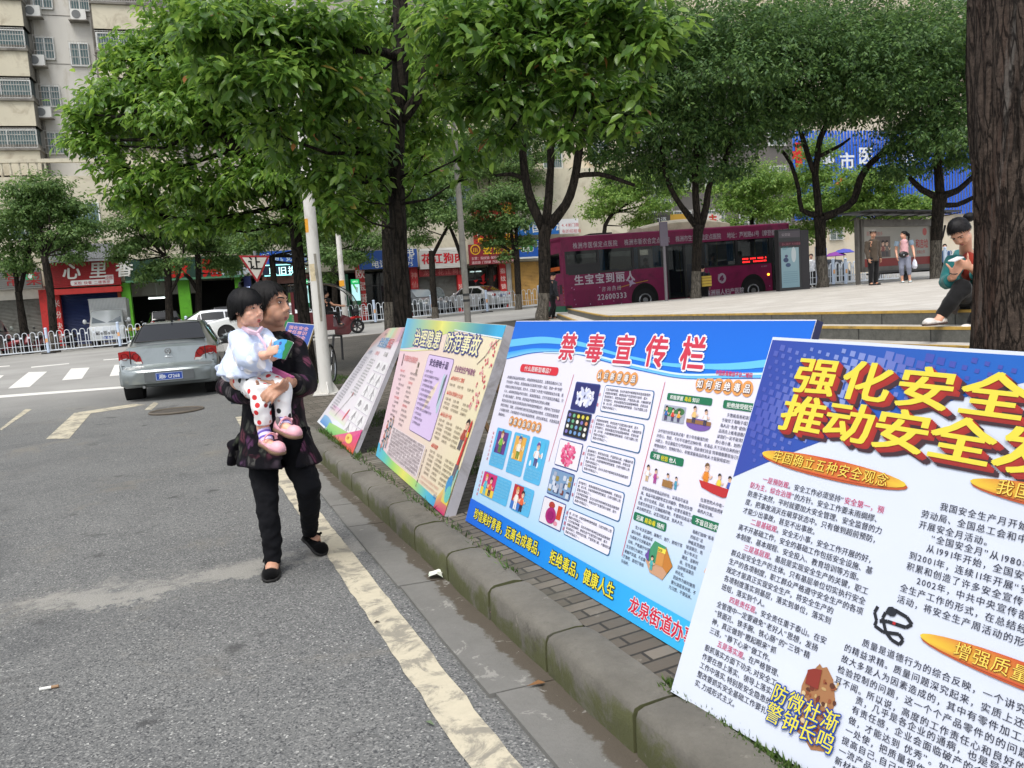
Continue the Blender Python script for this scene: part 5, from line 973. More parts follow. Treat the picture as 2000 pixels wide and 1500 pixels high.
for k, s in enumerate(T6): p.text(s, 1.93 - k * .007, .376 - k * .0188, .0142, (56, 58, 84), 3, .02, sx=1.1, res=1)
toon(p, 2.07, .21, .15, (130, 140, 190), (120, 130, 150), (40, 40, 50), h=3)
p.strip(0, 2.4, 0, wv([(0, .128), (1.28, .111), (2.4, .098)]), (24, 160, 240), 5, 30, 3, cf=lambda a, b: (10 + 70 * a, 104 + 106 * a, 226 + 22 * a))
for i, ch in enumerate('珍惜美好青春，远离合成毒品， 拒绝毒品，健康人生'): p.text(ch, .098 + i * .0602, .041, .062, (240, 228, 70), 8, .03, sx=.95, ol=((22, 30, 60), .075, 7))
for i, ch in enumerate('龙泉街道办事处'): p.text(ch, 1.648 + i * .0665, .034, .062, (216, 30, 62), 8, .035, sx=1.05, ol=((224, 240, 250), .07, 7))
p.build('print', t3)
# ---- third board: cream and rainbow
t2, p = board3('poster_board', 'cream safety notice board with rainbow base band and lilac panel, between two other boards', (-1.163, 6.538, .16), (-.434, 4.463, .16), (-.827, 6.657, 1.274), (-.006, 4.617, 1.219), 2.2, 1.16, .062, EDF)
p.rect(0, 0, 2.2, 1.16, None, 1, cell=.08, cf=lambda a, b: tuple(np.array((246, 214, 224)) * (1 - a) + np.array((242, 232, 194)) * a))
p.strip(0, 2.2, sm([(-.2, .9), (0, .905), (.3, .925), (.6, .96), (1.0, 1.05), (1.4, 1.1), (1.8, 1.085), (2.2, 1.07)]), lambda u: 1.158, None, 2, 40, 6, cf=lambda a, b: (lambda k: tuple(np.array((126, 204, 240)) * max(0, 1 - k * 2.4) + np.array((238, 236, 130)) * max(0, 1 - abs(k - .45) * 2.4) + np.array((70, 180, 228)) * max(0, min(1, k * 2 - .9))))(a) if True else 0)
p.strip(0, .95, sm([(0, .885), (.4, .9), (.95, .94)]), sm([(0, .905), (.4, .918), (.95, .965)]), (246, 232, 150), 2.4, 16, 1, (214, 238, 246)); p.strip(1.3, 2.2, sm([(1.3, 1.1), (1.7, 1.085), (2.2, 1.075)]), sm([(1.3, 1.106), (1.7, 1.092), (2.2, 1.083)]), (236, 246, 252), 3, 12, 1)
for s, u0 in (('治理隐患', .36), ('防范事故', 1.185)): p.text(s, u0, .962, .138, (248, 242, 190), 6, .03, sx=1.28, pitch=.178, ol=((58, 66, 148), .09, 5))
p.rr(.862, .335, 1.482, .905, .03, (120, 100, 150), 3); p.rr(.868, .34, 1.476, .9, .027, (228, 206, 244), 3.5); p.text('安全用电十忌', .945, .83, .056, (84, 66, 112), 5, .045, sx=1.35)
p.text('加强安全自我防护', .21, .82, .05, (232, 150, 150), 4, .03, sx=1.0); p.rect(.16, .77, .18, .87, (130, 100, 110), 4, cell=1); p.text('预防', .64, .79, .046, (120, 110, 90), 4, .04, vert=True, pitch=.05); p.text('企业安全生产标准化', 1.54, .83, .046, (150, 80, 130), 4, .035, sx=.98)
S_ = '安全第一预防为主综合治理遵章守纪严禁违章指挥操作规程持证上岗落实责任消除隐患'
def jot(u, v, n, c=(112, 100, 106), em=.021, k=0): p.text((S_ * 2)[k % 30:k % 30 + n], u, v, em, c, 4, .015, sx=1.0, res=1)
for k in range(12): jot(.17 + (k % 2) * .03 - .0, .725 - k * .036, [7, 8, 4, 9, 6, 5, 8, 7, 5, 9, 6, 8][k], (226, 90, 96) if k in (0, 6) else (120, 106, 112), k=k); jot(.50, .725 - k * .036, [10, 8, 6, 5, 7, 6, 9, 7, 8, 10, 8, 7][k], (226, 90, 96) if k in (2, 7) else (120, 106, 112), k=k * 3)
for k in range(12): p.text(str(k + 1) + '.' + S_[(k * 5) % 20:(k * 5) % 20 + [8, 16, 10, 14, 11, 13, 12, 15, 18, 7, 10, 9][k]], .9, .775 - k * .0345, .022, (104, 90, 122), 5, .015, res=1)
p.ell(1.4, .66, .04, .14, (190, 216, 226), 4.5, 14, .25); p.poly([(1.39, .76), (1.43, .8), (1.42, .66), (1.385, .56)], (110, 120, 130), 5.5)
for v, s in ((.77, '作业许可十二要求'), (.672, '从业人员权利七大义务'), (.527, '从业人员十不准'), (.315, '现场急救')): p.text('▲' + s, 1.525, v, .031, (232, 100, 84), 4, .03, sx=.98)
for v0, n in ((.73, 1), (.635, 3), (.49, 5), (.28, 6)):
    for k in range(n): jot(1.53, v0 - k * .029, 6, (128, 112, 92), .02, k * 4); jot(1.7, v0 - k * .029, 6 + k % 4, (128, 112, 92), .02, k * 7); jot(1.9, v0 - k * .029, 6 if n < 6 else 9, (128, 112, 92), .02, k * 5)
for k in range(2): jot(1.5, .1 - k * .03, 22, (236, 190, 170), .02, k * 9)
p.text('天元区安委会宣', 1.885, .045, .026, (70, 130, 200), 4, .03)
p.rect(.365, .075, 1.40, .295, (246, 234, 236), 3, cell=.1)
for k in range(9): p.text((S_ * 3)[k * 4:k * 4 + 35], .385 + (k % 2) * .004, .272 - k * .0238, .0235, (142, 124, 130), 4, .02, sx=1.2, res=1)
p.text('安全生产责任重于泰山', 1.435, .26, .026, (96, 70, 90), 4, .04, vert=True, pitch=.026)
RBW = [(96, 196, 236), (110, 210, 200), (176, 226, 120), (240, 236, 120), (190, 228, 130), (96, 200, 226), (70, 160, 226)]
p.strip(0, 2.08, lambda u: .001, sm([(0, .12), (.2, .085), (.6, .062), (1.4, .06), (2.1, .05)]), None, 3.5, 40, 2, cf=lambda a, b: tuple(np.array([np.interp(a * 6, range(7), [c[i] for c in RBW]) for i in range(3)])))
p.strip(1.96, 2.2, lambda u: .001, sm([(1.9, .0), (2.0, .1), (2.1, .2), (2.2, .24)]), (214, 60, 120), 5, 8, 3, (238, 214, 120)); p.strip(2.06, 2.2, lambda u: .06, sm([(2.0, .1), (2.1, .24), (2.2, .3)]), (238, 216, 90), 6, 6, 2, (120, 200, 210))
p.poly([(2.13, .30), (2.17, .30), (2.18, .55), (2.165, .58), (2.15, .55)], (214, 64, 58), 7); p.rect(2.152, .47, 2.18, .50, (240, 206, 80), 8, cell=1); p.poly([(2.12, .30), (2.18, .30), (2.17, .2), (2.14, .24), (2.11, .2)], (110, 100, 110), 7); p.ell(2.12, .17, .05, .06, (70, 150, 210), 7); p.ell(2.15, .12, .05, .05, (110, 200, 190), 7.5)
toon(p, 2.07, .38, .19, (176, 74, 60), (110, 104, 110), (50, 36, 36), h=4, lean=.2); 
for k in range(9): toon(p, .12 + (k % 3) * .07 + k * .008, .05 + k * .028, .1, [(206, 110, 110), (120, 170, 190), (170, 170, 176)][k % 3], (120, 150, 165), h=4)
p.line([(1.93, .9), (2.03, .96), (2.08, 1.02), (2.17, 1.07)], .006, (120, 96, 96), 4); rr = random.Random(6)
for k in range(60):
    v = rr.uniform(.62, 1.06); p.ell(2.1 + rr.uniform(-.07, .08) + (v - .85) * .05, v, .011, .008, rr.choice([(236, 150, 160), (226, 96, 110), (244, 190, 190), (214, 80, 96)]), 4 + k * .01, 6, rr.random() * 3)
p.build('print', t2)
# ---- fourth board: pale, slumped
t1, p = board3('poster_board', 'pale slumped notice sheet with pastel rainbow corner, farthest of the full size boards', (-2.21, 8.898, .16), (-1.376, 6.647, .16), (-1.432, 9.186, 1.148), (-.876, 6.852, 1.197), 2.4, 1.25, .035, EDF, top=lambda u: 1.25 if u > .9 else 1.25 - .20 * ((.9 - u) / .9) ** 2.4)
tp = lambda u: (1.25 if u > .9 else 1.25 - .20 * ((.9 - u) / .9) ** 2.4) - .003
p.strip(0, 2.4, lambda u: 0, tp, None, 1, 30, 12, cf=lambda a, b: (238, 232, 238) if b < .86 else (240, 206 - 30 * a, 196))
p.strip(.7, 2.4, lambda u: 1.05 + .05 * abs(u - 1.2), tp, None, 2, 18, 3, cf=lambda a, b: [(238, 196, 190), (226, 226, 190), (196, 224, 190), (216, 200, 170), (230, 190, 190), (206, 170, 190)][int(a * 5.9)])
p.text('安全消防', .75, 1.03, .12, (108, 156, 206), 5, .03, sx=1.75, ol=((216, 226, 236), .08, 4)); p.text('知识', 1.62, 1.03, .12, (222, 96, 106), 5, .03, sx=1.6, ol=((240, 222, 226), .08, 4)); p.text('消防安全', .8, 1.16, .03, (90, 120, 120), 4, .02, sx=2)
p.text('火灾预防', .25, .92, .05, (170, 180, 200), 4, .02, sx=1.8); p.text('火警电话', .95, .93, .05, (230, 150, 150), 4, .02, sx=1.8); p.text('灭火器', 1.7, .94, .05, (160, 160, 150), 4, .02, sx=2)
for k in range(22): p.text((S_ * 2)[k:k + 9], .16, .86 - k * .031, .02, (156, 154, 160), 4, .02, sx=2.3, res=1)
for k in range(13): p.text((S_ * 2)[k * 2:k * 2 + 9], .86, .86 - k * .033, .02, (150, 158, 150), 4, .02, sx=2.3, res=1)
for i in range(2):
    for j in range(6):
        u, v = 1.52 + i * .42, .77 - j * .135; p.rect(u, v, u + .38, v + .115, (244, 242, 244), 3, cell=1); p.line([(u, v), (u + .38, v)], .004, (190, 186, 200), 4); p.ell(u + .19, v + .06, .07, .035, (176, 172, 176), 4, 9, j); p.line([(u + .1, v + .03), (u + .2, v + .09), (u + .3, v + .05)], .008, (130, 126, 130), 5)
p.strip(0, 2.4, lambda u: 0, lambda u: .04 + .11 * math.sin(u * 1.3) ** 2, (236, 240, 246), 3, 20, 2); p.strip(.15, 2.0, lambda u: .02, lambda u: .1 + .02 * math.sin(u * 4), (96, 150, 214), 4, 20, 2, (150, 196, 230)); p.strip(.7, 2.4, lambda u: .0, lambda u: .06 + .09 * (u / 2.4), (120, 196, 110), 5, 16, 2, (170, 214, 130)); p.strip(1.2, 2.4, lambda u: 0, lambda u: max(.001, .2 * (u - 1.2)), (236, 140, 90), 6, 12, 2, (226, 90, 150)); p.strip(1.75, 2.4, lambda u: 0, lambda u: max(.001, .34 * (u - 1.75)), (230, 100, 60), 7, 8, 2, (222, 70, 150))
p.strip(.3, 1.5, lambda u: .15, lambda u: .26, (228, 240, 214), 2.5, 10, 2, (240, 196, 226)); p.line([(.75, .17), (1.05, .45)], .012, (150, 140, 130), 5); p.ell(1.05, .46, .03, .025, (196, 120, 120), 5); p.ell(1.3, .25, .09, .03, (222, 100, 110), 5, 10, .9); p.ell(2.0, .09, .17, .045, (244, 214, 110), 9); p.text('119', 1.9, .075, .04, (230, 120, 60), 10, .03, sx=2)
p.build('print', t1)
# ---- small tilted board behind the woman, tied between trunk and lamp post
BLs, BRs, TLs, TRs = dep(575, 706, 12.0), dep(590, 735, 11.6), dep(562, 629, 12.3), dep(616, 634, 11.6); BLs = dep(535, 700, 12.2)
t5, p = board3('notice_board', 'small blue topped notice board leaning between the bark trunk and the white post', BLs, dep(588, 716, 11.5), TLs, TRs, .5, .62, .02, mat('board_edge_tan', (150, 128, 84), .7), None); del t5['group']
p.rect(0, 0, .5, .62, (206, 206, 206), 1, cell=.1); p.rect(.01, .3, .49, .61, (52, 84, 168), 2, cell=.1)
for k, s in enumerate(('强化安全', '责任意识', '落实安全')): p.text(s, .06, .52 - k * .07, .06, (228, 170, 180), 4, .04, sx=1.5)
p.ell(.28, .2, .13, .06, (176, 196, 222), 3); p.text('安全', .18, .17, .07, (222, 120, 120), 4, .03, sx=1.3)
p.build('print', t5)
# ================================================================ VEHICLES
TYRE = mat('tyre_rubber', (22, 22, 23), .85, bs=60, bst=.2); RIM = mat('alloy_rim', (150, 152, 155), .35, .8); CHR = mat('chrome', (200, 202, 205), .15, 1, var=0); BLKP = mat('black_plastic', (24, 24, 26), .6)
CGL = glassm('tinted_car_glass', (14, 15, 17), .02, .06); REDL = mat('red_lens', (160, 14, 18), .15, var=.1, coat=1); CLRL = mat('clear_lens', (210, 210, 205), .15, coat=1); PLB = mat('plate_blue', (28, 66, 150), .4, var=.04); UND = mat('underbody', (14, 14, 15), .9)
def paint(name, col, metal=.5): return mat(name, col, .28, metal, var=.05, vs=.8, coat=.9, dirt=tuple(int(c * .9) for c in col))
def wheel(par, x, y, r, wd, side, name='wheel', spokes=0):
    w_ = thing_part(name, par, (x, y, r)); mb = MB(); rings = []
    for dx, rr_ in ((-.5, .72), (-.5, .94), (-.36, 1), (.36, 1), (.5, .94), (.5, .72)): rings.append([V((dx * wd, rr_ * r * math.cos(2 * math.pi * j / 24), rr_ * r * math.sin(2 * math.pi * j / 24))) for j in range(24)])
    mb.loft(rings, 0, not spokes); mb.build('tyre', TYRE, w_); mb = MB(); ox = .38 * wd * side
    if spokes:
        mb.tube([(0, r * .7 * math.cos(a), r * .7 * math.sin(a)) for a in [2 * math.pi * k / 24 for k in range(25)]], r * .06, 6)
        for k in range(spokes): a = 2 * math.pi * k / spokes + .3; mb.bar((0, 0, 0), (0, r * .72 * math.cos(a), r * .72 * math.sin(a)), r * .16, wd * .5)
        mb.cyl((-wd * .45, 0, 0), (wd * .45, 0, 0), r * .17, 12)
    else:
        mb.cyl((ox - .02 * side, 0, 0), (ox + .015 * side, 0, 0), r * .7, 20); mb.cyl((ox + .016 * side, 0, 0), (ox + .04 * side, 0, 0), r * .2, 12)
        for k in range(5): a = 2 * math.pi * k / 5; mb.bar((ox + .022 * side, 0, 0), (ox + .022 * side, r * .64 * math.cos(a), r * .64 * math.sin(a)), .05, .02)
    mb.build('rim', RIM if not spokes else BLKP, w_); return w_
def thing_part(name, par, loc):
    o = bpy.data.objects.new(name, None); COL.objects.link(o); o.parent = par; o.location = loc; o.empty_display_size = .1; return o
SED = [(0, .36, .72, .56, .70, .60), (.04, .30, .81, .58, .79, .63), (.09, .27, .84, .70, .76, .66), (.13, .26, .85, .78, .73, .95), (.2, .25, .85, .85, .71, 1.0), (.66, .25, .855, .93, .69, 1.03), (1.38, .22, .86, .95, .55, 1.40), (2.15, .2, .86, .95, .58, 1.435), (2.75, .2, .86, .95, .56, 1.40), (3.5, .2, .855, .93, .64, .98), (4.2, .22, .84, .8, .66, .85), (4.5, .25, .79, .66, .6, .7), (4.58, .32, .7, .56, .5, .6)]
SUV = [(0, .42, .76, .7, .72, .78), (.05, .34, .86, .78, .78, .86), (.1, .3, .88, .95, .74, 1.1), (.16, .28, .9, 1.0, .72, 1.2), (.5, .28, .9, 1.02, .64, 1.62), (1.6, .26, .91, 1.02, .66, 1.68), (2.5, .26, .91, 1.0, .64, 1.62), (3.3, .26, .9, .98, .7, 1.08), (4.1, .28, .88, .9, .68, .98), (4.45, .3, .84, .74, .62, .8), (4.55, .38, .74, .62, .5, .68)]
def interp(st_, y):
    for a, b in zip(st_, st_[1:]):
        if a[0] <= y <= b[0]: k = (y - a[0]) / (b[0] - a[0]); return [p + (q - p) * k for p, q in zip(a, b)]
    return st_[-1]
def car(name, label, cat, loc, rz, st_, col, roof_i=(5, 6, 8, 9), wheels=(.82, 3.6), wr=.31, plate=None, glass=None, scale=1, lights=True, rail=None):
    t = thing(name, label, cat, loc, rz); t.scale = (scale,) * 3; P = paint('car_paint_%d_%d_%d' % col, col); glass = glass or CGL; mb = MB(); rings = []
    ys = sorted(set([s[0] for s in st_] + [st_[0][0] + .02]))
    for y, zb, w_, zl, wt, zt in st_:
        h = [(0, zb), (w_ * .9, zb), (w_ * .985, zb + .05), (w_, zb + (zl - zb) * .55), (w_ * .985, zl - .02), (w_ * .96, zl), (wt + .02, zt - .05), (wt - .03, zt - .008), (wt * .5, zt + .012), (0, zt + .016)]
        rings.append([V((x, y, z)) for x, z in h] + [V((-x, y, z)) for x, z in reversed(h[1:-1])])
    mb.loft(rings); mb.build('body', P, t, ang=30)
    rb, rt, ft, fb = roof_i; A, B, Cc, D = st_[rb], st_[rt], st_[ft], st_[fb]
    def scr(a, b, nm, off):
        k0, k1 = .1, .93; q = [[a[i] + (b[i] - a[i]) * k for i in range(6)] for k in (k0, k1)]; n = V((0, -(b[5] - a[5]), (b[0] - a[0]))); n = (n if n.z > 0 else -n).normalized() * off; v = []
        for s in q:
            for x in (-.93, -.5, 0, .5, .93): v.append(V((x * s[4], s[0], s[5] + .014 * (1 - abs(x)) + .004)) + n)
        o = mesh_obj(nm, v, [(i, i + 1, i + 6, i + 5) for i in range(4)], glass, None, t)
        r = MB(); r.tube([v[0], v[4], v[9], v[5], v[0]], .012, 4); r.build('window_seal', BLKP, t)
    scr(A, B, 'rear_window', .008); scr(D, Cc, 'windscreen', .008)
    for sgn in (-1, 1):
        y0, y1, y2, y3 = A[0] + .42 * (B[0] - A[0]) + .05, B[0] + .05, Cc[0] - .05, D[0] - .45 * (D[0] - Cc[0])
        for (ya, yb) in ((y0, B[0] + .38), (B[0] + .44, Cc[0] + .02), (Cc[0] + .05, y3)):
            v = []
            for k in range(5):
                y = ya + (yb - ya) * k / 4; s = interp(st_, y)
                for f in (.1, .86):
                    x = s[2] * .96 + (s[4] + .02 - s[2] * .96) * f; z = s[3] + (s[5] - .05 - s[3]) * f
                    v.append((sgn * (x + .022), y, z + .006))
            if v[1][2] - v[0][2] > .04 or v[-1][2] - v[-2][2] > .04: mesh_obj('side_window', v, [(2 * i, 2 * i + 1, 2 * i + 3, 2 * i + 2) for i in range(4)], glass, None, t)
        for y in wheels:
            s = interp(st_, y); wheel(t, sgn * (s[2] - .09), y, wr, .19, sgn); a = MB(); a.cyl((sgn * (s[2] - .3), y, wr + .02), (sgn * (s[2] + .004), y, wr + .02), wr + .055, 24); a.build('arch_shade_disc', UND, t)  # near-black disc stands in for the shaded wheel opening; no arch is cut
        a = MB(); s = interp(st_, Cc[0] + .1); a.ell((sgn * (s[2] + .11), Cc[0] + .25, s[3] + .09), (.1, .06, .07), 0, 10, 6); a.bar((sgn * (s[2] - .05), Cc[0] + .25, s[3] + .05), (sgn * (s[2] + .05), Cc[0] + .25, s[3] + .07), .05, .04); a.build('mirror', P, t)
        if lights:
            a = MB(); f = st_[-2]; a.ell((sgn * f[2] * .78, f[0] - .03, f[5] - .04), (.16, .1, .07), 0, 12, 7); a.build('headlight', CLRL, t)
    a = MB(); a.box(-.3, 0.2, st_[0][1] - .1, .3, st_[-1][0] - .3, st_[0][1]); a.build('underbody', UND, t, smooth=False)
    return t, P
def plates(t, y, z, txt, w_=.44, face=-1, zz=0, nm='licence_plate'):
    a = MB(); a.box(-w_ / 2, y, z, w_ / 2, y + .012 * -face, z + .14); o = a.build(nm, PLB, t, smooth=False)
    p = Pr(lambda u, v, h: V((u * -face, y + face * (.002 + h * .001), z + v))); p.line([(-w_ / 2 + .01, .008), (w_ / 2 - .01, .008), (w_ / 2 - .01, .132), (-w_ / 2 + .01, .132), (-w_ / 2 + .01, .008)], .008, (190, 200, 220), 1); p.text(txt, 0, .035, .088, (225, 232, 242), 1, .03, sx=.85, pitch=.0725, center=True); p.build('lettering', o)
# main car seen from behind
A = on(253, 788, G); B = on(236, 766, G); hd = math.atan2(-(dep(330, 700, 22).x - dep(330, 700, 14.2).x), 7.8)
SV = (138, 146, 148); cpos = dep(336, 770, 13.6); cpos.z = G(cpos.x, cpos.y); RZ = R(17.5)
t, P = car('parked_sedan', 'silver grey notchback sedan stopped ahead of the woman, seen from behind', 'car', cpos, RZ, SED, SV, scale=.93)
a = MB(); rings = []
for x in np.linspace(-.9, .9, 15):
    e = abs(x) / .9; y = -.055 + .22 * e ** 5; s = 1 - .1 * e ** 6; rings.append([V((x * .955, y + dy, z)) for dy, z in ((.05, .30), (-.01, .33), (-.035, .44), (-.04, .545), (-.02, .575), (.08, .585), (.3, .58), (.3, .32))])
a.loft(rings); a.build('bumper', P, t)
a = MB(); a.box(-.42, -.1, .36, .42, -.09, .53); a.build('plate_recess', mat('bumper_shade', (96, 100, 102), .4, .3), t, smooth=False); plates(t, -.105, .375, '湘B·C7268', .46)
for sg in (-1, 1):
    a = MB(); L_ = lambda x, z: V((sg * x, .098 - (.012 if x < .78 else -.06 * (x - .78) / .08), z))
    pr_ = [(.84, .70), (.84, .925), (.70, .945), (.55, .925), (.47, .83), (.44, .70)]; a.ext([L_(x, z) for x, z in pr_], (0, .06, 0)); o = a.build('tail_light', REDL, t, ang=20)
    a = MB(); a.ext([L_(.635, .70) + V((0, -.004, 0)), L_(.65, .70) + V((0, -.004, 0)), L_(.645, .94) + V((0, -.004, 0)), L_(.63, .94) + V((0, -.004, 0))], (0, .003, 0)); a.build('divider', BLKP, o, smooth=False)
    a = MB(); a.ext([L_(.83, .69) + V((0, -.004, 0)), L_(.83, .735) + V((0, -.004, 0)), L_(.46, .735) + V((0, -.004, 0)), L_(.45, .69) + V((0, -.004, 0))], (0, .004, 0)); a.build('clear_strip', CLRL, o, smooth=False)
    a = MB()
    for x in (.55, .735): a.tube([L_(x + .06 * math.cos(k * .5236), .835 + .06 * math.sin(k * .5236)) + V((0, -.004, 0)) for k in range(13)], .006, 5)
    a.build('lens_ring', mat('dark_red_lens', (92, 8, 12), .2), o)
a = MB(); ring = lambda r: [V((r * math.cos(k * .2618), .078, .895 + r * math.sin(k * .2618))) for k in range(25)]
a.tube(ring(.05), .006, 6)
for p0, p1 in (((-.03, .93), (0, .9)), ((.03, .93), (0, .9)), ((-.042, .905), (-.018, .855)), ((-.018, .855), (0, .895)), ((0, .895), (.018, .855)), ((.018, .855), (.042, .905))): a.bar((p0[0], .078, p0[1]), (p1[0], .078, p1[1]), .009, .009)
a.build('badge', CHR, t)
a = MB(); a.ell((0, .112, .775), (.1, .012, .033), 0, 16, 6); a.build('boot_handle', paint('handle_silver', (160, 166, 168)), t)
a = MB(); a.tube([(.0, 1.5, 1.42), (.0, 1.42, 1.5), (.0, 1.36, 1.53)], [.02, .012, .005], 6); a.ell((0, 1.52, 1.42), (.03, .06, .02), 0, 8, 5); a.build('antenna', BLKP, t)
a = MB(); a.bar((-.84, .1, .672), (.84, .1, .672), .01, .012); a.build('boot_gap', BLKP, t)
p = Pr(lambda u, v, h: V((u, -.001 + .088, v))); p.text('VISTA', .5, .62, .045, (70, 72, 74), 1, .02); p.text('SVW', -.72, .615, .05, (70, 72, 74), 1, .02); p.build('lettering', t)
a = MB(); a.cyl((-.45, -.02, .27), (-.45, .3, .27), .025, 10); a.build('exhaust', CHR, t)
# parked cars behind the railing
def atab(px, py, b, fn=G):
    a, _ = fac(px, py, b); p = ab(a, b); p.z = fn(p.x, p.y) if fn else 0; return p
AZ = math.atan2(FD.y, FD.x)
c1 = atab(328, 655, 5.2); t, P = car('parked_suv', 'black car parked nose in under the dark green shop sign', 'car', c1, AZ + R(12), SUV, (26, 27, 30), roof_i=(3, 4, 6, 7), wheels=(.85, 3.5), wr=.35, scale=.95)
for sg in (-1, 1): a = MB(); a.ell((sg * .7, .1, .98), (.14, .06, .12), 0, 10, 6); a.build('tail_light', REDL, t)
plates(t, .03, .8, '湘B·3K072')
c2 = atab(448, 655, 5.8); t, P = car('parked_suv', 'dark car behind the toddler, beside the right green pillar', 'car', c2, AZ + R(10), SUV, (30, 32, 34), roof_i=(3, 4, 6, 7), wheels=(.85, 3.5), wr=.35, scale=.93)
for sg in (-1, 1): a = MB(); a.ell((sg * .7, .1, .98), (.14, .06, .12), 0, 10, 6); a.build('tail_light', REDL, t)
c3 = dep(462, 650, 35); c3.z = G(c3.x, c3.y); t, P = car('white_car', 'white hatchback passing on the cross street behind the toddler', 'car', c3 + FD * 1.2, AZ + R(98), SED, (222, 224, 226), wheels=(.82, 3.6), scale=.95)
c4 = dep(572, 652, 34); c4.z = G(c4.x, c4.y); t, P = car('taxi', 'white and green taxi passing behind the bark trunk and white post', 'taxi', c4 + FD * 1.0, AZ + R(90), SED, (224, 226, 224), scale=1.0)
a = MB(); a.loft([[V((x, y, z)) for x, y, z in ((.872, y_, .3), (.88, y_, .55), (.862, y_, .92), (.84, y_, .93), (.84, y_, .3))] for y_ in (.35, 1.5)]); a.loft([[V((-x, y, z)) for x, y, z in ((.872, y_, .3), (.88, y_, .55), (.862, y_, .92), (.84, y_, .93), (.84, y_, .3))] for y_ in (.35, 1.5)]); a.build('green_panel', paint('taxi_green', (60, 140, 88), .1), t)
c5 = atab(812, 622, 3.6); t, P = car('parked_suv', 'grey people carrier facing the road beside the dark foreground trunk', 'car', c5 + FM * 4, AZ + R(196), SUV, (112, 118, 124), roof_i=(3, 4, 6, 7), wheels=(.85, 3.5), wr=.33, glass=glassm('sky_lit_glass', (120, 128, 134), .05, 0), scale=.97); plates(t, 4.5, .5, '湘B·5T861', face=1, nm='licence_plate')
c6 = atab(985, 606, 3.0); t, P = car('parked_sedan', 'silver sedan parked at an angle behind the railing under the lock shop sign', 'car', c6, AZ + R(32), SED, (176, 178, 180))
for sg in (-1, 1): a = MB(); a.ell((sg * .68, .1, .84), (.17, .06, .09), 0, 10, 6); a.build('tail_light', REDL, t)
plates(t, -.01, .72, '湘B·0Y593')
# grey van at left edge and small white box truck
def minivan(label, loc, rz, col, truck=False):
    t = thing('box_truck' if truck else 'parked_van', label, 'truck' if truck else 'van', loc, rz); P = paint('van_paint_%d' % col[0], col, .2); a = MB(); L = 1.75 if truck else 3.7
    st_ = [(0, .42, .72, .8, .70, .9), (.05, .34, .77, .9, .74, 1.02), (.3, .32, .78, 1.02, .72, 1.14), (.85, .3, .79, 1.1, .66, 1.78), (1.2, .3, .79, 1.1, .67, 1.84), (L, .3, .79, 1.1, .67, 1.84), (L + .1, .34, .76, 1.1, .64, 1.74)]; rings = []
    for y, zb, w_, zl, wt, zt in st_:
        h = [(0, zb), (w_ * .95, zb), (w_, zb + .1), (w_, zl), (wt + .03, zt - .06), (wt - .04, zt), (0, zt + .02)]; rings.append([V((x, -y, z)) for x, z in h] + [V((-x, -y, z)) for x, z in reversed(h[1:-1])])
    a.loft(rings); a.build('cab' if truck else 'body', P, t, ang=30)
    SG = glassm('sky_lit_glass', (120, 128, 134), .05, 0); mesh_obj('windscreen', [(-.66, -.335, 1.2), (.66, -.335, 1.2), (.6, -.80, 1.71), (-.6, -.80, 1.71)], [(0, 1, 2, 3)], SG, None, t)
    for s in (-1, 1):
        mesh_obj('side_window', [(s * .782, -.5, 1.16), (s * .69, -.85, 1.68), (s * .69, -1.5, 1.7), (s * .785, -1.5, 1.16)], [(0, 1, 2, 3)], CGL, None, t)
        if not truck: mesh_obj('side_window', [(s * .785, -1.6, 1.16), (s * .69, -1.6, 1.7), (s * .69, -3.4, 1.7), (s * .785, -3.4, 1.16)], [(0, 1, 2, 3)], CGL, None, t)
        b = MB(); b.ell((s * .6, -.08, .88), (.14, .09, .1), 0, 12, 7); b.build('headlight', CLRL, t)
        b = MB(); b.ell((s * .98, -.55, 1.3), (.09, .05, .12), 0, 10, 6); b.bar((s * .78, -.6, 1.22), (s * .95, -.55, 1.25), .03); b.build('mirror', P, t)
        for y in ((-.75, -3.2) if not truck else (-.75, -3.4)): wheel(t, s * .68, y, .29, .18, s)
    if not truck: mesh_obj('rear_window', [(-.58, -L - .085, 1.2), (.58, -L - .085, 1.2), (.54, -L - .055, 1.68), (-.54, -L - .055, 1.68)], [(0, 1, 2, 3)], CGL, None, t)
    b = MB(); b.box(-.5, -.03, .62, .5, .0, .8)
    for k in range(6): b.box(-.45 + k * .16, -.0, .63, -.4 + k * .16, .02, .79, 1)
    b.build('radiator_grille', [BLKP, CHR], t, smooth=False); b = MB(); b.box(-.76, -.05, .36, .76, .03, .56); b.build('bumper', P, t, smooth=False); plates(t, .035, .4, '湘B·9D358', face=1)
    if truck:
        b = MB(); b.box(-.85, -4.3, .75, .85, -1.95, 2.42); b.build('cargo_box', mat('box_white', (206, 208, 206), .5, var=.08), t, smooth=False)
        b = MB()
        for k in range(26): b.box(-.83 + k * .065, -1.95, 1.9, -.80 + k * .065, -1.935, 2.38)
        b.box(-.87, -1.95, 2.38, .87, -1.92, 2.44); b.box(-.87, -4.32, .7, .87, -1.93, .76); b.build('box_rib', mat('rib_grey', (180, 183, 182), .5), t, smooth=False)
    return t
minivan('small white box truck facing the road in front of the blue shutter', atab(211, 664, 1.6), AZ + math.pi + R(4), (206, 210, 210), True)
minivan('grey minivan cropped by the left edge in front of the grey shutter', atab(4, 690, 4.6) - FD * .2, AZ + R(-6), (150, 156, 148))
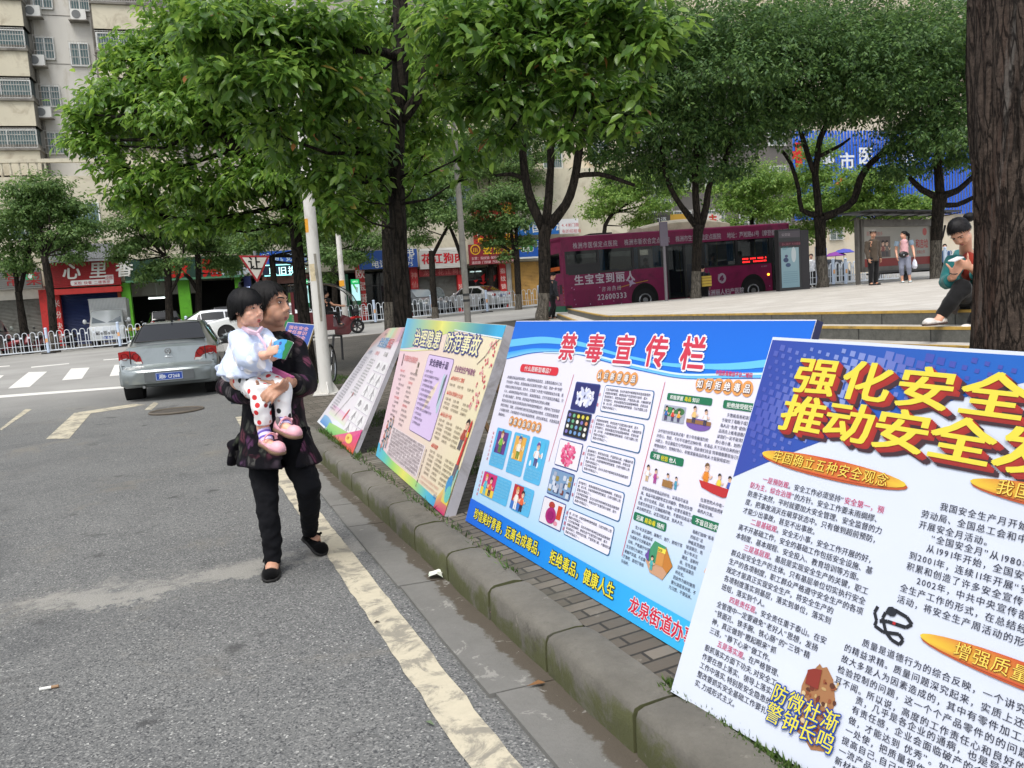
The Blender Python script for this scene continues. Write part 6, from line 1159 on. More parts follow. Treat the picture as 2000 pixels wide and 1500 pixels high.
# ---- bus
BO = V((2.2, 29.9, 0)); BD = V((.9644, .2645, 0)); BX = math.atan2(BD.y, BD.x); BO.z = .56
t = thing('bus', 'long magenta city bus with white lettering standing along the plaza', 'bus', BO, BX); t.rotation_euler = (0, -math.atan2(.17, 10.6), BX); t.scale = (.907, 1, 1)
MAG = mat('magenta_bus_paint', (126, 20, 72), .45, var=.14, vs=1.2, coat=.12, dirt=(88, 18, 56), spec=.3); BK = mat('bus_black_trim', (20, 20, 23), .4); BL_, BW, BH = 10.7, 2.5, 3.05
a = MB()
def bx(x0, x1, z0, z1, y0=0, y1=BW, mi=0): a.box(x0, y0, z0, x1, y1, z1, mi)
def side(x0, x1, z0, z1, mi=0): bx(x0, x1, z0, z1, 0, .06, mi); bx(x0, x1, z0, z1, BW - .06, BW, mi)
side(.12, 4.66, .3, 1.66); side(6.38, 9.74, .3, 1.5); bx(4.66, 6.38, .3, 1.6, BW - .06, BW); bx(9.74, BL_, .3, 1.5, BW - .06, BW); side(.12, BL_ - .02, 2.5, 2.98); bx(.12, BL_ - .05, .28, .42, .07, BW - .07)
bx(0, .12, .34, 1.72); bx(0, .12, 2.48, 2.98); bx(0, .12, 1.72, 2.48, 0, .3); bx(0, .12, 1.72, 2.48, BW - .3, BW); bx(BL_ - .1, BL_, .3, 1.1); bx(BL_ - .1, BL_, 2.6, 2.98)
a.loft([[V((x, y, z)) for y, z in ((.0, 2.98), (.03, 3.03), (.12, 3.06), (BW / 2, 3.09), (BW - .12, 3.06), (BW - .03, 3.03), (BW, 2.98), (BW - .1, 2.9), (.1, 2.9))] for x in (0, BL_)])
body = a.build('body', MAG, t, ang=40)
a = MB()
for x in (.12, 1.52, 3.08, 4.62): side(x, x + .1, 1.66, 2.5)
for x in (6.38, 7.98, 9.66): side(x, x + .1, 1.5, 2.5)
for x in (4.66, 5.46, 6.3, 9.76, 10.58): bx(x, x + .09, .4, 2.5, -.012, .05)
bx(4.66, 6.38, 2.42, 2.5, -.012, .05); bx(9.76, 10.66, 2.42, 2.5, -.012, .05); bx(6.48, 9.66, 1.5, 1.56, -.006, .03); bx(8.05, 9.64, 1.5, 1.84, -.008, .05); bx(.22, 3.1, 1.62, 1.7, -.006, .03); bx(.22, 1.52, 1.70, 2.02, -.004, .03); [MB().hexa(a.v[8 * k:8 * k + 8]).build('window_surround', BK, t, smooth=False) for k in range(len(a.v) // 8)]
BG = glassm('bus_glass', (26, 32, 36), .05, .55)
for x0, x1, z0, z1 in ((.22, 1.52, 1.7, 2.5), (1.62, 3.08, 1.7, 2.5), (3.18, 4.62, 1.66, 2.5), (6.48, 7.98, 1.56, 2.5), (8.08, 9.66, 1.84, 2.5)):
    for y in (.025, BW - .03): a = MB(); a.box(x0, y, z0, x1, y + .008, z1); a.build('window', BG, t, smooth=False)
for x0, x1 in ((4.76, 5.46), (5.55, 6.3), (9.86, 10.58)): a = MB(); a.box(x0, .02, .45, x1, .03, 2.42); a.build('door', BG, t, smooth=False)
a = MB(); a.box(.04, .3, 1.74, .06, BW - .3, 2.46); a.build('rear_window', CGL, t, smooth=False); a = MB(); a.box(BL_ - .06, .08, 1.1, BL_ - .04, BW - .08, 2.6); a.build('windscreen', BG, t, smooth=False)
a = MB(); a.box(.2, .1, .42, BL_ - .2, BW - .1, .62); a.build('floor', BLKP, t, smooth=False)
SEATB = mat('bus_seat_blue', (34, 74, 150), .7)
for x in (.9, 1.7, 2.5, 3.3, 6.9, 7.7, 8.5):
    for y in (.3, 1.7): a = MB(); a.box(x, y, .62, x + .45, y + .5, 1.1); a.box(x, y, 1.1, x + .1, y + .5, 1.75); a.build('seat', SEATB, t, smooth=False)
CUR = mat('blue_curtain', (60, 140, 190), .8, var=.2, vs=9)
for x, wd in ((1.64, .26), (3.2, .2), (4.1, .36), (6.5, .12), (7.62, .3), (9.4, .22)): a = MB(); a.loft([[V((x + wd * k / 6, .09 + .02 * (k % 2), z)) for k in range(7)] + [V((x + wd * k / 6, .11 + .02 * (k % 2), z)) for k in range(6, -1, -1)] for z in (1.7, 2.48)]); a.build('curtain', CUR, t)
a = MB(); 
for x in (5.5, 7.3, 9.2): a.cyl((x, .35, .62), (x, .35, 2.5), .018, 8)
a.build('grab_pole', mat('yellow_pole', (206, 180, 60), .4), t)
a = MB(); rings = []
for k in range(15): x = 3.9 + 4.2 * k / 14; e = math.sin(math.pi * clamp(k / 14, .04, .96)) ** .35; rings.append([V((x, y, z)) for y, z in ((.45, 3.06), (.5, 3.06 + .3 * e), (.8, 3.06 + .44 * e), (1.7, 3.06 + .44 * e), (2.0, 3.06 + .3 * e), (2.05, 3.06))])
a.loft(rings); a.build('roof_air_conditioner', mat('beige_roof_unit', (190, 180, 160), .6, var=.08, dirt=(160, 150, 130)), t); a = MB(); a.box(1.6, .7, 3.07, 2.6, 1.8, 3.16); a.build('roof_hatch', BK, t, smooth=False)
for x in (3.57, 8.76):
    for s, y in ((-1, .12), (1, BW - .12)):
        w_ = thing_part('wheel', t, (x, y, .46)); w_.rotation_euler = (0, 0, -math.pi / 2); w_.scale = (1, 1.1, 1); m2 = MB(); rings = []
        for dx, q in ((-.5, .7), (-.5, .94), (-.36, 1), (.36, 1), (.5, .94), (.5, .7)): rings.append([V((dx * .26, q * .47 * math.cos(k * .2618), q * .47 * math.sin(k * .2618))) for k in range(24)])
        m2.loft(rings); m2.build('tyre', TYRE, w_); m2 = MB(); o_ = .08 * -s * -1 if s > 0 else .08; o_ = .09; m2.cyl((-.1, 0, 0), (.1, 0, 0), .31, 20); m2.tube([(.115, .24 * math.cos(k * .5236), .24 * math.sin(k * .5236)) for k in range(13)], .03, 6); m2.cyl((.1, 0, 0), (.16, 0, 0), .1, 12); m2.cyl((-.16, 0, 0), (-.1, 0, 0), .1, 12); m2.build('rim', RIM, w_)
    a = MB(); a.cyl((x, -.006, .5), (x, .3, .5), .62, 28); a.build('arch_shade_disc', UND, t)  # dark disc on the bus side paints the shade of the uncut wheel opening
a = MB(); a.box(-.05, 0, .28, .3, BW, .5); a.build('rear_bumper', mat('green_bumper', (20, 96, 66), .5), t, smooth=False)
a = MB(); a.box(-.012, .25, .95, .0, .5, 1.3); [a.box(-.012, .6, .7 + k * .06, 0, .9, .73 + k * .06) for k in range(10)]; [a.ell((-.005, .12, .62 + k * .14), (.015, .05, .05), 1, 8, 5) for k in range(5)]; a.build('rear_fitting', [BLKP, REDL], t)
a = MB(); a.ell((9.55, -.01, 1.05), (.06, .03, .045), 0, 10, 6); a.build('indicator', mat('amber_lamp', (255, 150, 40), .3, var=0, emit=4), t)
a = MB(); a.tube([(BL_ - .1, .1, 2.7), (BL_ + .25, -.1, 2.75), (BL_ + .4, -.15, 2.6)], .03, 6); a.ell((BL_ + .42, -.15, 2.3), (.06, .12, .28), 0, 10, 7); a.build('mirror', BLKP, t)
p = Pr(lambda u, v, h: V((u, -.004 - h * .003, v))); WT, WD = (206, 196, 206), (188, 176, 188)
for u0, s, pt in ((.5, '株洲市医保定点医院', .222), (2.78, '株洲市新农合定点医院', .21), (5.14, '株洲市生育保险定点医院', .197), (7.6, '地址：芦淞路61号（摩登都天大厦）', .2)): p.text(s, u0, 2.60, .24, WD, 1, .025, sx=.85, pitch=pt)
p.text('生宝宝到丽人', .45, 1.27, .40, WT, 1, .045, sx=1.05, pitch=.46); p.text('咨询热线', 1.62, .94, .19, WD, 1, .02, pitch=.23, sl=.15); p.text('22600333', 1.42, .62, .29, WT, 1, .035, pitch=.30); p.text('株洲丽人妇产医院', 6.42, .42, .25, WT, 1, .03, sx=.95, pitch=.235)
p.ell(7.25, 1.05, .2, .2, WD, 1, 16); p.ell(7.22, 1.07, .13, .06, (122, 26, 82), 2, 12, .8); p.ell(7.28, 1.0, .1, .04, (122, 26, 82), 2, 12, .8)
p.line([(2.35, 1.0), (3.0, 1.12), (3.75, 1.2)], .025, (206, 150, 40), 1); p.poly([(2.9, 1.0), (3.02, 1.1), (3.2, 1.12), (3.06, 1.2), (3.08, 1.36), (2.97, 1.24), (2.8, 1.3), (2.9, 1.16)], (190, 170, 200), 2)
rr = random.Random(8)
for k in range(46):
    x, z = rr.uniform(.3, 9.6), rr.uniform(.4, 1.3)
    if not (4.5 < x < 6.5) and min(abs(x - 3.57), abs(x - 8.76)) > .8: p.ell(x, z, .03, .018, (196, 150, 190), 1, 7, rr.random() * 3)
p.text('XS:0033', 9.2, 1.36, .08, WD, 1); p.line([(.2, 1.24), (4.6, 1.24)], .008, (70, 12, 46), 1); p.line([(1.5, .35), (1.5, 1.6)], .008, (70, 12, 46), 1); [p.line([(.35 + k * .06, .4), (.35 + k * .06, 1.05)], .01, (92, 18, 62), 1) for k in range(18)]
[p.line([(x, 2.5), (x, 2.97)], .008, (70, 12, 46), 1) for x in (1.7, 3.4, 5.1, 6.8, 8.5)]
p.build('lettering', body)
p = Pr(lambda u, v, h: V((u, -.012, v))); [p.rect(8.3 + k * .075, 1.70, 8.35 + k * .075, 1.76, (255, 40, 40), 1, cell=1) for k in range(16) if k % 5 != 4]; [p.rect(8.3 + k * .075, 1.58, 8.35 + k * .075, 1.64, (255, 40, 40), 1, cell=1) for k in range(16) if k not in (5, 6)]; p.build('led_display', t, printm('led_ink', .5, 1.6))
p = Pr(lambda u, v, h: V((-.016, BW - u, v))); p.rect(.9, 1.84, 2.2, 1.98, (214, 100, 30), 1, cell=2); p.text('欢迎乘坐公交车', 1.0, 1.86, .1, (120, 40, 20), 2); p.build('destination_strip', t)
# ---- parked scooters and motorbikes
def scooter(label, loc, rz, col, box=None, screen=False):
    t = thing('scooter', label, 'scooter', loc, rz); P = paint('scooter_%d_%d' % (col[0], col[2]), col, .1)
    for y in (.0, 1.25): wheel(t, 0, y, .24, .1, 1, spokes=5)
    a = MB(); a.tube([(0, 1.22, .5), (0, 1.1, .7), (0, 1.0, .9)], [.12, .13, .07], 8); a.tube([(0, 1.05, .5), (0, .9, .3), (0, .5, .28), (0, .3, .4)], [(.05, .16), (.05, .17), (.06, .16), (.1, .16)], 8); a.tube([(0, .45, .45), (0, .1, .6), (0, -.2, .66)], [.17, .16, .08], 8); a.tube([(0, 1.25, .52), (0, 1.36, .46)], [.07, .04], 6); a.build('body', P, t)
    a = MB(); a.tube([(0, .5, .72), (0, .2, .78), (0, -.15, .8)], [(.05, .13), (.06, .15), (.05, .11)], 8); a.build('seat', BLKP, t); a = MB(); a.tube([(-.34, .9, 1.02), (-.1, 1.0, .98), (.1, 1.0, .98), (.34, .9, 1.02)], .018, 6); a.tube([(0, 1.0, .95), (0, 1.25, .24)], .03, 6); a.tube([(.25, .95, 1.02), (.3, .98, 1.2)], .008, 5); a.tube([(-.25, .95, 1.02), (-.3, .98, 1.2)], .008, 5); a.ell((.3, .98, 1.22), (.07, .015, .045), 0, 8, 5); a.ell((-.3, .98, 1.22), (.07, .015, .045), 0, 8, 5); a.build('handlebar', BLKP, t)
    if box: a = MB(); a.box(-.19, -.5, .72, .19, -.12, 1.05); a.build('top_box', mat('box_%d' % box[0], box, .5), t, smooth=False)
    if screen:
        a = MB(); a.tube([(0.42 * math.cos(R(k)), 1.08, .98 + .62 * math.sin(R(k))) for k in range(-10, 191, 20)], .012, 5); a.build('screen_frame', RIM, t)
        mesh_obj('windscreen', [(0, 1.08, .98)] + [(.41 * math.cos(R(k)), 1.08, .98 + .61 * math.sin(R(k))) for k in range(0, 181, 20)], [tuple(range(11))], glassm('clear_screen', (150, 165, 170), .05, .75), None, t)
    return t
scooter('dark red scooter parked by the red pillar behind the railing', atab(84, 676, 3.4), AZ + R(160), (110, 22, 34)); scooter('black motorbike in front of the blue shutter', atab(140, 655, 6.6), AZ + R(70), (24, 24, 28)); scooter('motorbike with arched windscreen in front of the grey shutter of the restaurant', atab(868, 606, 6.3), AZ + R(150), (26, 28, 34), None, True)
scooter('scooter with red box by the right green pillar', atab(405, 662, 4.0), AZ + R(190), (160, 40, 30), (206, 62, 40)); scooter('yellow scooter parked behind the railing near the green shop', atab(418, 662, 4.6), AZ + R(200), (190, 160, 40)); scooter('scooter partly hidden by the grey van at the left edge', atab(36, 690, 3.2), AZ + R(80), (150, 30, 40), (60, 60, 64))
for i, (px, b_, lab) in enumerate(((262, 3.0, 'low market table with yellow goods beside the box truck'), (286, 3.2, 'low table with orange boxes behind the roof of the silver sedan'))):
    q = atab(px, 655, b_); t = thing('display_table', lab, 'table', q, AZ); a = MB(); a.box(-.7, -.3, .68, .7, .3, .72); a.build('table_top', mat('table_cloth_%d' % i, [(222, 176, 70), (228, 220, 190)][i], .6), t, smooth=False)
    for x in (-.65, .62):
        for y in (-.26, .23): a = MB(); a.box(x, y, 0, x + .04, y + .04, .68); a.build('leg', GREYW, t, smooth=False)
    a = MB()
    for k in range(4): a.box(-.6 + k * .3, -.2, .721, -.38 + k * .3, .15, .80 + .05 * (k % 2))
    o = a.build('goods_box', mat('goods_%d' % i, [(236, 216, 120), (232, 120, 60)][i], .6, var=.3), t, smooth=False)
# ---- three wheeler
TB_ = on(699, 651, G); q = TB_; t = thing('three_wheeler', 'dark red three wheeled motor rickshaw with arched canopy driving right', 'rickshaw', q, AZ - math.pi / 2 + R(2)); RD = paint('dark_red_body', (84, 16, 26), .1)
wheel(t, 0, 0, .28, .1, 1, spokes=6)
for s in (-1, 1): wheel(t, s * .48, -1.95, .27, .12, s)
a = MB(); a.tube([(0, 0, .28), (.0, -.12, .62), (0, -.22, .98)], [.035, .04, .04], 8); a.tube([(-.36, -.3, 1.12), (-.12, -.22, 1.05), (.12, -.22, 1.05), (.36, -.3, 1.12)], .018, 6); a.build('fork', BLKP, t)
a = MB(); a.tube([(0, .2, .62), (0, .02, .66), (0, -.25, .6)], [(.02, .1), (.06, .13), (.05, .15)], 8); a.build('mudguard', mat('red_mudguard', (190, 44, 44), .4), t); a = MB(); a.ell((0, -.02, .86), (.17, .16, .14), 0, 12, 8); a.box(-.2, -.12, .74, .2, .1, .8); a.build('headlamp', BLKP, t)
a = MB(); a.tube([(0, -.3, .68), (0, -.42, .4), (0, -.6, .26), (0, -.9, .25)], [(.05, .3), (.05, .34), (.05, .42), (.05, .5)], 8); a.box(-.55, -2.4, .22, .55, -.85, .34); a.box(-.55, -1.25, .34, .55, -.98, .74); a.box(-.56, -2.45, .34, .56, -1.55, .95); a.box(-.56, -2.5, .9, .56, -2.38, 1.75); a.box(-.56, -1.62, .95, .56, -1.55, 1.3); a.build('body', RD, t, ang=30)
a = MB(); a.box(-.3, -1.32, .74, .3, -.92, .82); a.box(-.3, -1.4, .8, .3, -1.32, 1.25); a.build('seat', mat('seat_red_brown', (96, 28, 30), .6), t, smooth=False)
cv = [(.0, .98), (-.03, 1.25), (-.16, 1.5), (-.36, 1.7), (-.62, 1.86), (-.95, 1.97), (-1.4, 2.03), (-2.48, 2.02)]
CANG = glassm('canopy_clear', (150, 148, 132), .1, .6); CAN = mat('canopy_tan', (126, 104, 74), .6, var=.2)
for nm, sl_, m_ in (('windscreen', slice(0, 5), CANG), ('canopy', slice(4, 8), CAN)):
    a = MB(); pts = cv[sl_]; v = [V((x * (.5 + (.06 if nm == 'canopy' else 0)), y, z + (.03 if abs(x) < .5 else 0))) for y, z in pts for x in (-1, -.4, .4, 1)]; mesh_obj(nm, v, [(4 * i + j, 4 * i + j + 1, 4 * i + j + 5, 4 * i + j + 4) for i in range(len(pts) - 1) for j in range(3)], m_, None, t)
for s in (-1, 1):
    a = MB(); a.tube([(s * .52, y, z) for y, z in cv], .022, 6); a.tube([(s * .52, -2.45, 1.7), (s * .52, -2.45, 2.02)], .02, 6); a.build('canopy_rail', BLKP, t); a = MB(); a.tube([(s * .3, -.28, 1.1), (s * .42, -.3, 1.38)], .01, 5); a.ell((s * .43, -.31, 1.42), (.06, .02, .09), 0, 8, 5); a.build('mirror', RIM, t)
# ================================================================ STREET FURNITURE
CONW = mat('white_post_paint', (208, 206, 200), .6, var=.06, vs=2, dirt=(150, 142, 128), stretch=(1, 1, .4), bs=12, bst=.1)
q = on(638, 770, SW); t = thing('lamp_post', 'thick white flaking lamp post on the pavement beside the bark trunk', 'lamp post', q); a = MB(); a.tube([(0, 0, .0), (0, 0, .02), (0, 0, .3), (0, 0, 1.5), (0, 0, 8.5)], [.096, .096, .093, .086, .06], 20); a.build('pole', CONW, t)
a = MB()
for k in range(4): an = R(k * 90 + 22); d = V((math.cos(an), math.sin(an), 0)); s_ = d.cross(V((0, 0, 1))) * .008; a.add([d * .085 - s_, d * .18 - s_, d * .18 + V((0, 0, .03)) - s_, d * .085 + V((0, 0, .2)) - s_, d * .085 + s_, d * .18 + s_, d * .18 + V((0, 0, .03)) + s_, d * .085 + V((0, 0, .2)) + s_], [(0, 1, 2, 3), (7, 6, 5, 4), (0, 4, 5, 1), (1, 5, 6, 2), (2, 6, 7, 3)])
a.box(-.16, -.16, 0, .16, .16, .02); a.build('base_plate', CONW, t, smooth=False)
a = MB(); z0 = dep(600, 455, q.y).z - q.z; z1 = dep(600, 428, q.y).z - q.z; th_ = [R(200 + 8 * k) for k in range(8)]; r_ = .083; a.loft([[V((r_ * math.cos(x), r_ * math.sin(x), z)) for x in th_] for z in (z0, z1)], closed=False, cap=False); a.build('sticker', mat('amber_sticker', (214, 150, 30), .5), t)
def smear(z0, z1, a0, a1, col, nm):
    b = MB(); zz = np.linspace(z0, z1, 8); rg_ = random.Random(int(z0 * 50)); b.loft([[V(((.0945 - .007 * z / 1.5) * math.cos(x), (.0945 - .007 * z / 1.5) * math.sin(x), z)) for x in np.linspace(R(a0 + rg_.uniform(-6, 6)), R(a1 + rg_.uniform(-6, 6)), 7)] for z in zz], closed=False, cap=False); b.build(nm, mat('smear_' + nm, col, .8, var=.3, vs=14), t)
smear(1.05, 2.0, 282, 312, (138, 134, 124), 'flaked_paint'); smear(1.62, 1.86, 225, 282, (196, 182, 150), 'tape_mark')
q2 = dep(915, 640, 18.0); q2.z = SW(q2.x, q2.y); t = thing('concrete_pole', 'plain grey concrete pole rising behind the cream poster board', 'pole', q2); a = MB(); a.tube([(0, 0, 0), (0, 0, 7)], [.075, .055], 16); a.build('pole', mat('pole_concrete', (128, 126, 120), .8, var=.15, vs=3, dirt=(96, 92, 86)), t); a = MB(); [a.cyl((0, 0, z), (0, 0, z + .05), .078, 16) for z in (1.0, 1.13)]; a.build('wire_band', DKF, t)
q3 = dep(672, 590, 33); q3.z = G(q3.x, q3.y); t = thing('lamp_post', 'slim white lamp post with an amber sticker behind the three wheeler', 'lamp post', q3); a = MB(); a.tube([(0, 0, 0), (0, 0, 7)], [.13, .08], 12); a.build('pole', CONW, t); z0 = dep(665, 549, q3.y).z - q3.z; a = MB(); a.box(-.1, -.135, z0 - .22, .1, -.1, z0 + .02); a.build('sticker', mat('amber_sticker', (214, 150, 30), .5), t, smooth=False)
q3 = dep(1506, 440, 46); q3.z = .9; t = thing('lamp_post', 'distant white lamp post above the front of the bus', 'lamp post', q3); a = MB(); a.tube([(0, 0, 0), (0, 0, 5.0), (-.1, 0, 5.6), (-.6, 0, 5.9)], [.12, .1, .07, .05], 10); a.build('pole', CONW, t); a = MB(); a.ell((-.9, 0, 5.9), (.4, .12, .07), 0, 10, 6); a.build('lamp_head', CONW, t)
# yield sign
Ys = 17.5; q = dep(503, 560, Ys); t = thing('yield_sign', 'red bordered white yield sign, point down, above the woman', 'road sign', (q.x, q.y, 0)); t.location = (q.x, q.y, SW(q.x, q.y)); g0 = t.location.z
pv = [dep(466, 499, Ys), dep(527, 499, Ys - .05), dep(503, 553, Ys)]; cc = (pv[0] + pv[1] + pv[2]) / 3
def tri(k, off): return [V((p - cc) * k + cc) + V((0.2, -.97, 0)) * off - t.location for p in pv]
a = MB(); a.ext(tri(1, 0), V((-.2, .97, 0)) * .012); a.build('plate', mat('sign_red', (156, 24, 34), .4, var=.08), t, smooth=False); mesh_obj('face', tri(.78, .004), [(0, 1, 2)], mat('sign_white', (206, 202, 192), .45, var=.05), None, t, False); 
xr = (pv[1] - pv[0]).normalized(); yu = (pv[0] - pv[2] + pv[1] - pv[2]).normalized()
p = Pr(lambda u, v, h: cc + xr * u + yu * v + V((.2, -.97, 0)) * .009 - t.location); p.text('让', -.16, -.08, .30, (24, 22, 22), 1, .03); p.build('lettering', t)
a = MB(); m_ = (pv[0] + pv[1]) / 2 - t.location; a.cyl((m_.x * .5, m_.y + .06, 0), (m_.x * .5, m_.y + .06, m_.z + .1), .035, 10); a.build('post', RIM, t)
# bus stop flag pole, advert totem, shelter
q = dep(1302, 590, 26.6); q.z = PZ(q.x, q.y); t = thing('bus_stop_pole', 'thin grey bus stop pole with a flag box in front of the bus', 'bus stop pole', q); zt_ = dep(1290, 434, q.y).z - q.z; a = MB(); a.tube([(0, 0, -.1), (0, 0, zt_ - .1)], .05, 10); a.build('pole', mat('pole_grey', (112, 108, 112), .5, .3), t); a = MB(); a.box(-.12, -.05, zt_ - .78, .14, .05, zt_); a.build('flag_box', mat('flag_grey', (92, 84, 96), .5), t, smooth=False)
q = dep(1541, 566, 27.4); q.z = PZ(q.x, q.y) - .12; t = thing('advert_totem', 'dark bus stop totem with a pale blue poster standing at the front of the bus', 'advertising totem', q, AZ - R(4)); zt_ = dep(1540, 448, q.y).z - q.z; a = MB(); a.box(-.42, -.12, 0, .42, .12, zt_); a.build('case', mat('totem_dark', (46, 46, 48), .45), t, smooth=False); a = MB(); a.box(-.72 + 1.16, -.1, 0, .75, .1, zt_ - .05); a.build('side_panel', mat('totem_dark2', (40, 38, 42), .5), t, smooth=False)
p = Pr(lambda u, v, h: V((u, -.122 - h * .002, v))); p.rect(-.34, .22, .34, zt_ - .62, (128, 160, 172), 1, (150, 178, 186), cell=1); p.rect(-.4, zt_ - .55, .4, zt_ - .42, (70, 30, 44), 1, cell=1); p.text('爱心医疗 天天健康', -.3, zt_ - .53, .085, (150, 90, 100), 2); p.rect(-.4, zt_ - .28, .4, zt_ - .06, (84, 78, 84), 1, cell=1); p.text('公交站', -.3, zt_ - .22, .11, (170, 160, 165), 2)
p.ell(-.16, 1.15, .1, .08, (60, 72, 104), 2); p.ell(-.08, .98, .1, .07, (66, 84, 116), 2); p.ell(-.14, 1.28, .06, .05, (80, 80, 110), 3); p.ell(.14, 1.32, .09, .26, (196, 206, 208), 2); [p.line([(-.28, .4 + k * .07), (.26, .4 + k * .07)], .012, (100, 136, 150), 2) for k in range(6)]; p.text('妇产', -.28, 1.5, .12, (70, 130, 140), 2); p.build('poster', t)
sl, sr = dep(1676, 555, 27.5), dep(1822, 545, 30.0); sl.z = PZ(sl.x, sl.y); sr.z = PZ(sr.x, sr.y); d = sr - sl; Ls = d.length; rz = math.atan2(d.y, d.x)
t = thing('bus_shelter', 'grey bus shelter with a faded red and white poster panel and flat dark canopy', 'bus shelter', sl, rz); MT = mat('shelter_metal', (112, 108, 102), .5, .4, var=.1, dirt=(90, 86, 80)); hS = 2.25
for x in (0, Ls): a = MB(); a.box(x - .06, -.06, -.1, x + .06, .06, hS); a.build('post', MT, t, smooth=False)
a = MB(); a.box(.16, -.1, .42, Ls - .1, .12, .58); a.box(.16, -.1, 1.96, Ls - .1, .12, 2.2); a.box(.12, -.1, .42, .26, .12, 2.2); a.box(Ls - .2, -.1, .42, Ls - .08, .12, 2.2); a.build('panel_frame', MT, t, smooth=False)
p = Pr(lambda u, v, h: V((u, -.02 - h * .003, v))); p.rect(.26, .58, Ls - .2, 1.96, (176, 172, 162), 1, cell=3); p.rect(.26, .58, Ls - .2, .86, (150, 50, 46), 2, cell=3); p.rect(1.0, .9, 1.9, 1.62, (118, 104, 96), 2, cell=3); p.text('和吉垃', Ls - 1.15, 1.2, .34, (190, 74, 70), 2, .04, sx=.8); p.ell(Ls - .55, 1.76, .14, .14, (196, 96, 90), 2); p.text('夏日清凉加多', .5, 1.66, .16, (190, 130, 124), 2, .02); p.text('全新上市', Ls - 1.1, .98, .14, (190, 90, 84), 2, .02)
for x, c in ((1.2, (150, 140, 130)), (1.45, (150, 90, 84)), (1.68, (130, 124, 116))): toon(p, x, .92, .55, c, (80, 76, 80), h=3)
p.build('poster', t)
a = MB(); a.box(-.7, -1.0, hS + .12, Ls + .2, .25, hS + .17); a.build('canopy', mat('canopy_dark', (52, 54, 54), .4), t, smooth=False)
a = MB()
for k in range(6): x = -.4 + (Ls + .4) * k / 5; a.tube([(x, 0, hS - .1), (x + .05, -.3, hS + .02), (x + .3, -.9, hS + .1)], .02, 5)
a.bar((-.7, -.6, hS + .1), (Ls + .2, -.6, hS + .1), .04); a.build('canopy_bracket', DKF, t)
a = MB(); a.box(.3, -.5, .36, Ls - .2, -.2, .42); a.box(.3, -.16, .30, Ls - .2, -.12, .36); a.build('bench_seat', mat('bench_dark', (50, 50, 52), .4), t, smooth=False)
for x in (.45, Ls * .5, Ls - .45): a = MB(); a.tube([(x - .15, -.35, 0), (x, -.35, .2), (x, -.35, .36)], [.08, .12, .2], 8); a.build('bench_leg', DKF, t)
# umbrellas and sunshade beyond the plaza
for px, py, c, lab in ((1632, 500, (130, 60, 150), 'purple umbrella beyond the plaza left of the bus shelter'), (1648, 494, (82, 84, 180), 'violet blue umbrella behind the purple one')):
    q = dep(px, py, 38); t = thing('umbrella', lab, 'umbrella', q); a = MB(); a.loft([[V((r * math.cos(k * .7854), r * math.sin(k * .7854), z)) for k in range(8)] for r, z in ((.02, .2), (.3, .14), (.52, .0))], cap=False); a.build('canopy', mat('umb_%d' % c[0], c, .6), t); a = MB(); a.cyl((0, 0, -1.0), (0, 0, .2), .012, 6); a.build('shaft', DKF, t)
q = dep(1596, 520, 37); t = thing('sunshade_flag', 'bright blue upright fabric banner beside the candelabrum forked camphor', 'banner', q); a = MB(); a.box(-.05, -.02, -1.6, .45, .02, .8); a.build('cloth', mat('banner_blue', (28, 100, 210), .6), t, smooth=False); a = MB(); a.cyl((-.07, 0, -2), (-.07, 0, .9), .02, 6); a.build('shaft', RIM, t)
c7 = dep(1640, 530, 44); c7.z = .8; car('parked_suv', 'dark parked car beyond the railing left of the bus shelter', 'car', c7, AZ + R(95), SUV, (44, 48, 52), roof_i=(3, 4, 6, 7), wheels=(.85, 3.5), wr=.35)
# small things on the ground
q = on(852, 1131, G); t = thing('paper_scrap', 'crumpled white paper scrap with green print in the gutter', 'litter', q + V((0, 0, .014))); rr = random.Random(3); vv = [V((x * .022 - .033 + rr.uniform(-.006, .006), y * .02 - .03 + rr.uniform(-.006, .006), rr.uniform(.0, .03))) for x in range(4) for y in range(4)]
mesh_obj('sheet', vv, [(i * 4 + j, i * 4 + 4 + j, i * 4 + 5 + j, i * 4 + 1 + j) for i in range(3) for j in range(3)], mat('litter_paper', (214, 216, 206), .7, var=.1, vs=30, dirt=(120, 160, 120)), None, t)
def leafy(lab, px, py, fn, col, ln=.05, up=.0):
    q = on(px, py, fn); t = thing('fallen_leaf', lab, 'fallen leaf', q + V((0, 0, .006 + up)), rr.random() * 6); mesh_obj('blade', [(0, 0, 0), (.3 * ln, .2 * ln, .006), (ln, 0, .004), (.3 * ln, -.2 * ln, .008)], [(0, 1, 2), (0, 2, 3)], mat('leaf_%d_%d' % (col[0], col[1]), col, .6, var=.2, vs=20), None, t)
leafy('brown curled leaf on the gutter slab near the kerb', 1066, 1342, G, (120, 84, 48), .07, .012); leafy('yellow green leaf fragment on the asphalt left of the worn line', 832, 1412, G, (96, 112, 84), .05); leafy('small dark twig shaped leaf on the cream line', 742, 1216, G, (60, 50, 40), .04); leafy('pale pink petal against the kerb foot', 958, 1212, G, (206, 150, 160), .03, .03)
t = thing('cigarette_end', 'white cigarette end lying on the grey asphalt', 'cigarette end', on(95, 1347, G) + V((0, 0, .008)), .3); a = MB(); a.cyl((-.03, 0, 0), (.01, 0, 0), .006, 8); a.build('paper', mat('cig_white', (215, 215, 210), .7), t); a = MB(); a.cyl((.01, 0, 0), (.035, 0, 0), .006, 8); a.build('filter', mat('cig_tan', (150, 120, 90), .7), t)
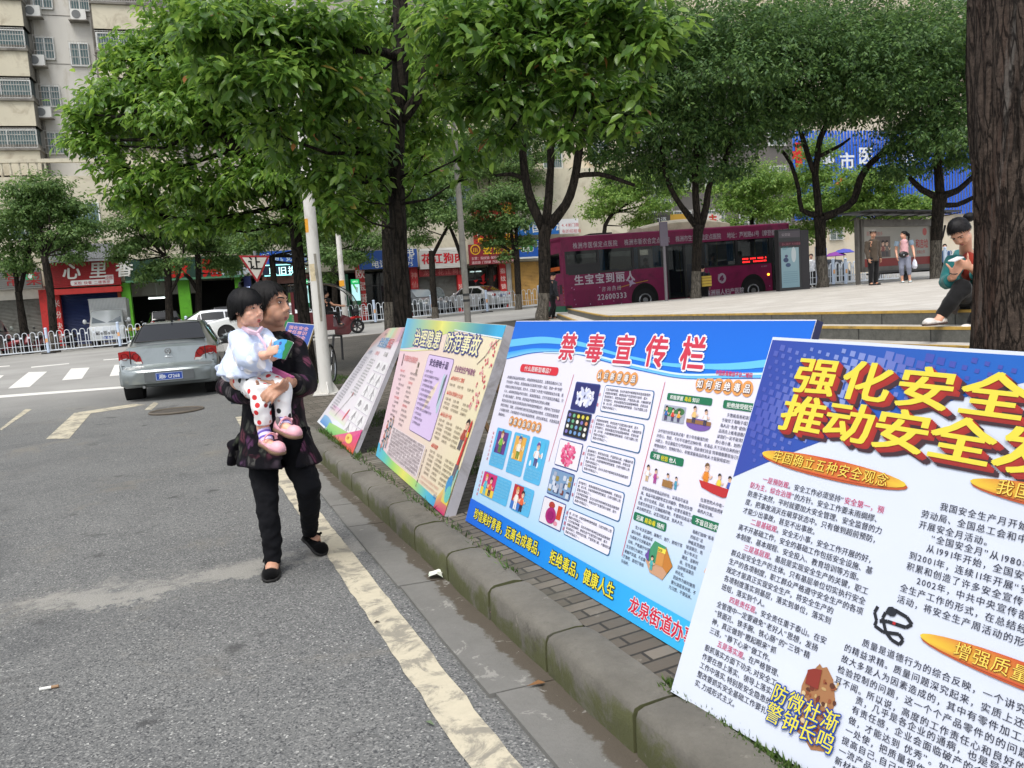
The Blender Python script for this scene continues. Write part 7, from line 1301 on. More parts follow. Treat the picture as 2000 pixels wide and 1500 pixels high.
q = on(345, 803, G); t = thing('manhole_cover', 'round iron manhole cover set in the asphalt behind the silver sedan', 'manhole cover', q + V((0, 0, .003))); a = MB(); a.cyl((0, 0, 0), (0, 0, .006), .36, 32); a.build('lid', mat('iron_lid', (74, 68, 60), .7, var=.3, vs=12, bs=40, bst=.6), t); a = MB(); a.tube([(.38 * math.cos(k * .1963), .38 * math.sin(k * .1963), .004) for k in range(33)], .02, 5); a.build('ring', mat('iron_ring', (92, 84, 74), .7), t)
q = on(455, 796, G); t = thing('carton', 'small dark carton with white characters standing behind the woman', 'carton', q + V((0, .5, 0)), R(-8)); a = MB(); a.box(-.16, -.1, 0, .2, .1, .17); a.build('box', mat('carton_dark', (40, 52, 60), .6), t, smooth=False); p = Pr(lambda u, v, h: V((u, -.102, v))); p.text('米酒', -.1, .06, .1, (210, 215, 215), 1, .03); p.build('lettering', t)
t = thing('bicycle_wheel', 'bicycle leaning behind the white lamp post, only its wheel rim showing', 'bicycle', dep(643, 690, 12.8)); t.location.z = SW(t.location.x, t.location.y); a = MB(); a.tube([(.02, .3 * math.cos(k * .2618), .31 + .3 * math.sin(k * .2618)) for k in range(25)], .02, 6); a.build('tyre', TYRE, t); a = MB(); a.tube([(.02, .27 * math.cos(k * .2618), .31 + .27 * math.sin(k * .2618)) for k in range(25)], .01, 5); [a.bar((.02, 0, .31), (.02, .27 * math.cos(k * .52), .31 + .27 * math.sin(k * .52)), .004) for k in range(12)]; a.build('rim', RIM, t); a = MB(); a.tube([(.02, 0, .31), (.02, .35, .75), (.02, .95, .72), (.02, .9, .31)], .02, 6); a.build('frame', BLKP, t)
# grass in the joints and round the trunks
rg = np.random.default_rng(3); P_ = []
def grass(c, n, sp, s0=None, s1=None, t0=0, t1=0):
    for i in range(n):
        if s0 is not None: q = st(rg.uniform(s0, s1) + rg.normal() * .012, rg.uniform(t0, t1))
        else: a_ = rg.random() * 6.28; q = V((c.x + math.cos(a_) * sp * math.sqrt(rg.random()), c.y + math.sin(a_) * sp * math.sqrt(rg.random()), 0))
        P_.append((q.x, q.y, SW(q.x, q.y) - .01))
grass(None, 3600, 0, 1.272, 1.31, .2, 2.02); grass(None, 900, 0, 1.27, 1.33, 6.5, 8.4); grass(None, 300, 0, 1.27, 1.3, 3.2, 6.4); grass(on(606, 744, SW), 1500, .65); grass(on(668, 744, SW), 900, .45); grass(dep(800, 840, 8.7), 1500, .7); grass(st(1.75, 6.6), 900, .35); grass(st(1.9, 5.4), 600, .3)
P_ = np.array(P_); n = len(P_); D_ = nrm(np.stack([rg.normal(size=n) * .5, rg.normal(size=n) * .5, np.ones(n)], 1)); o = leaf_obj('grass', P_, D_, nrm(rg.normal(size=(n, 3))), np.where((P_[:, 1] < 3), .032, .05) * (.4 + rg.random(n)), .008 * np.ones(n), leafmat('grass_blade', (.03, .06, .014), (.06, .12, .025), (.11, .18, .04), .3, .5), None, True, .3); kind(o, 'stuff')
# ================================================================ PEOPLE
def skinm(name, col, red=.06):
    m, n, l, b = nodes(name); c = lin(col); tc = n.new('ShaderNodeTexCoord'); f = noi(n, l, tc.outputs['Object'], 14, 5, .6)
    l.new(ramp(n, l, f, (.3, tuple(v * k for v, k in zip(c, (.88, .8, .78)))), (.7, tuple(v * k for v, k in zip(c, (1.05, 1.03, 1.02))))), b.inputs['Base Color'])
    b.inputs['Roughness'].default_value = .5; b.inputs['Subsurface Weight'].default_value = .12; b.inputs['Subsurface Radius'].default_value = (.02, .008, .005); b.inputs['Subsurface Scale'].default_value = .3
    bump(n, l, b, noi(n, l, tc.outputs['Object'], 220, 3), .08, .002); return m
def cloth(name, col, fold=18, var=.12, rough=.85):
    return mat(name, col, rough, var=var, vs=6, bs=fold, bst=.25, bd=.008, sheen=.15, spec=.25)
SKW, SKC, SKS = skinm('weathered_skin', (188, 144, 118)), skinm('child_skin', (232, 182, 156)), skinm('fair_skin', (214, 164, 138))
HAIRK = mat('black_hair', (9, 8, 10), .5, spec=.25, var=.7, vs=160, stretch=(1, 1, .1), bs=260, bst=.8, bd=.004); HAIRG = mat('greying_hair', (15, 13, 13), .55, spec=.25, var=.8, vs=160, stretch=(1, 1, .1), bs=260, bst=.9, bd=.004); EYEW = mat('eye_white', (196, 184, 176), .3); EYEB = mat('eye_dark', (24, 16, 14), .2); BROW = mat('eyebrow', (44, 32, 28), .8)
def frame(fd, roll=0, pitch=0):
    y = V((fd[0], fd[1], 0)).normalized(); z = V((0, 0, 1)); x = y.cross(z)
    M_ = Matrix((x, y, z)).transposed(); return M_ @ Matrix.Rotation(pitch, 3, 'X') @ Matrix.Rotation(roll, 3, 'Y')
def head(mb, c, M_, s=1, child=0, neck=None):
    T = lambda x, y, z: c + M_ @ V((x * s, y * s, z * s)); E_ = lambda p, r: mb.ell(T(*p), tuple(q * s for q in r), 0, 18, 12, M_)
    E_((0, -.012, .035), (.076, .092, .082)); E_((0, .022, -.035), (.060, .066, .082)); E_((0, .06, -.094), (.026, .024, .022)); E_((0, .072, .03), (.05, .018, .022))
    for x in (-1, 1): E_((x * .036, .052, -.028), (.027 + .008 * child, .028 + .004 * child, .028)); E_((x * .077, -.012, -.006), (.009, .02, .032)); E_((x * .011, .093, -.034), (.010, .010, .008)); E_((x * .043, .022, -.072), (.024, .034, .028)); E_((x * .046, .036, -.04), (.026, .034, .042)); E_((x * .03, .062, -.055), (.03, .03, .034))
    mb.tube([T(0, .083, .018), T(0, .092, -.005), T(0, .106, -.03)], [.009 * s, .011 * s, .014 * s * (1 - .25 * child)], 8)
    E_((0, .084, -.064), (.025, .013, .008)); E_((0, .082, -.076), (.022, .012, .009))
    if neck: mb.tube([T(0, -.012, -.05), T(0, -.018, -.1), neck[0]] + list(neck[1:]), [.054 * s, .05 * s, .052 * s] + [.075 * s] * (len(neck) - 1), 14)
def face(par, c, M_, s=1, iris=.8, open_=1, lip=(160, 92, 84), brow=1):
    T = lambda x, y, z: c + M_ @ V((x * s, y * s, z * s))
    for x in (-1, 1):
        mb = MB(); mb.ell(T(x * .031, .0765, .008), (.0155 * s, .007 * s, .0065 * s * open_), 0, 14, 8, M_); e = mb.build('eye', EYEW, par)
        mb = MB(); mb.ell(T(x * .031 + .002, .0805, .0075), (.0075 * s, .0045 * s, .0062 * s * open_), 0, 12, 7, M_); mb.build('iris', EYEB, e)
        mb = MB(); mb.tube([T(x * .031 + k * .0085, .0815 - abs(k) * .0022, .0145 * (1 if open_ > .7 else .8) - abs(k) ** 2 * .0022) for k in (-2, -1, 0, 1, 2)], [.0012 * s, .002 * s, .0024 * s, .002 * s, .0012 * s], 6); mb.build('eyelid', BROW, e)
        if brow: mb = MB(); mb.tube([T(x * (.012 + k * .011), .0905 - k * .0035 - (k > 2) * .004, .03 + .004 * math.sin(k * .9)) for k in range(5)], [(.0035 * s, .003 * s)] * 4 + [.0015 * s], 6); mb.build('eyebrow', BROW, par)
    LM = mat('lip_%d' % lip[0], lip, .45, var=.08)
    mb = MB(); mb.tube([T(x * .0115, .0965 - x * x * .0052, -.0655 + .0008 * abs(x)) for x in (-2, -1, 0, 1, 2)], [.0018 * s, .0042 * s, .0038 * s, .0042 * s, .0018 * s], 8); mb.tube([T(x * .0105, .0945 - x * x * .0052, -.0755 - .001 * (2 - abs(x))) for x in (-2, -1, 0, 1, 2)], [.0016 * s, .0042 * s, .005 * s, .0042 * s, .0016 * s], 8); mb.build('lips', LM, par)
    mb = MB(); mb.tube([T(x * .011, .0992 - x * x * .005, -.0705) for x in (-2, -1, 0, 1, 2)], [.001 * s, .0016 * s, .0018 * s, .0016 * s, .001 * s], 5); mb.build('mouth_line', mat('mouth_dark', (72, 34, 32), .6), par)
def hair(par, c, M_, s, hem, m, seed=1, n=420, vol=1.0, crown=(0, -.02), part=0, wd=.006):
    """skull cap plus many thin locks running from the crown down to the hem height hem(angle from the face)"""
    rg_ = random.Random(seed); T = lambda x, y, z: c + M_ @ V((x * s, y * s, z * s)); ce, ra = V((0, -.014, .03)), V((.084 * vol, .101 * vol, .092 * vol))
    def pt(th, z, lift):
        k = math.sqrt(max(.0, 1 - clamp((z - ce.z) / ra.z, -1, 1) ** 2)) if z > ce.z else 1 - .16 * ((ce.z - z) / .12) ** 2
        return V((math.sin(th) * (ra.x + lift) * k, ce.y + math.cos(th) * (ra.y + lift) * k, z + lift * (1 if z > ce.z + ra.z * .7 else 0)))
    mb = MB(); R_ = []
    for j in range(13):
        R_.append([T(*pt(2 * math.pi * i / 40, (ce.z + ra.z * .999) * (1 - (j / 12) ** 1.0) + hem(2 * math.pi * i / 40) * (j / 12), 0)) for i in range(40)])
    mb.loft(list(reversed(R_)), 0, False); top = len(mb.v); mb.v.append(T(0, ce.y, ce.z + ra.z)); nb = top - 40; mb.f += [(nb + i, nb + (i + 1) % 40, top) for i in range(40)]; mb.m += [0] * 40
    for q in range(n):
        th = rg_.uniform(-math.pi, math.pi); z1 = hem(th) - rg_.uniform(-.008, .017); lift = rg_.uniform(.001, .009); w_ = wd * rg_.uniform(.6, 1.3); dth = rg_.uniform(-.12, .12) + part * math.cos(th) * .3; L_, Rr = [], []; z0 = ce.z + ra.z * rg_.uniform(.55, 1.0)
        for k in range(8):
            f = k / 7; z = z0 + (z1 - z0) * f; t_ = th + dth * (1 - f) ; ww = w_ * (1 - .75 * f ** 3); p0, p1 = pt(t_ - ww * 5, z, lift * (.4 + f)), pt(t_ + ww * 5, z, lift * (.4 + f)); L_.append(T(*p0)); Rr.append(T(*p1))
        o = len(mb.v); mb.v += L_ + Rr; mb.f += [(o + k, o + 8 + k, o + 9 + k, o + k + 1) for k in range(7)]; mb.m += [0] * 7
    return mb.build('hair', m, par, ang=180, fix=False)
def hand(mb, wr, kn, nrmv, s=1, curl=(.5, .6, .4), thumb=1, spread=.1, tcurl=.4):
    """wrist point, knuckle point (middle of the knuckle row), back-of-hand normal"""
    d = (kn - wr).normalized(); nv = (nrmv - d * nrmv.dot(d)).normalized(); w_ = d.cross(nv); L = (kn - wr).length
    mb.loft([[wr + d * L * t + w_ * math.cos(a) * rx * s + nv * math.sin(a) * ry * s for a in [2 * math.pi * k / 12 for k in range(12)]] for t, rx, ry in ((-.1, .025, .019), (.3, .031, .017), (.7, .039, .015), (1.0, .040, .012), (1.06, .034, .008))])
    def rot(v, ax, a): return Matrix.Rotation(a, 3, ax) @ v
    for i, (off, ln, r) in enumerate(((-.031, .072, .0088), (-.0105, .080, .0092), (.0105, .075, .0088), (.030, .060, .0078))):
        p0 = kn + w_ * off * s * thumb * -1 * -1 - d * .004 * s; v = rot(d, nv, -off * spread * 30 * .1); pts = [p0 - d * .012 * s, p0]; 
        for k, f in enumerate((.45, .31, .24)):
            v = rot(v, w_, -curl[k] * (1 + .12 * i) ); pts.append(pts[-1] + v * ln * f * s)
        mb.tube(pts, [r * s * q for q in (1.0, 1.06, .98, .9, .72)], 8)
        mb.ell(pts[-1], r * s * .75, 0, 8, 5)
    b0 = wr + d * L * .35 + w_ * -.030 * s * thumb; v = (d * .75 + w_ * -.62 * thumb - nv * .18).normalized(); p1 = b0 + v * .034 * s; v2 = rot(v, nv, -tcurl * thumb * -1); p2 = p1 + v2 * .030 * s; p3 = p2 + rot(v2, w_, -.2) * .024 * s
    mb.tube([b0 - v * .012 * s, b0, p1, p2, p3], [.014 * s, .0145 * s, .0112 * s, .0105 * s, .0075 * s], 8); mb.ell(p3, .0075 * s, 0, 8, 5)
def fold(amp, sc, seed=0, stretch=(1, 1, 1)):
    def f(co, n):
        q = V((co.x * stretch[0], co.y * stretch[1], co.z * stretch[2])) * sc + V((seed * 7.1, seed * 3.3, 0))
        a = noise.noise(q); b = noise.noise(q * 2.1 + V((3, 9, 2))); r = 1 - abs(noise.noise(q * .9 + V((11, 0, 4)))) * 2.4
        return amp * (a * .7 + b * .3 + .5 * max(0, r))
    return f
D_ = dep
# ---------------------------------------------------------------- the woman carrying the toddler
t = thing('person', 'woman in dark floral coat and black trousers carrying a toddler along the road', 'person', (0, 0, 0))
HW = D_(526, 594, 4.2); vd = (CAM - HW).normalized(); an = math.atan2(vd.y, vd.x) + R(60); FDW = (math.cos(an), math.sin(an)); MW = frame(FDW, R(-2), R(-4)); sW = 1.02
neck = [D_(536, 640, 4.24), D_(534, 668, 4.29)]
mb = MB(); head(mb, HW, MW, sW, 0, neck)
mb.tube([D_(534, 660, 4.3), D_(534, 700, 4.3), D_(534, 780, 4.3), D_(540, 860, 4.3)], [(.1, .07), (.13, .09), (.12, .09), (.11, .09)], 14)
# arms inside the sleeves, then wrists and hands
rs, re, rw = D_(484, 682, 4.3), D_(447, 757, 4.22), D_(494, 770, 3.93); ls, le, lw = D_(572, 682, 4.3), D_(596, 752, 4.2), D_(563, 746, 3.93)
mb.tube([rs, re, rw], [.045, .04, .028], 10); mb.tube([ls, le, lw], [.045, .04, .028], 10); mb.tube([rs, D_(534, 675, 4.3), ls], [.05, .08, .05], 10)
# legs and feet inside the trousers
rh, rk, ra_ = D_(516, 880, 4.3), D_(523, 985, 4.16), D_(534, 1102, 4.14); lh, lk, la = D_(568, 880, 4.32), D_(602, 960, 4.2), D_(605, 1045, 4.46)
mb.tube([rh, rk, ra_], [.06, .034, .03], 10); mb.tube([lh, lk, la], [.06, .034, .03], 10); mb.tube([rh, D_(540, 850, 4.3), lh], [.07, .1, .07], 10)
rt, lt = on(529, 1133, G), on(632, 1080, G); rt.z += .022; lt.z += .024
mb.tube([ra_, ra_.lerp(rt, .42) + V((0, 0, .012)), rt + V((0, .03, .02))], [.033, (.034, .036), (.02, .034)], 10); mb.tube([la, la.lerp(lt, .42) + V((0, 0, .012)), lt + V((-.04, .05, .022))], [.033, (.034, .036), (.02, .034)], 10)
kR, kL = D_(527, 786, 3.87), D_(528, 768, 3.83)
hand(mb, rw, D_(545, 762, 3.86), V((.1, -.6, -.8)), .95, (.35, .5, .4), 1, .1); hand(mb, lw, D_(533, 765, 3.84), V((-.1, -1, .25)), 1.0, (.3, .5, .35), -1, .12)
bodyW = mb.blob('body', SKW, t, .0055, 5)
face(t, HW, MW, sW, lip=(150, 88, 78), open_=.85)
def hemW(th):
    a = abs((th + math.pi) % (2 * math.pi) - math.pi); side = math.sin(th)
    return float(np.interp(a, [0, .35, .7, 1.0, 1.25, 1.6, 2.2, 3.2], [.074, .072, .058, .02, -.03, -.055, -.085, -.1])) - .012 * side * (a < .8)
hair(t, HW, MW, sW, hemW, HAIRG, 3, 520, 1.0, part=.5)
def floral():
    m, n, l, b = nodes('dark_floral_cloth'); tc = n.new('ShaderNodeTexCoord'); co_ = tc.outputs['Object']
    v = n.new('ShaderNodeTexVoronoi'); v.inputs['Scale'].default_value = 15; 
    dn = n.new('ShaderNodeTexNoise'); dn.inputs['Scale'].default_value = 14; l.new(co_, dn.inputs['Vector']); va = n.new('ShaderNodeVectorMath'); va.operation = 'MULTIPLY_ADD'; l.new(dn.outputs['Color'], va.inputs[0]); va.inputs[1].default_value = (.06, .06, .06); l.new(co_, va.inputs[2]); l.new(va.outputs[0], v.inputs['Vector'])
    sc = n.new('ShaderNodeSeparateColor'); l.new(v.outputs['Color'], sc.inputs[0])
    pet = ramp(n, l, sc.outputs[0], (0, (.004, .004, .006)), (.3, (.005, .004, .007)), (.34, (.13, .035, .06)), (.52, (.085, .035, .09)), (.56, (.05, .06, .04)), (.72, (.085, .075, .08)), (.86, (.10, .03, .045)), (.9, (.006, .005, .008)))
    wv_ = n.new('ShaderNodeTexWave'); wv_.wave_type = 'RINGS'; wv_.inputs['Scale'].default_value = 14; wv_.inputs['Distortion'].default_value = 5; wv_.inputs['Detail'].default_value = 3; l.new(va.outputs[0], wv_.inputs['Vector'])
    c = mix(n, l, mth(n, l, 'MULTIPLY', sstep(n, l, v.outputs['Distance'], .35, .62), .9), pet, (.004, .004, .006)); c = mix(n, l, mth(n, l, 'MULTIPLY', sstep(n, l, wv_.outputs['Fac'], .5, .8), .7), c, (.005, .004, .007))
    l.new(c, b.inputs['Base Color']); b.inputs['Roughness'].default_value = .75; b.inputs['Specular IOR Level'].default_value = .15; bump(n, l, b, noi(n, l, co_, 40, 5), .3, .006); return m
FLO = floral(); CJ = {}
def ring(cx0, cx1, y, Y, dr, n=28, tilt=0, wob=0, ph=0):
    a, b = D_(cx0, y, Y), D_(cx1, y, Y); c = (a + b) / 2; u = (b - a) / 2; w_ = V((u.y, -u.x, 0)).normalized(); r = []
    for k in range(n):
        q = 2 * math.pi * k / n; k2 = 1 + wob * math.sin(q * 7 + ph) ; r.append(c + u * math.cos(q) * k2 + w_ * math.sin(q) * dr * k2 + V((0, 0, tilt * math.sin(q))))
    return r
mb = MB()
mb.loft([ring(514, 556, 646, 4.26, .075), ring(496, 570, 655, 4.29, .105), ring(483, 582, 668, 4.3, .125), ring(479, 588, 700, 4.3, .15), ring(480, 590, 750, 4.3, .165), ring(480, 590, 790, 4.3, .17), ring(476, 598, 830, 4.3, .185, wob=.02), ring(472, 612, 868, 4.3, .2, wob=.035, ph=1), ring(470, 628, 902, 4.3, .215, wob=.045, ph=1.5)])
for sh_, el, wr_, cu in ((rs, re, rw, D_(486, 771, 3.99)), (ls, le, lw, D_(572, 748, 4.0))): mb.tube([sh_, sh_.lerp(el, .5) + V((0, 0, .0)), el, el.lerp(cu, .5) - V((0, 0, .008)), cu, cu.lerp(wr_, .25)], [.072, .068, .066, .06, .05, .052], 14); mb.ell(sh_, (.075, .075, .07), 0)
mb.tube([D_(478, 850, 4.32), D_(462, 872, 4.34), D_(456, 905, 4.36)], [(.03, .05), (.025, .05), (.018, .05)], 10); mb.ell(D_(456, 868, 4.34), (.035, .035, .03), 0)
coat = mb.blob('coat', FLO, t, .009, 3, fold(.011, 11, 2, (1, 1, .55)))
import bmesh
bm = bmesh.new(); bm.from_mesh(coat.data)          # open front below the waist, cut the hem
cL, cR = D_(552, 860, 4.1), D_(590, 890, 4.1); dl = [f for f in bm.faces if (lambda c: c.y < 4.27 and c.z < D_(570, 842 + 0, 4.12).z and cL.x + (c.z - D_(570, 842, 4.12).z) * .12 < c.x < cR.x - (c.z - D_(570, 842, 4.12).z) * -.25 - .0)(f.calc_center_median())]
bmesh.ops.delete(bm, geom=dl, context='FACES'); bm.to_mesh(coat.data); bm.free()
mb = MB(); mb.loft([ring(508, 556, 645, 4.25, .066, 20), ring(500, 566, 662, 4.27, .095, 20), ring(512, 560, 690, 4.2, .06, 20)]); mb.build('undershirt', cloth('black_top', (18, 18, 20)), t, ang=180)
mb = MB(); mb.tube([D_(560, 652, 4.2), D_(570, 672, 4.17), D_(566, 700, 4.13)], [(.02, .012), (.03, .01), (.012, .008)], 8); mb.tube([D_(510, 655, 4.2), D_(502, 668, 4.17)], [(.02, .012), (.02, .01)], 8); mb.build('collar', FLO, t)
DEN = mat('black_denim', (15, 16, 20), .9, spec=.2, var=.45, vs=7, bs=70, bst=.2, stretch=(1, 1, .4))
mb = MB()
mb.tube([D_(512, 845, 4.31), D_(515, 920, 4.24), D_(521, 975, 4.17), D_(525, 1010, 4.155), D_(531, 1060, 4.14), D_(534, 1101, 4.135)], [.098, .074, .058, .056, .048, .044], 16); mb.tube([D_(570, 845, 4.32), D_(586, 910, 4.26), D_(603, 952, 4.20), D_(604, 985, 4.26), D_(605, 1040, 4.44)], [.1, .078, .064, .055, .040], 16); mb.ell(D_(541, 850, 4.3), (.15, .12, .13), 0)
mb.blob('trousers', DEN, t, .009, 2, fold(.010, 17, 5, (1, 1, 1.5)))
VEL = mat('black_velvet', (7, 7, 8), .95, sheen=.04, var=.1, spec=.1); SOLE = mat('dark_sole', (30, 29, 28), .8)
def shoe(par, heel, toe, s=1, m=VEL, sole=SOLE, w_=.042, strap=True, hh=.045):
    d = toe - heel; L = d.length; dn = d.normalized(); sd_ = dn.cross(V((0, 0, 1))).normalized(); up = sd_.cross(dn); mb = MB(); so = []; 
    prof = [(0, .55, .5), (.04, .78, .9), (.17, .85, 1.0), (.28, .8, .5), (.60, .95, .45), (.68, 1.05, .85), (.82, 1.0, .88), (.92, .8, .72), (.985, .45, .5)]
    for f, a, h in prof:
        c = heel + d * f; k = []
        for q in range(11): an_ = math.pi * q / 10; rr_ = w_ * a; k.append(c + sd_ * math.cos(an_) * rr_ + up * (math.sin(an_) ** .8) * hh * h)
        so.append(k)
    mb.loft(so, 0, True, True); o = mb.build('shoe', m, par, ang=180)
    mb = MB(); ol = [heel + d * f + sd_ * sg * w_ * a * 1.06 for sg, it in ((1, prof), (-1, prof[::-1])) for f, a, h in it]; mb.ext([p - up * .014 for p in ol], up * .016); mb.build('sole', sole, o, ang=180)
    if strap: mb = MB(); c = heel + d * .36; mb.tube([c + sd_ * math.cos(math.pi * q / 8) * w_ * .95 + up * (hh * .55 + math.sin(math.pi * q / 8) * .034) for q in range(9)], [(.004, .008)] * 9, 6); mb.ell(c + sd_ * -w_ * 1.0 + up * .05, (.008, .008, .008), 0, 6, 4); mb.build('strap', m, o)
    return o
shoe(t, on(533, 1096, G) + V((0, 0, .018)), on(529, 1139, G) + V((0, 0, .016)), w_=.045); shoe(t, D_(597, 1046, 4.47), on(636, 1086, G) + V((0, 0, .014)), w_=.043)
# ---------------------------------------------------------------- the toddler on her arm
t = thing('person', 'toddler with bowl cut in pale blue jacket held in the arms of the woman', 'person', (0, 0, 0))
HC_ = D_(482, 601, 3.98); vd = (CAM - HC_).normalized(); an = math.atan2(vd.y, vd.x) + R(49); MC_ = frame((math.cos(an), math.sin(an)), R(4), R(-9)); sC = .80
mb = MB(); head(mb, HC_, MC_, sC, 1, [D_(489, 637, 4.02), D_(490, 655, 4.05)])
mb.tube([D_(490, 650, 4.05), D_(486, 700, 4.06), D_(487, 745, 4.06)], [.06, .075, .075], 12)
sR, eR, wR = D_(468, 660, 4.0), D_(484, 700, 3.9), D_(522, 693, 3.84); sL_, eL, wL = D_(508, 655, 4.05), D_(530, 680, 3.98), D_(533, 700, 3.9)
mb.tube([sR, eR, wR], [.035, .032, .022], 10); mb.tube([sL_, eL, wL], [.035, .03, .02], 10)
hand(mb, D_(521, 692, 3.835), D_(535, 684, 3.80), V((-.2, -1, .2)), .60, (.7, .8, .6), 1, .1); hand(mb, wL, D_(541, 690, 3.86), V((.2, -.2, -1)), .58, (.5, .8, .6), -1)
hipR, kneR, ankR = D_(487, 745, 4.03), D_(510, 768, 3.86), D_(514, 842, 3.88); hipL, kneL, ankL = D_(505, 740, 4.06), D_(552, 760, 3.9), D_(552, 822, 3.9)
mb.tube([hipR, kneR, ankR], [.06, .045, .03], 10); mb.tube([hipL, kneL, ankL], [.06, .045, .03], 10); mb.ell(D_(478, 742, 4.04), (.075, .08, .06), 0)
mb.tube([ankR, D_(522, 866, 3.84), D_(541, 876, 3.79)], [.028, .028, .02], 8); mb.tube([ankL, D_(556, 834, 3.86), D_(575, 845, 3.81)], [.028, .028, .02], 8)
mb.blob('body', SKC, t, .0048, 4); face(t, HC_, MC_, sC, open_=.55, lip=(196, 96, 92), brow=0)
def hemC(th):
    a = abs((th + math.pi) % (2 * math.pi) - math.pi); return float(np.interp(a, [0, .75, .95, 1.15, 1.45, 1.75, 2.2, 3.2], [.036, .032, .008, -.035, -.012, -.04, -.085, -.09]))
hair(t, HC_, MC_, sC, hemC, HAIRK, 5, 620, 1.06, wd=.007)
mb = MB(); c = HC_ + MC_ @ V((.01, -.03, .1)); mb.tube([c, c + V((0, 0, .02)), c + V((.02, -.01, .028))], [.01, .006, .002], 6); mb.build('hair_tuft', HAIRK, t)
def dots():
    m, n, l, b = nodes('pale_blue_cloth'); tc = n.new('ShaderNodeTexCoord'); v = n.new('ShaderNodeTexVoronoi'); v.inputs['Scale'].default_value = 13; l.new(tc.outputs['Object'], v.inputs['Vector'])
    c = mix(n, l, sstep(n, l, v.outputs['Distance'], .34, .40), (.80, .80, .82), (.56, .64, .82)); l.new(c, b.inputs['Base Color']); b.inputs['Roughness'].default_value = .8; bump(n, l, b, noi(n, l, tc.outputs['Object'], 35, 5), .3, .006); return m
BLU = dots(); mb = MB()
mb.loft([ring(478, 505, 637, 4.02, .05), ring(462, 518, 650, 4.03, .078), ring(448, 522, 675, 4.03, .098), ring(439, 524, 700, 4.03, .115), ring(432, 526, 718, 4.02, .125, wob=.03), ring(430, 528, 729, 4.02, .135, tilt=-.01, wob=.05, ph=1)])
mb.tube([sR + V((0, 0, .01)), sR.lerp(eR, .5), eR, eR.lerp(wR, .4) + V((0, 0, -.012)), D_(513, 697, 3.86)], [.055, .058, .06, .06, (.085, .052)], 14); mb.tube([sL_, sL_.lerp(eL, .6), eL, D_(540, 684, 3.93)], [.05, .048, .046, .05], 12)
mb.tube([D_(494, 700, 3.88), D_(497, 715, 3.87), D_(495, 724, 3.87)], [(.04, .03), (.03, .02), (.008, .008)], 8); mb.tube([D_(440, 712, 4.05), D_(445, 735, 4.03), D_(450, 742, 4.0)], [.05, .03, .016], 8)
jk = mb.blob('jacket', BLU, t, .0065, 2, fold(.011, 14, 9, (1, 1, .7)))
mb = MB(); mb.tube([D_(474, 640, 3.97), D_(488, 648, 3.93), D_(502, 652, 3.93), D_(512, 640, 3.97)], [(.012, .008), (.014, .008), (.014, .008), (.01, .008)], 8); mb.tube([D_(503, 652, 3.92), D_(517, 672, 3.90), D_(522, 700, 3.895)], [(.009, .004)] * 3, 6); mb.build('hood_trim', cloth('pink_trim', (222, 190, 206)), t)
mb = MB(); mb.bar(D_(472, 700, 3.87), D_(475, 722, 3.865), .02, .008); mb.build('jacket_tie', cloth('blue_tie', (196, 206, 232)), t)
def printp():
    m, n, l, b = nodes('dotted_white_cloth'); tc = n.new('ShaderNodeTexCoord'); v = n.new('ShaderNodeTexVoronoi'); v.inputs['Scale'].default_value = 25; v.inputs['Randomness'].default_value = .8; l.new(tc.outputs['Object'], v.inputs['Vector']); sc = n.new('ShaderNodeSeparateColor'); l.new(v.outputs['Color'], sc.inputs[0])
    pc = ramp(n, l, sc.outputs[0], (0, (.62, .03, .035)), (.44, (.62, .03, .035)), (.46, (.014, .013, .015)), (.72, (.014, .013, .015)), (.74, (.58, .34, .26)), (1, (.8, .8, .8))); c = mix(n, l, sstep(n, l, v.outputs['Distance'], .30, .36), pc, (.8, .79, .78)); l.new(c, b.inputs['Base Color']); b.inputs['Roughness'].default_value = .8; bump(n, l, b, noi(n, l, tc.outputs['Object'], 40, 4), .25, .005); return m
mb = MB(); mb.ell(D_(488, 744, 4.03), (.085, .09, .06), 0); mb.tube([hipR, hipR.lerp(kneR, .5), kneR, D_(511, 795, 3.86), D_(514, 828, 3.87)], [.066, .062, .054, .046, .04], 12); mb.tube([hipL, hipL.lerp(kneL, .5), kneL, D_(552, 785, 3.9), D_(554, 815, 3.9)], [.064, .058, .05, .042, .038], 12)
mb.blob('trousers', printp(), t, .0065, 2, fold(.006, 18, 4))
SOCK = mat('striped_sock', (206, 196, 232), .8); SK2 = mat('sock_stripe', (104, 84, 170), .8)
for a_, b_ in ((D_(515, 838, 3.88), D_(521, 862, 3.85)), (D_(553, 815, 3.9), D_(556, 832, 3.87))):
    mb = MB(); mb.tube([a_, b_], [.032, .033], 12, 0); mb.tube([a_.lerp(b_, .25), a_.lerp(b_, .4)], [.0335, .0337], 12, 1); mb.tube([a_.lerp(b_, .65), a_.lerp(b_, .8)], [.034, .0342], 12, 1); mb.build('sock', [SOCK, SK2], t)
PNK = mat('pink_shoe', (226, 168, 178), .5, var=.06); TAN = mat('tan_sole', (116, 92, 70), .8)
shoe(t, D_(513, 862, 3.87), D_(552, 884, 3.76), m=PNK, sole=TAN, w_=.036, hh=.05); shoe(t, D_(541, 834, 3.9), D_(585, 852, 3.79), m=PNK, sole=TAN, w_=.036, hh=.05)
for x, y in ((517, 848), (543, 822)): mb = MB(); mb.ell(D_(x, y, 3.85), (.012, .008, .022), 0, 8, 6); mb.ell(D_(x + 3, y + 8, 3.84), (.011, .008, .011), 1, 8, 6); mb.build('ear_ornament', [mat('grey_felt', (110, 104, 104), .8), CHR], t)
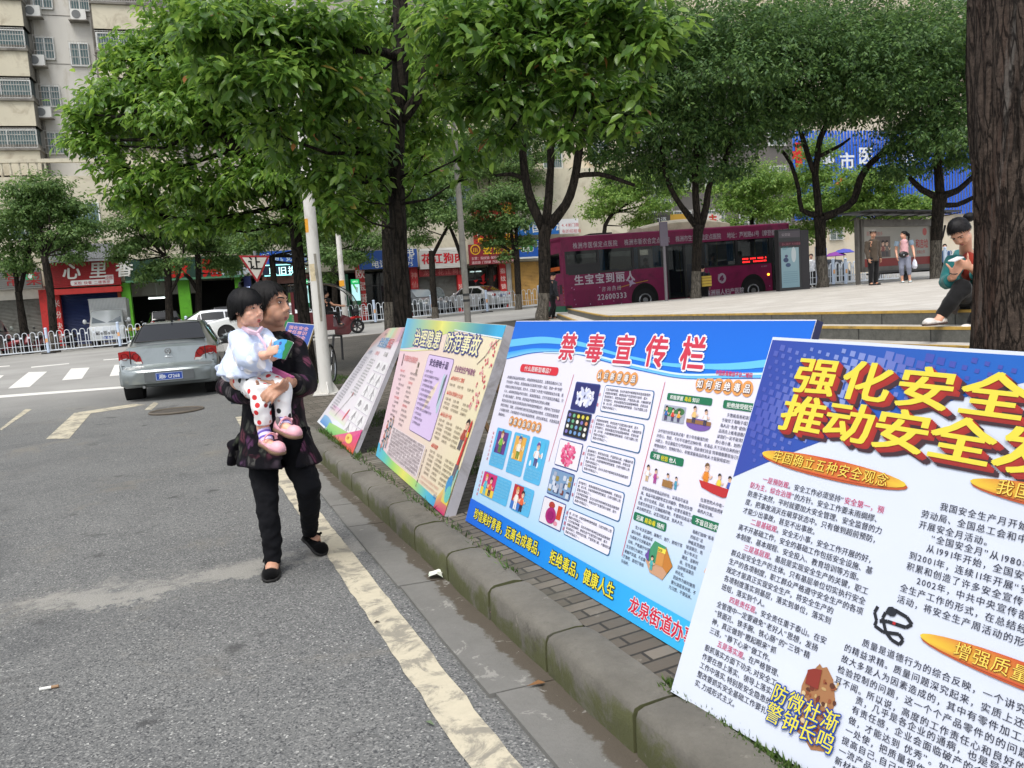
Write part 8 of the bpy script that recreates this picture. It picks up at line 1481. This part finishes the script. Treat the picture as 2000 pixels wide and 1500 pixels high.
# booklet and folder
B4 = [D_(534, 697, 3.80), D_(557, 702, 3.77), D_(573, 669, 3.77), D_(553, 661, 3.83)]; B5 = D_(535, 668, 3.82)
t = thing('booklet', 'blue and green picture booklet held open by the toddler', 'booklet', (0, 0, 0)); nn = (B4[1] - B4[0]).cross(B4[2] - B4[0]).normalized()
def bk(u, v, h): return (B4[0].lerp(B4[1], u)).lerp(B5.lerp(B4[2], u) + (B4[3] - B5.lerp(B4[2], .5)) * math.sin(math.pi * u) * .8, v) + nn * (.001 + h * .0006)
mb = MB(); g = [bk(i / 8, j / 6, -1) for i in range(9) for j in range(7)]; g2 = [p - nn * .004 for p in g]; f_ = [(i * 7 + j, i * 7 + 7 + j, i * 7 + 8 + j, i * 7 + 1 + j) for i in range(8) for j in range(6)]; mb.add(g, f_); mb.add(g2, [tuple(reversed(q)) for q in f_]); mb.build('pages', mat('paper_white', (222, 226, 226), .6), t, fix=False)
p = Pr(bk); p.rect(.0, 0, 1, 1, (44, 140, 206), 1, (70, 160, 214), .12); p.strip(.72, 1, 0, 1, (22, 120, 58), 2, 3, 8); p.ell(.72, .3, .05, .14, (22, 120, 58), 2.2); p.ell(.72, .7, .05, .12, (22, 120, 58), 2.2); p.ell(.4, .78, .08, .1, (40, 64, 150), 2); p.ell(.38, .76, .05, .04, (70, 84, 170), 3); p.ell(.45, .35, .14, .12, (74, 166, 214), 2); p.build('cover', t)
t = thing('folder', 'pink folder tucked between the woman and the toddler', 'folder', (0, 0, 0)); a_, b_, c_, d_ = D_(522, 714, 3.99), D_(570, 736, 3.93), D_(562, 752, 3.93), D_(518, 728, 3.99); mb = MB(); q = V((.01, .016, 0)); mb.hexa([a_, b_, c_, d_, a_ + q, b_ + q, c_ + q, d_ + q]); mb.build('cover', mat('pink_folder', (186, 92, 140), .5, var=.06), t, smooth=False)
# ---------------------------------------------------------------- the woman sitting on the plaza edge
t = thing('person', 'young woman in teal jacket sitting on the plaza edge looking at a phone', 'person', (0, 0, 0)); Y0 = 8.35
HS = D_(1874, 452, Y0 - .1); vd = (CAM - HS).normalized(); an = math.atan2(vd.y, vd.x) - R(14); MS = frame((math.cos(an), math.sin(an)), R(14), R(-56)); sS = 1.16
mb = MB(); head(mb, HS, MS, sS, 0, [D_(1886, 488, Y0 + .08), D_(1892, 505, Y0 + .15)])
sh1, el1, wr1 = D_(1868, 505, Y0 + .05), D_(1852, 550, Y0), D_(1862, 540, Y0 - .28); sh2, el2, wr2 = D_(1918, 505, Y0 + .1), D_(1922, 548, Y0), D_(1896, 522, Y0 - .3)
mb.tube([D_(1892, 500, Y0 + .15), D_(1895, 560, Y0 + .25), D_(1900, 600, Y0 + .25)], [.13, .15, .16], 12)
mb.tube([sh1, el1, wr1], [.06, .05, .036], 10); mb.tube([sh2, el2, wr2], [.06, .05, .036], 10)
hand(mb, wr1, D_(1871, 524, Y0 - .3), V((-.4, -.8, -.3)), 1.18, (.4, .5, .4), 1); hand(mb, wr2, D_(1878, 516, Y0 - .32), V((.3, -.8, -.4)), 1.18, (.5, .6, .5), -1)
kn1, an1 = D_(1878, 562, Y0 - .3), D_(1838, 617, Y0 - .25); kn2, an2 = D_(1925, 566, Y0 - .2), D_(1900, 632, Y0 - .2); hp1, hp2 = D_(1890, 600, Y0 + .22), D_(1918, 600, Y0 + .22)
mb.tube([hp1, kn1, an1], [.1, .075, .042], 12); mb.tube([hp2, kn2, an2], [.1, .075, .042], 12); mb.tube([an1, D_(1832, 626, Y0 - .3), D_(1815, 631, Y0 - .34)], [.042, .04, .03], 8)
mb.blob('body', SKS, t, .009, 2); face(t, HS, MS, sS, open_=.5, lip=(176, 96, 90))
hair(t, HS, MS, sS, lambda th: float(np.interp(abs((th + math.pi) % (2 * math.pi) - math.pi), [0, .5, .9, 1.3, 1.9, 3.2], [.082, .075, .05, .0, -.04, -.07])), mat('dark_brown_hair', (20, 17, 18), .42, spec=.3, var=.8, vs=90, stretch=(1, 1, .1), bs=160, bst=.8, bd=.006), 8, 380)
mb = MB(); mb.ell(D_(1893, 424, Y0 + .06), (.06, .06, .05), 0); mb.tube([D_(1846, 440, Y0 - .1), D_(1842, 462, Y0 - .1), D_(1838, 475, Y0 - .1)], [.012, .008, .002], 5); mb.build('hair_bun', HAIRK, t)
TEAL = cloth('teal_cloth', (34, 104, 104)); mb = MB(); mb.tube([D_(1893, 494, Y0 + .15), D_(1894, 540, Y0 + .22), D_(1896, 590, Y0 + .26)], [(.14, .19), (.15, .2), (.15, .2)], 16); mb.tube([sh1, sh1.lerp(el1, .5), el1, D_(1858, 548, Y0 - .18)], [.1, .092, .085, .07], 12); mb.tube([sh2, el2, el2.lerp(wr2, .6)], [.1, .085, .07], 12); mb.blob('jacket', TEAL, t, .013, 2, fold(.014, 9, 3))
mb = MB(); mb.ell(D_(1892, 520, Y0 + .02), (.09, .1, .15), 0); mb.build('top', cloth('rust_red_top', (142, 44, 30)), t, ang=180)
mb = MB(); mb.tube([hp1, hp1.lerp(kn1, .5), kn1, kn1.lerp(an1, .5), an1], [.12, .112, .095, .078, .058], 14); mb.tube([hp2, kn2, an2], [.12, .095, .058], 14); mb.ell(D_(1903, 602, Y0 + .25), (.2, .17, .11), 0); mb.blob('trousers', cloth('black_trousers', (15, 15, 17)), t, .013, 2, fold(.008, 12, 6))
mb = MB(); mb.tube([D_(1875, 572, Y0 + .0), D_(1868, 595, Y0 - .08), D_(1864, 612, Y0 - .1)], [(.1, .03), (.08, .025), (.04, .015)], 10); mb.build('coat_tail', cloth('grey_brown_cloth', (74, 66, 62)), t)
shoe(t, D_(1844, 629, Y0 - .22), D_(1806, 634, Y0 - .42), m=mat('white_leather', (214, 208, 202), .45), sole=mat('brown_sole', (70, 46, 40), .7), w_=.055, hh=.07, strap=False)
shoe(t, D_(1908, 640, Y0 - .2), D_(1880, 646, Y0 - .42), m=mat('white_leather', (214, 208, 202), .45), sole=mat('brown_sole', (70, 46, 40), .7), w_=.055, hh=.07, strap=False)
mb = MB(); mb.tube([wr1 + V((.034 * math.cos(k), .034 * math.sin(k), .03 + .01 * math.sin(k))) * 1.1 for k in [x * .785 for x in range(9)]], .005, 5); mb.build('bracelet', DKF, t)
t = thing('phone', 'white phone in the hands of the sitting woman', 'phone', (0, 0, 0)); a_ = D_(1858, 511, Y0 - .38); b_ = D_(1876, 503, Y0 - .34); mb = MB(); u = (b_ - a_); n_ = V((.1, -.1, 1)).normalized(); w_ = u.cross(n_).normalized() * .04; e = n_ * .009; mb.hexa([a_ - w_, b_ - w_, b_ + w_, a_ + w_, a_ - w_ + e, b_ - w_ + e, b_ + w_ + e, a_ + w_ + e]); mb.build('case', mat('phone_white', (216, 216, 218), .3), t, smooth=False)
# ---------------------------------------------------------------- smaller figures
def figure(label, loc, rz, h, shirt, pants, hairc=HAIRK, skin=SKS, arms=None, legs=None, sleeve=1.0, lean=0, headrot=0, look=0, coat=False, shoes=(30, 28, 28), plen=1.0, hem=None, vox=.016, seat=False, name='person', extra=None):
    """x right, y forward; heights are fractions of h"""
    t = thing('person', label, 'person', loc, rz); P = lambda x, y, z: V((x * h, y * h, z * h)); sk = MB()
    legs = legs or [[(-.055, 0, .50), (-.058, .012, .27), (-.06, -.01, .045)], [(.055, 0, .50), (.058, .012, .27), (.06, -.01, .045)]]; arms = arms or [[(-.115, lean * .8, .80), (-.14, lean * .6 - .01, .63), (-.135, lean * .5 + .04, .475)], [(.115, lean * .8, .80), (.14, lean * .6 - .01, .63), (.135, lean * .5 + .04, .475)]]
    hc = P(0, lean * 1.08 + .015, .93); M_ = frame((math.sin(headrot), math.cos(headrot)), 0, look); s = h * .135 / .225
    head(sk, hc, M_, s, 0, [P(0, lean * .95, .845), P(0, lean * .85, .80)]); sk.tube([P(0, lean * .85, .8), P(0, lean * .5, .65), P(0, 0, .5)], [.08 * h, .075 * h, .08 * h], 10)
    for L in legs: sk.tube([P(*q) for q in L], [.05 * h, .035 * h, .024 * h], 8); a = P(*L[2]); fd_ = (P(*L[2]) - P(*L[1])); sk.tube([a, a + V((0, .05 * h, -.022 * h)), a + V((0, .09 * h, -.028 * h))], [.022 * h, .022 * h, .016 * h], 8)
    for i, A_ in enumerate(arms):
        q = [P(*x) for x in A_]; sk.tube(q, [.032 * h, .025 * h, .018 * h], 8); d = (q[2] - q[1]).normalized(); hand(sk, q[2], q[2] + d * .075 * (h / 1.7), V(((-1) ** (i + 1), .2, .1)), h / 1.7, (.25, .35, .3), 1 if i else -1)
    sk.blob('body', skin, t, vox * .75, 2); face(t, hc, M_, s, open_=.7)
    hair(t, hc, M_, s, hem or (lambda th: float(np.interp(abs((th + math.pi) % (2 * math.pi) - math.pi), [0, .6, 1.1, 1.6, 3.2], [.065, .055, .02, -.02, -.06]))), hairc, 2, 120, 1.0)
    m = MB(); hemz = .44 if coat else .49; m.tube([P(0, lean * .9, .835), P(0, lean * .85, .80), P(0, lean * .6, .68), P(0, lean * .3, .57), P(0, .0, hemz)], [(.05 * h, .06 * h), (.062 * h, .118 * h), (.075 * h, .108 * h), (.075 * h, .1 * h), (.082 * h, .11 * h)], 14)
    for A_ in arms:
        q = [P(*x) for x in A_]; e = q[1] if sleeve < .6 else q[1].lerp(q[2], (sleeve - .5) * 2 * .95); m.tube([q[0], q[0].lerp(q[1], sleeve if sleeve < .6 else .95)] + ([e] if sleeve >= .6 else []), [.046 * h, .04 * h] + ([.032 * h] if sleeve >= .6 else []), 10)
    m.blob('jacket' if coat else 'shirt', shirt, t, vox, 2, fold(.008 * h, 10, 1))
    m = MB()
    for L in legs: q = [P(*x) for x in L]; m.tube([q[0], q[1], q[1].lerp(q[2], plen)], [.064 * h, .048 * h, .036 * h], 10)
    m.ell(P(0, -.005, .49), (.098 * h, .075 * h, .07 * h), 0); m.blob('trousers', pants, t, vox, 2, fold(.005 * h, 12, 2))
    for L in legs: a = P(*L[2]); shoe(t, a + V((0, -.03 * h, -.03 * h)), a + V((0, .115 * h, -.035 * h)), m=mat('shoe_%d_%d' % (shoes[0], shoes[2]), shoes, .6), w_=.028 * h, hh=.032 * h, strap=False)
    return t, P, hc, M_, s
DGR = cloth('dark_grey_jacket', (46, 48, 52)); BTR = cloth('black_trousers2', (17, 17, 19)); BRN = cloth('brown_jacket', (72, 62, 52)); PNKS = cloth('pink_vest', (206, 160, 164)); GRYL = cloth('grey_leggings', (122, 126, 142)); BLKT = cloth('black_tshirt', (16, 16, 18))
wk = [[(-.05, 0, .50), (-.05, .075, .28), (-.05, .03, .05)], [(.05, 0, .50), (.05, -.01, .27), (.05, -.13, .06)]]
q = dep(1080, 621, 27.2); q.z = SW(q.x, q.y) - .03; figure('man in dark grey jacket walking past the forked camphor with bowed head', q, R(-65), 1.6, DGR, BTR, lean=.05, look=R(-25), coat=True, legs=wk)
q = dep(1706, 553, 24.7); q.z = PZ(q.x, q.y); tB, PB, hB, MB_, sB = figure('elderly man in brown jacket and flat cap standing before the bus shelter', q, R(200), 1.68, BRN, BTR, HAIRG, SKW, coat=True, headrot=R(38))
m = MB(); m.ell(hB + MB_ @ V((0, -.01, .085)) * sB, (.105 * sB, .125 * sB, .04 * sB), 0, 16, 8, MB_); m.ell(hB + MB_ @ V((0, .1, .07)) * sB, (.07 * sB, .05 * sB, .012 * sB), 0, 12, 6, MB_); m.build('cap', cloth('grey_cap', (104, 100, 94)), tB); m = MB(); m.ell(PB(.012, .068, .70), (.024 * 1.68, .03, .1 * 1.68), 0, 10, 7); m.build('shirt_front', mat('pale_lilac_shirt', (186, 190, 222), .7), tB)
q = dep(1767, 547, 24.7); q.z = PZ(q.x, q.y); tL, PL_, hL, ML, sL2 = figure('woman in pink vest and grey leggings with black shoulder bag at the bus stop', q, R(160), 1.58, PNKS, GRYL, HAIRK, SKS, sleeve=.4, headrot=R(78), lean=-.03, plen=.55, shoes=(196, 210, 212), legs=[[(-.055, 0, .5), (-.07, .05, .28), (-.09, .0, .045)], [(.055, 0, .5), (.055, .02, .27), (.04, -.03, .045)]], arms=[[(-.115, -.03, .80), (-.16, -.02, .64), (-.17, .06, .5)], [(.115, -.03, .80), (.14, -.05, .64), (.13, .03, .5)]])
m = MB(); b0 = hL + ML @ V((0, -.1, .05)) * sL2; m.tube([b0, b0 + ML @ V((0, -.05, -.05)) * sL2, b0 + ML @ V((0, -.05, -.17)) * sL2, b0 + ML @ V((0, -.03, -.26)) * sL2], [.02, .035, .03, .006], 8); m.build('ponytail', HAIRK, tL)
for sg in (-1, 1): m = MB(); m.tube([PL_(sg * .112, -.026, .81), PL_(sg * .135, -.03, .72)], [.052 * 1.58, .047 * 1.58], 10); m.build('sleeve', cloth('blue_grey_sleeve', (116, 134, 150)), tL)
Rz = Matrix.Rotation(R(160), 3, 'Z'); bp = q + Rz @ PL_(.02, .085, .545)
t = thing('handbag', 'black shoulder bag worn across the front of the woman in pink', 'bag', (0, 0, 0)); m = MB(); m.ell(bp, (.15, .06, .1), 0, 16, 10); m.build('bag_body', mat('black_leather', (20, 19, 20), .4), t); m = MB(); m.tube([bp + V((.12, 0, .05)), q + Rz @ PL_(.02, .075, .7), q + Rz @ PL_(-.09, .05, .82)], .008, 5); m.build('strap', mat('black_leather', (20, 19, 20), .4), t); m = MB(); m.ell(bp + Rz @ V((0, .06, -.02)), (.018, .008, .02), 0, 8, 6); m.build('clasp', CHR, t)
wp = q + Rz @ PL_(-.17, .07, .43); t = thing('carrier_bag', 'white plastic bag hanging from the hand of the woman in pink', 'bag', (0, 0, 0)); m = MB(); m.tube([wp + V((0, 0, .03)), wp - V((0, 0, .08)), wp - V((0, 0, .2)), wp - V((0, 0, .27))], [.015, (.05, .09), (.06, .12), (.04, .07)], 12); m.blob('bag_body', mat('white_plastic', (208, 210, 224), .4), t, .012, 1, fold(.012, 14, 3))
# rickshaw driver, bus passengers, people beyond the railing
tw_ = [o for o in bpy.data.objects if o.name.startswith('three_wheeler')][0]; q = tw_.location + Matrix.Rotation(tw_.rotation_euler.z, 3, 'Z') @ V((0, -1.12, .12)); seatL = [[(-.06, 0, .46), (-.07, .25, .44), (-.07, .26, .2)], [(.06, 0, .46), (.07, .25, .44), (.07, .26, .2)]]
figure('driver in black t shirt holding the handlebar of the dark red rickshaw', q, tw_.rotation_euler.z, 1.62, BLKT, BTR, HAIRK, SKW, sleeve=.5, legs=seatL, arms=[[(-.115, 0, .80), (-.15, .14, .66), (-.14, .36, .62)], [(.115, 0, .80), (.15, .14, .66), (.14, .36, .62)]])
bz = bpy.data.objects['bus']; MBz = bz.matrix_basis
sl2 = [[(-.06, 0, .5), (-.07, .22, .48), (-.07, .24, .3)], [(.06, 0, .5), (.07, .22, .48), (.07, .24, .3)]]
for x, y, c, lab in ((3.95, .55, (70, 84, 84), 'bus passenger in grey green top by the window left of the middle door'), (6.75, .5, (52, 54, 50), 'bus passenger in dark top, first of two right of the middle door'), (7.2, .6, (196, 190, 170), 'bus passenger in pale top, right of the dark topped passenger'), (8.55, .6, (40, 44, 56), 'bus passenger with dark hair above the red led display')):
    w3 = MBz @ V((x, y, .48)); figure(lab, w3, BX - math.pi / 2, 1.6, cloth('pass_%d_%d' % (c[0], c[2]), c), BTR, legs=sl2, vox=.03)
w3 = MBz @ V((8.9, 1.2, .45)); q = dep(1375, 590, 28.6); q.z = .62; figure('person with a yellow bag half hidden by the whitewashed trunk before the bus', q, R(-20), 1.6, cloth('navy_top', (24, 26, 34)), BTR, vox=.03)
t = thing('shoulder_bag', 'yellow woven bag beside the whitewashed trunk in front of the bus', 'bag', dep(1380, 548, 28.2)); m = MB(); m.box(-.16, -.06, -.2, .16, .06, .16); [m.box(-.162, -.062, z, .162, .062, z + .02, 1) for z in (-.12, -.02, .08)]; m.build('bag_body', [mat('yellow_weave', (190, 160, 60), .7), mat('brown_weave', (120, 90, 40), .7)], t, smooth=False); m = MB(); m.tube([(-.1, 0, .16), (-.06, 0, .4), (.06, 0, .4), (.1, 0, .16)], .01, 5); m.build('strap', DKF, t)
for px, py, c, lab, Yq in ((1586, 556, (206, 208, 210), 'person in white shirt beyond the railing by the bright blue banner', 38), (1846, 545, (70, 100, 140), 'person in blue beyond the railing right of the last camphor', 37)):
    q = dep(px, py, Yq); q.z = 1.0; figure(lab, q, R(150), 1.65, cloth('far_%d' % c[0], c), BTR, vox=.03)
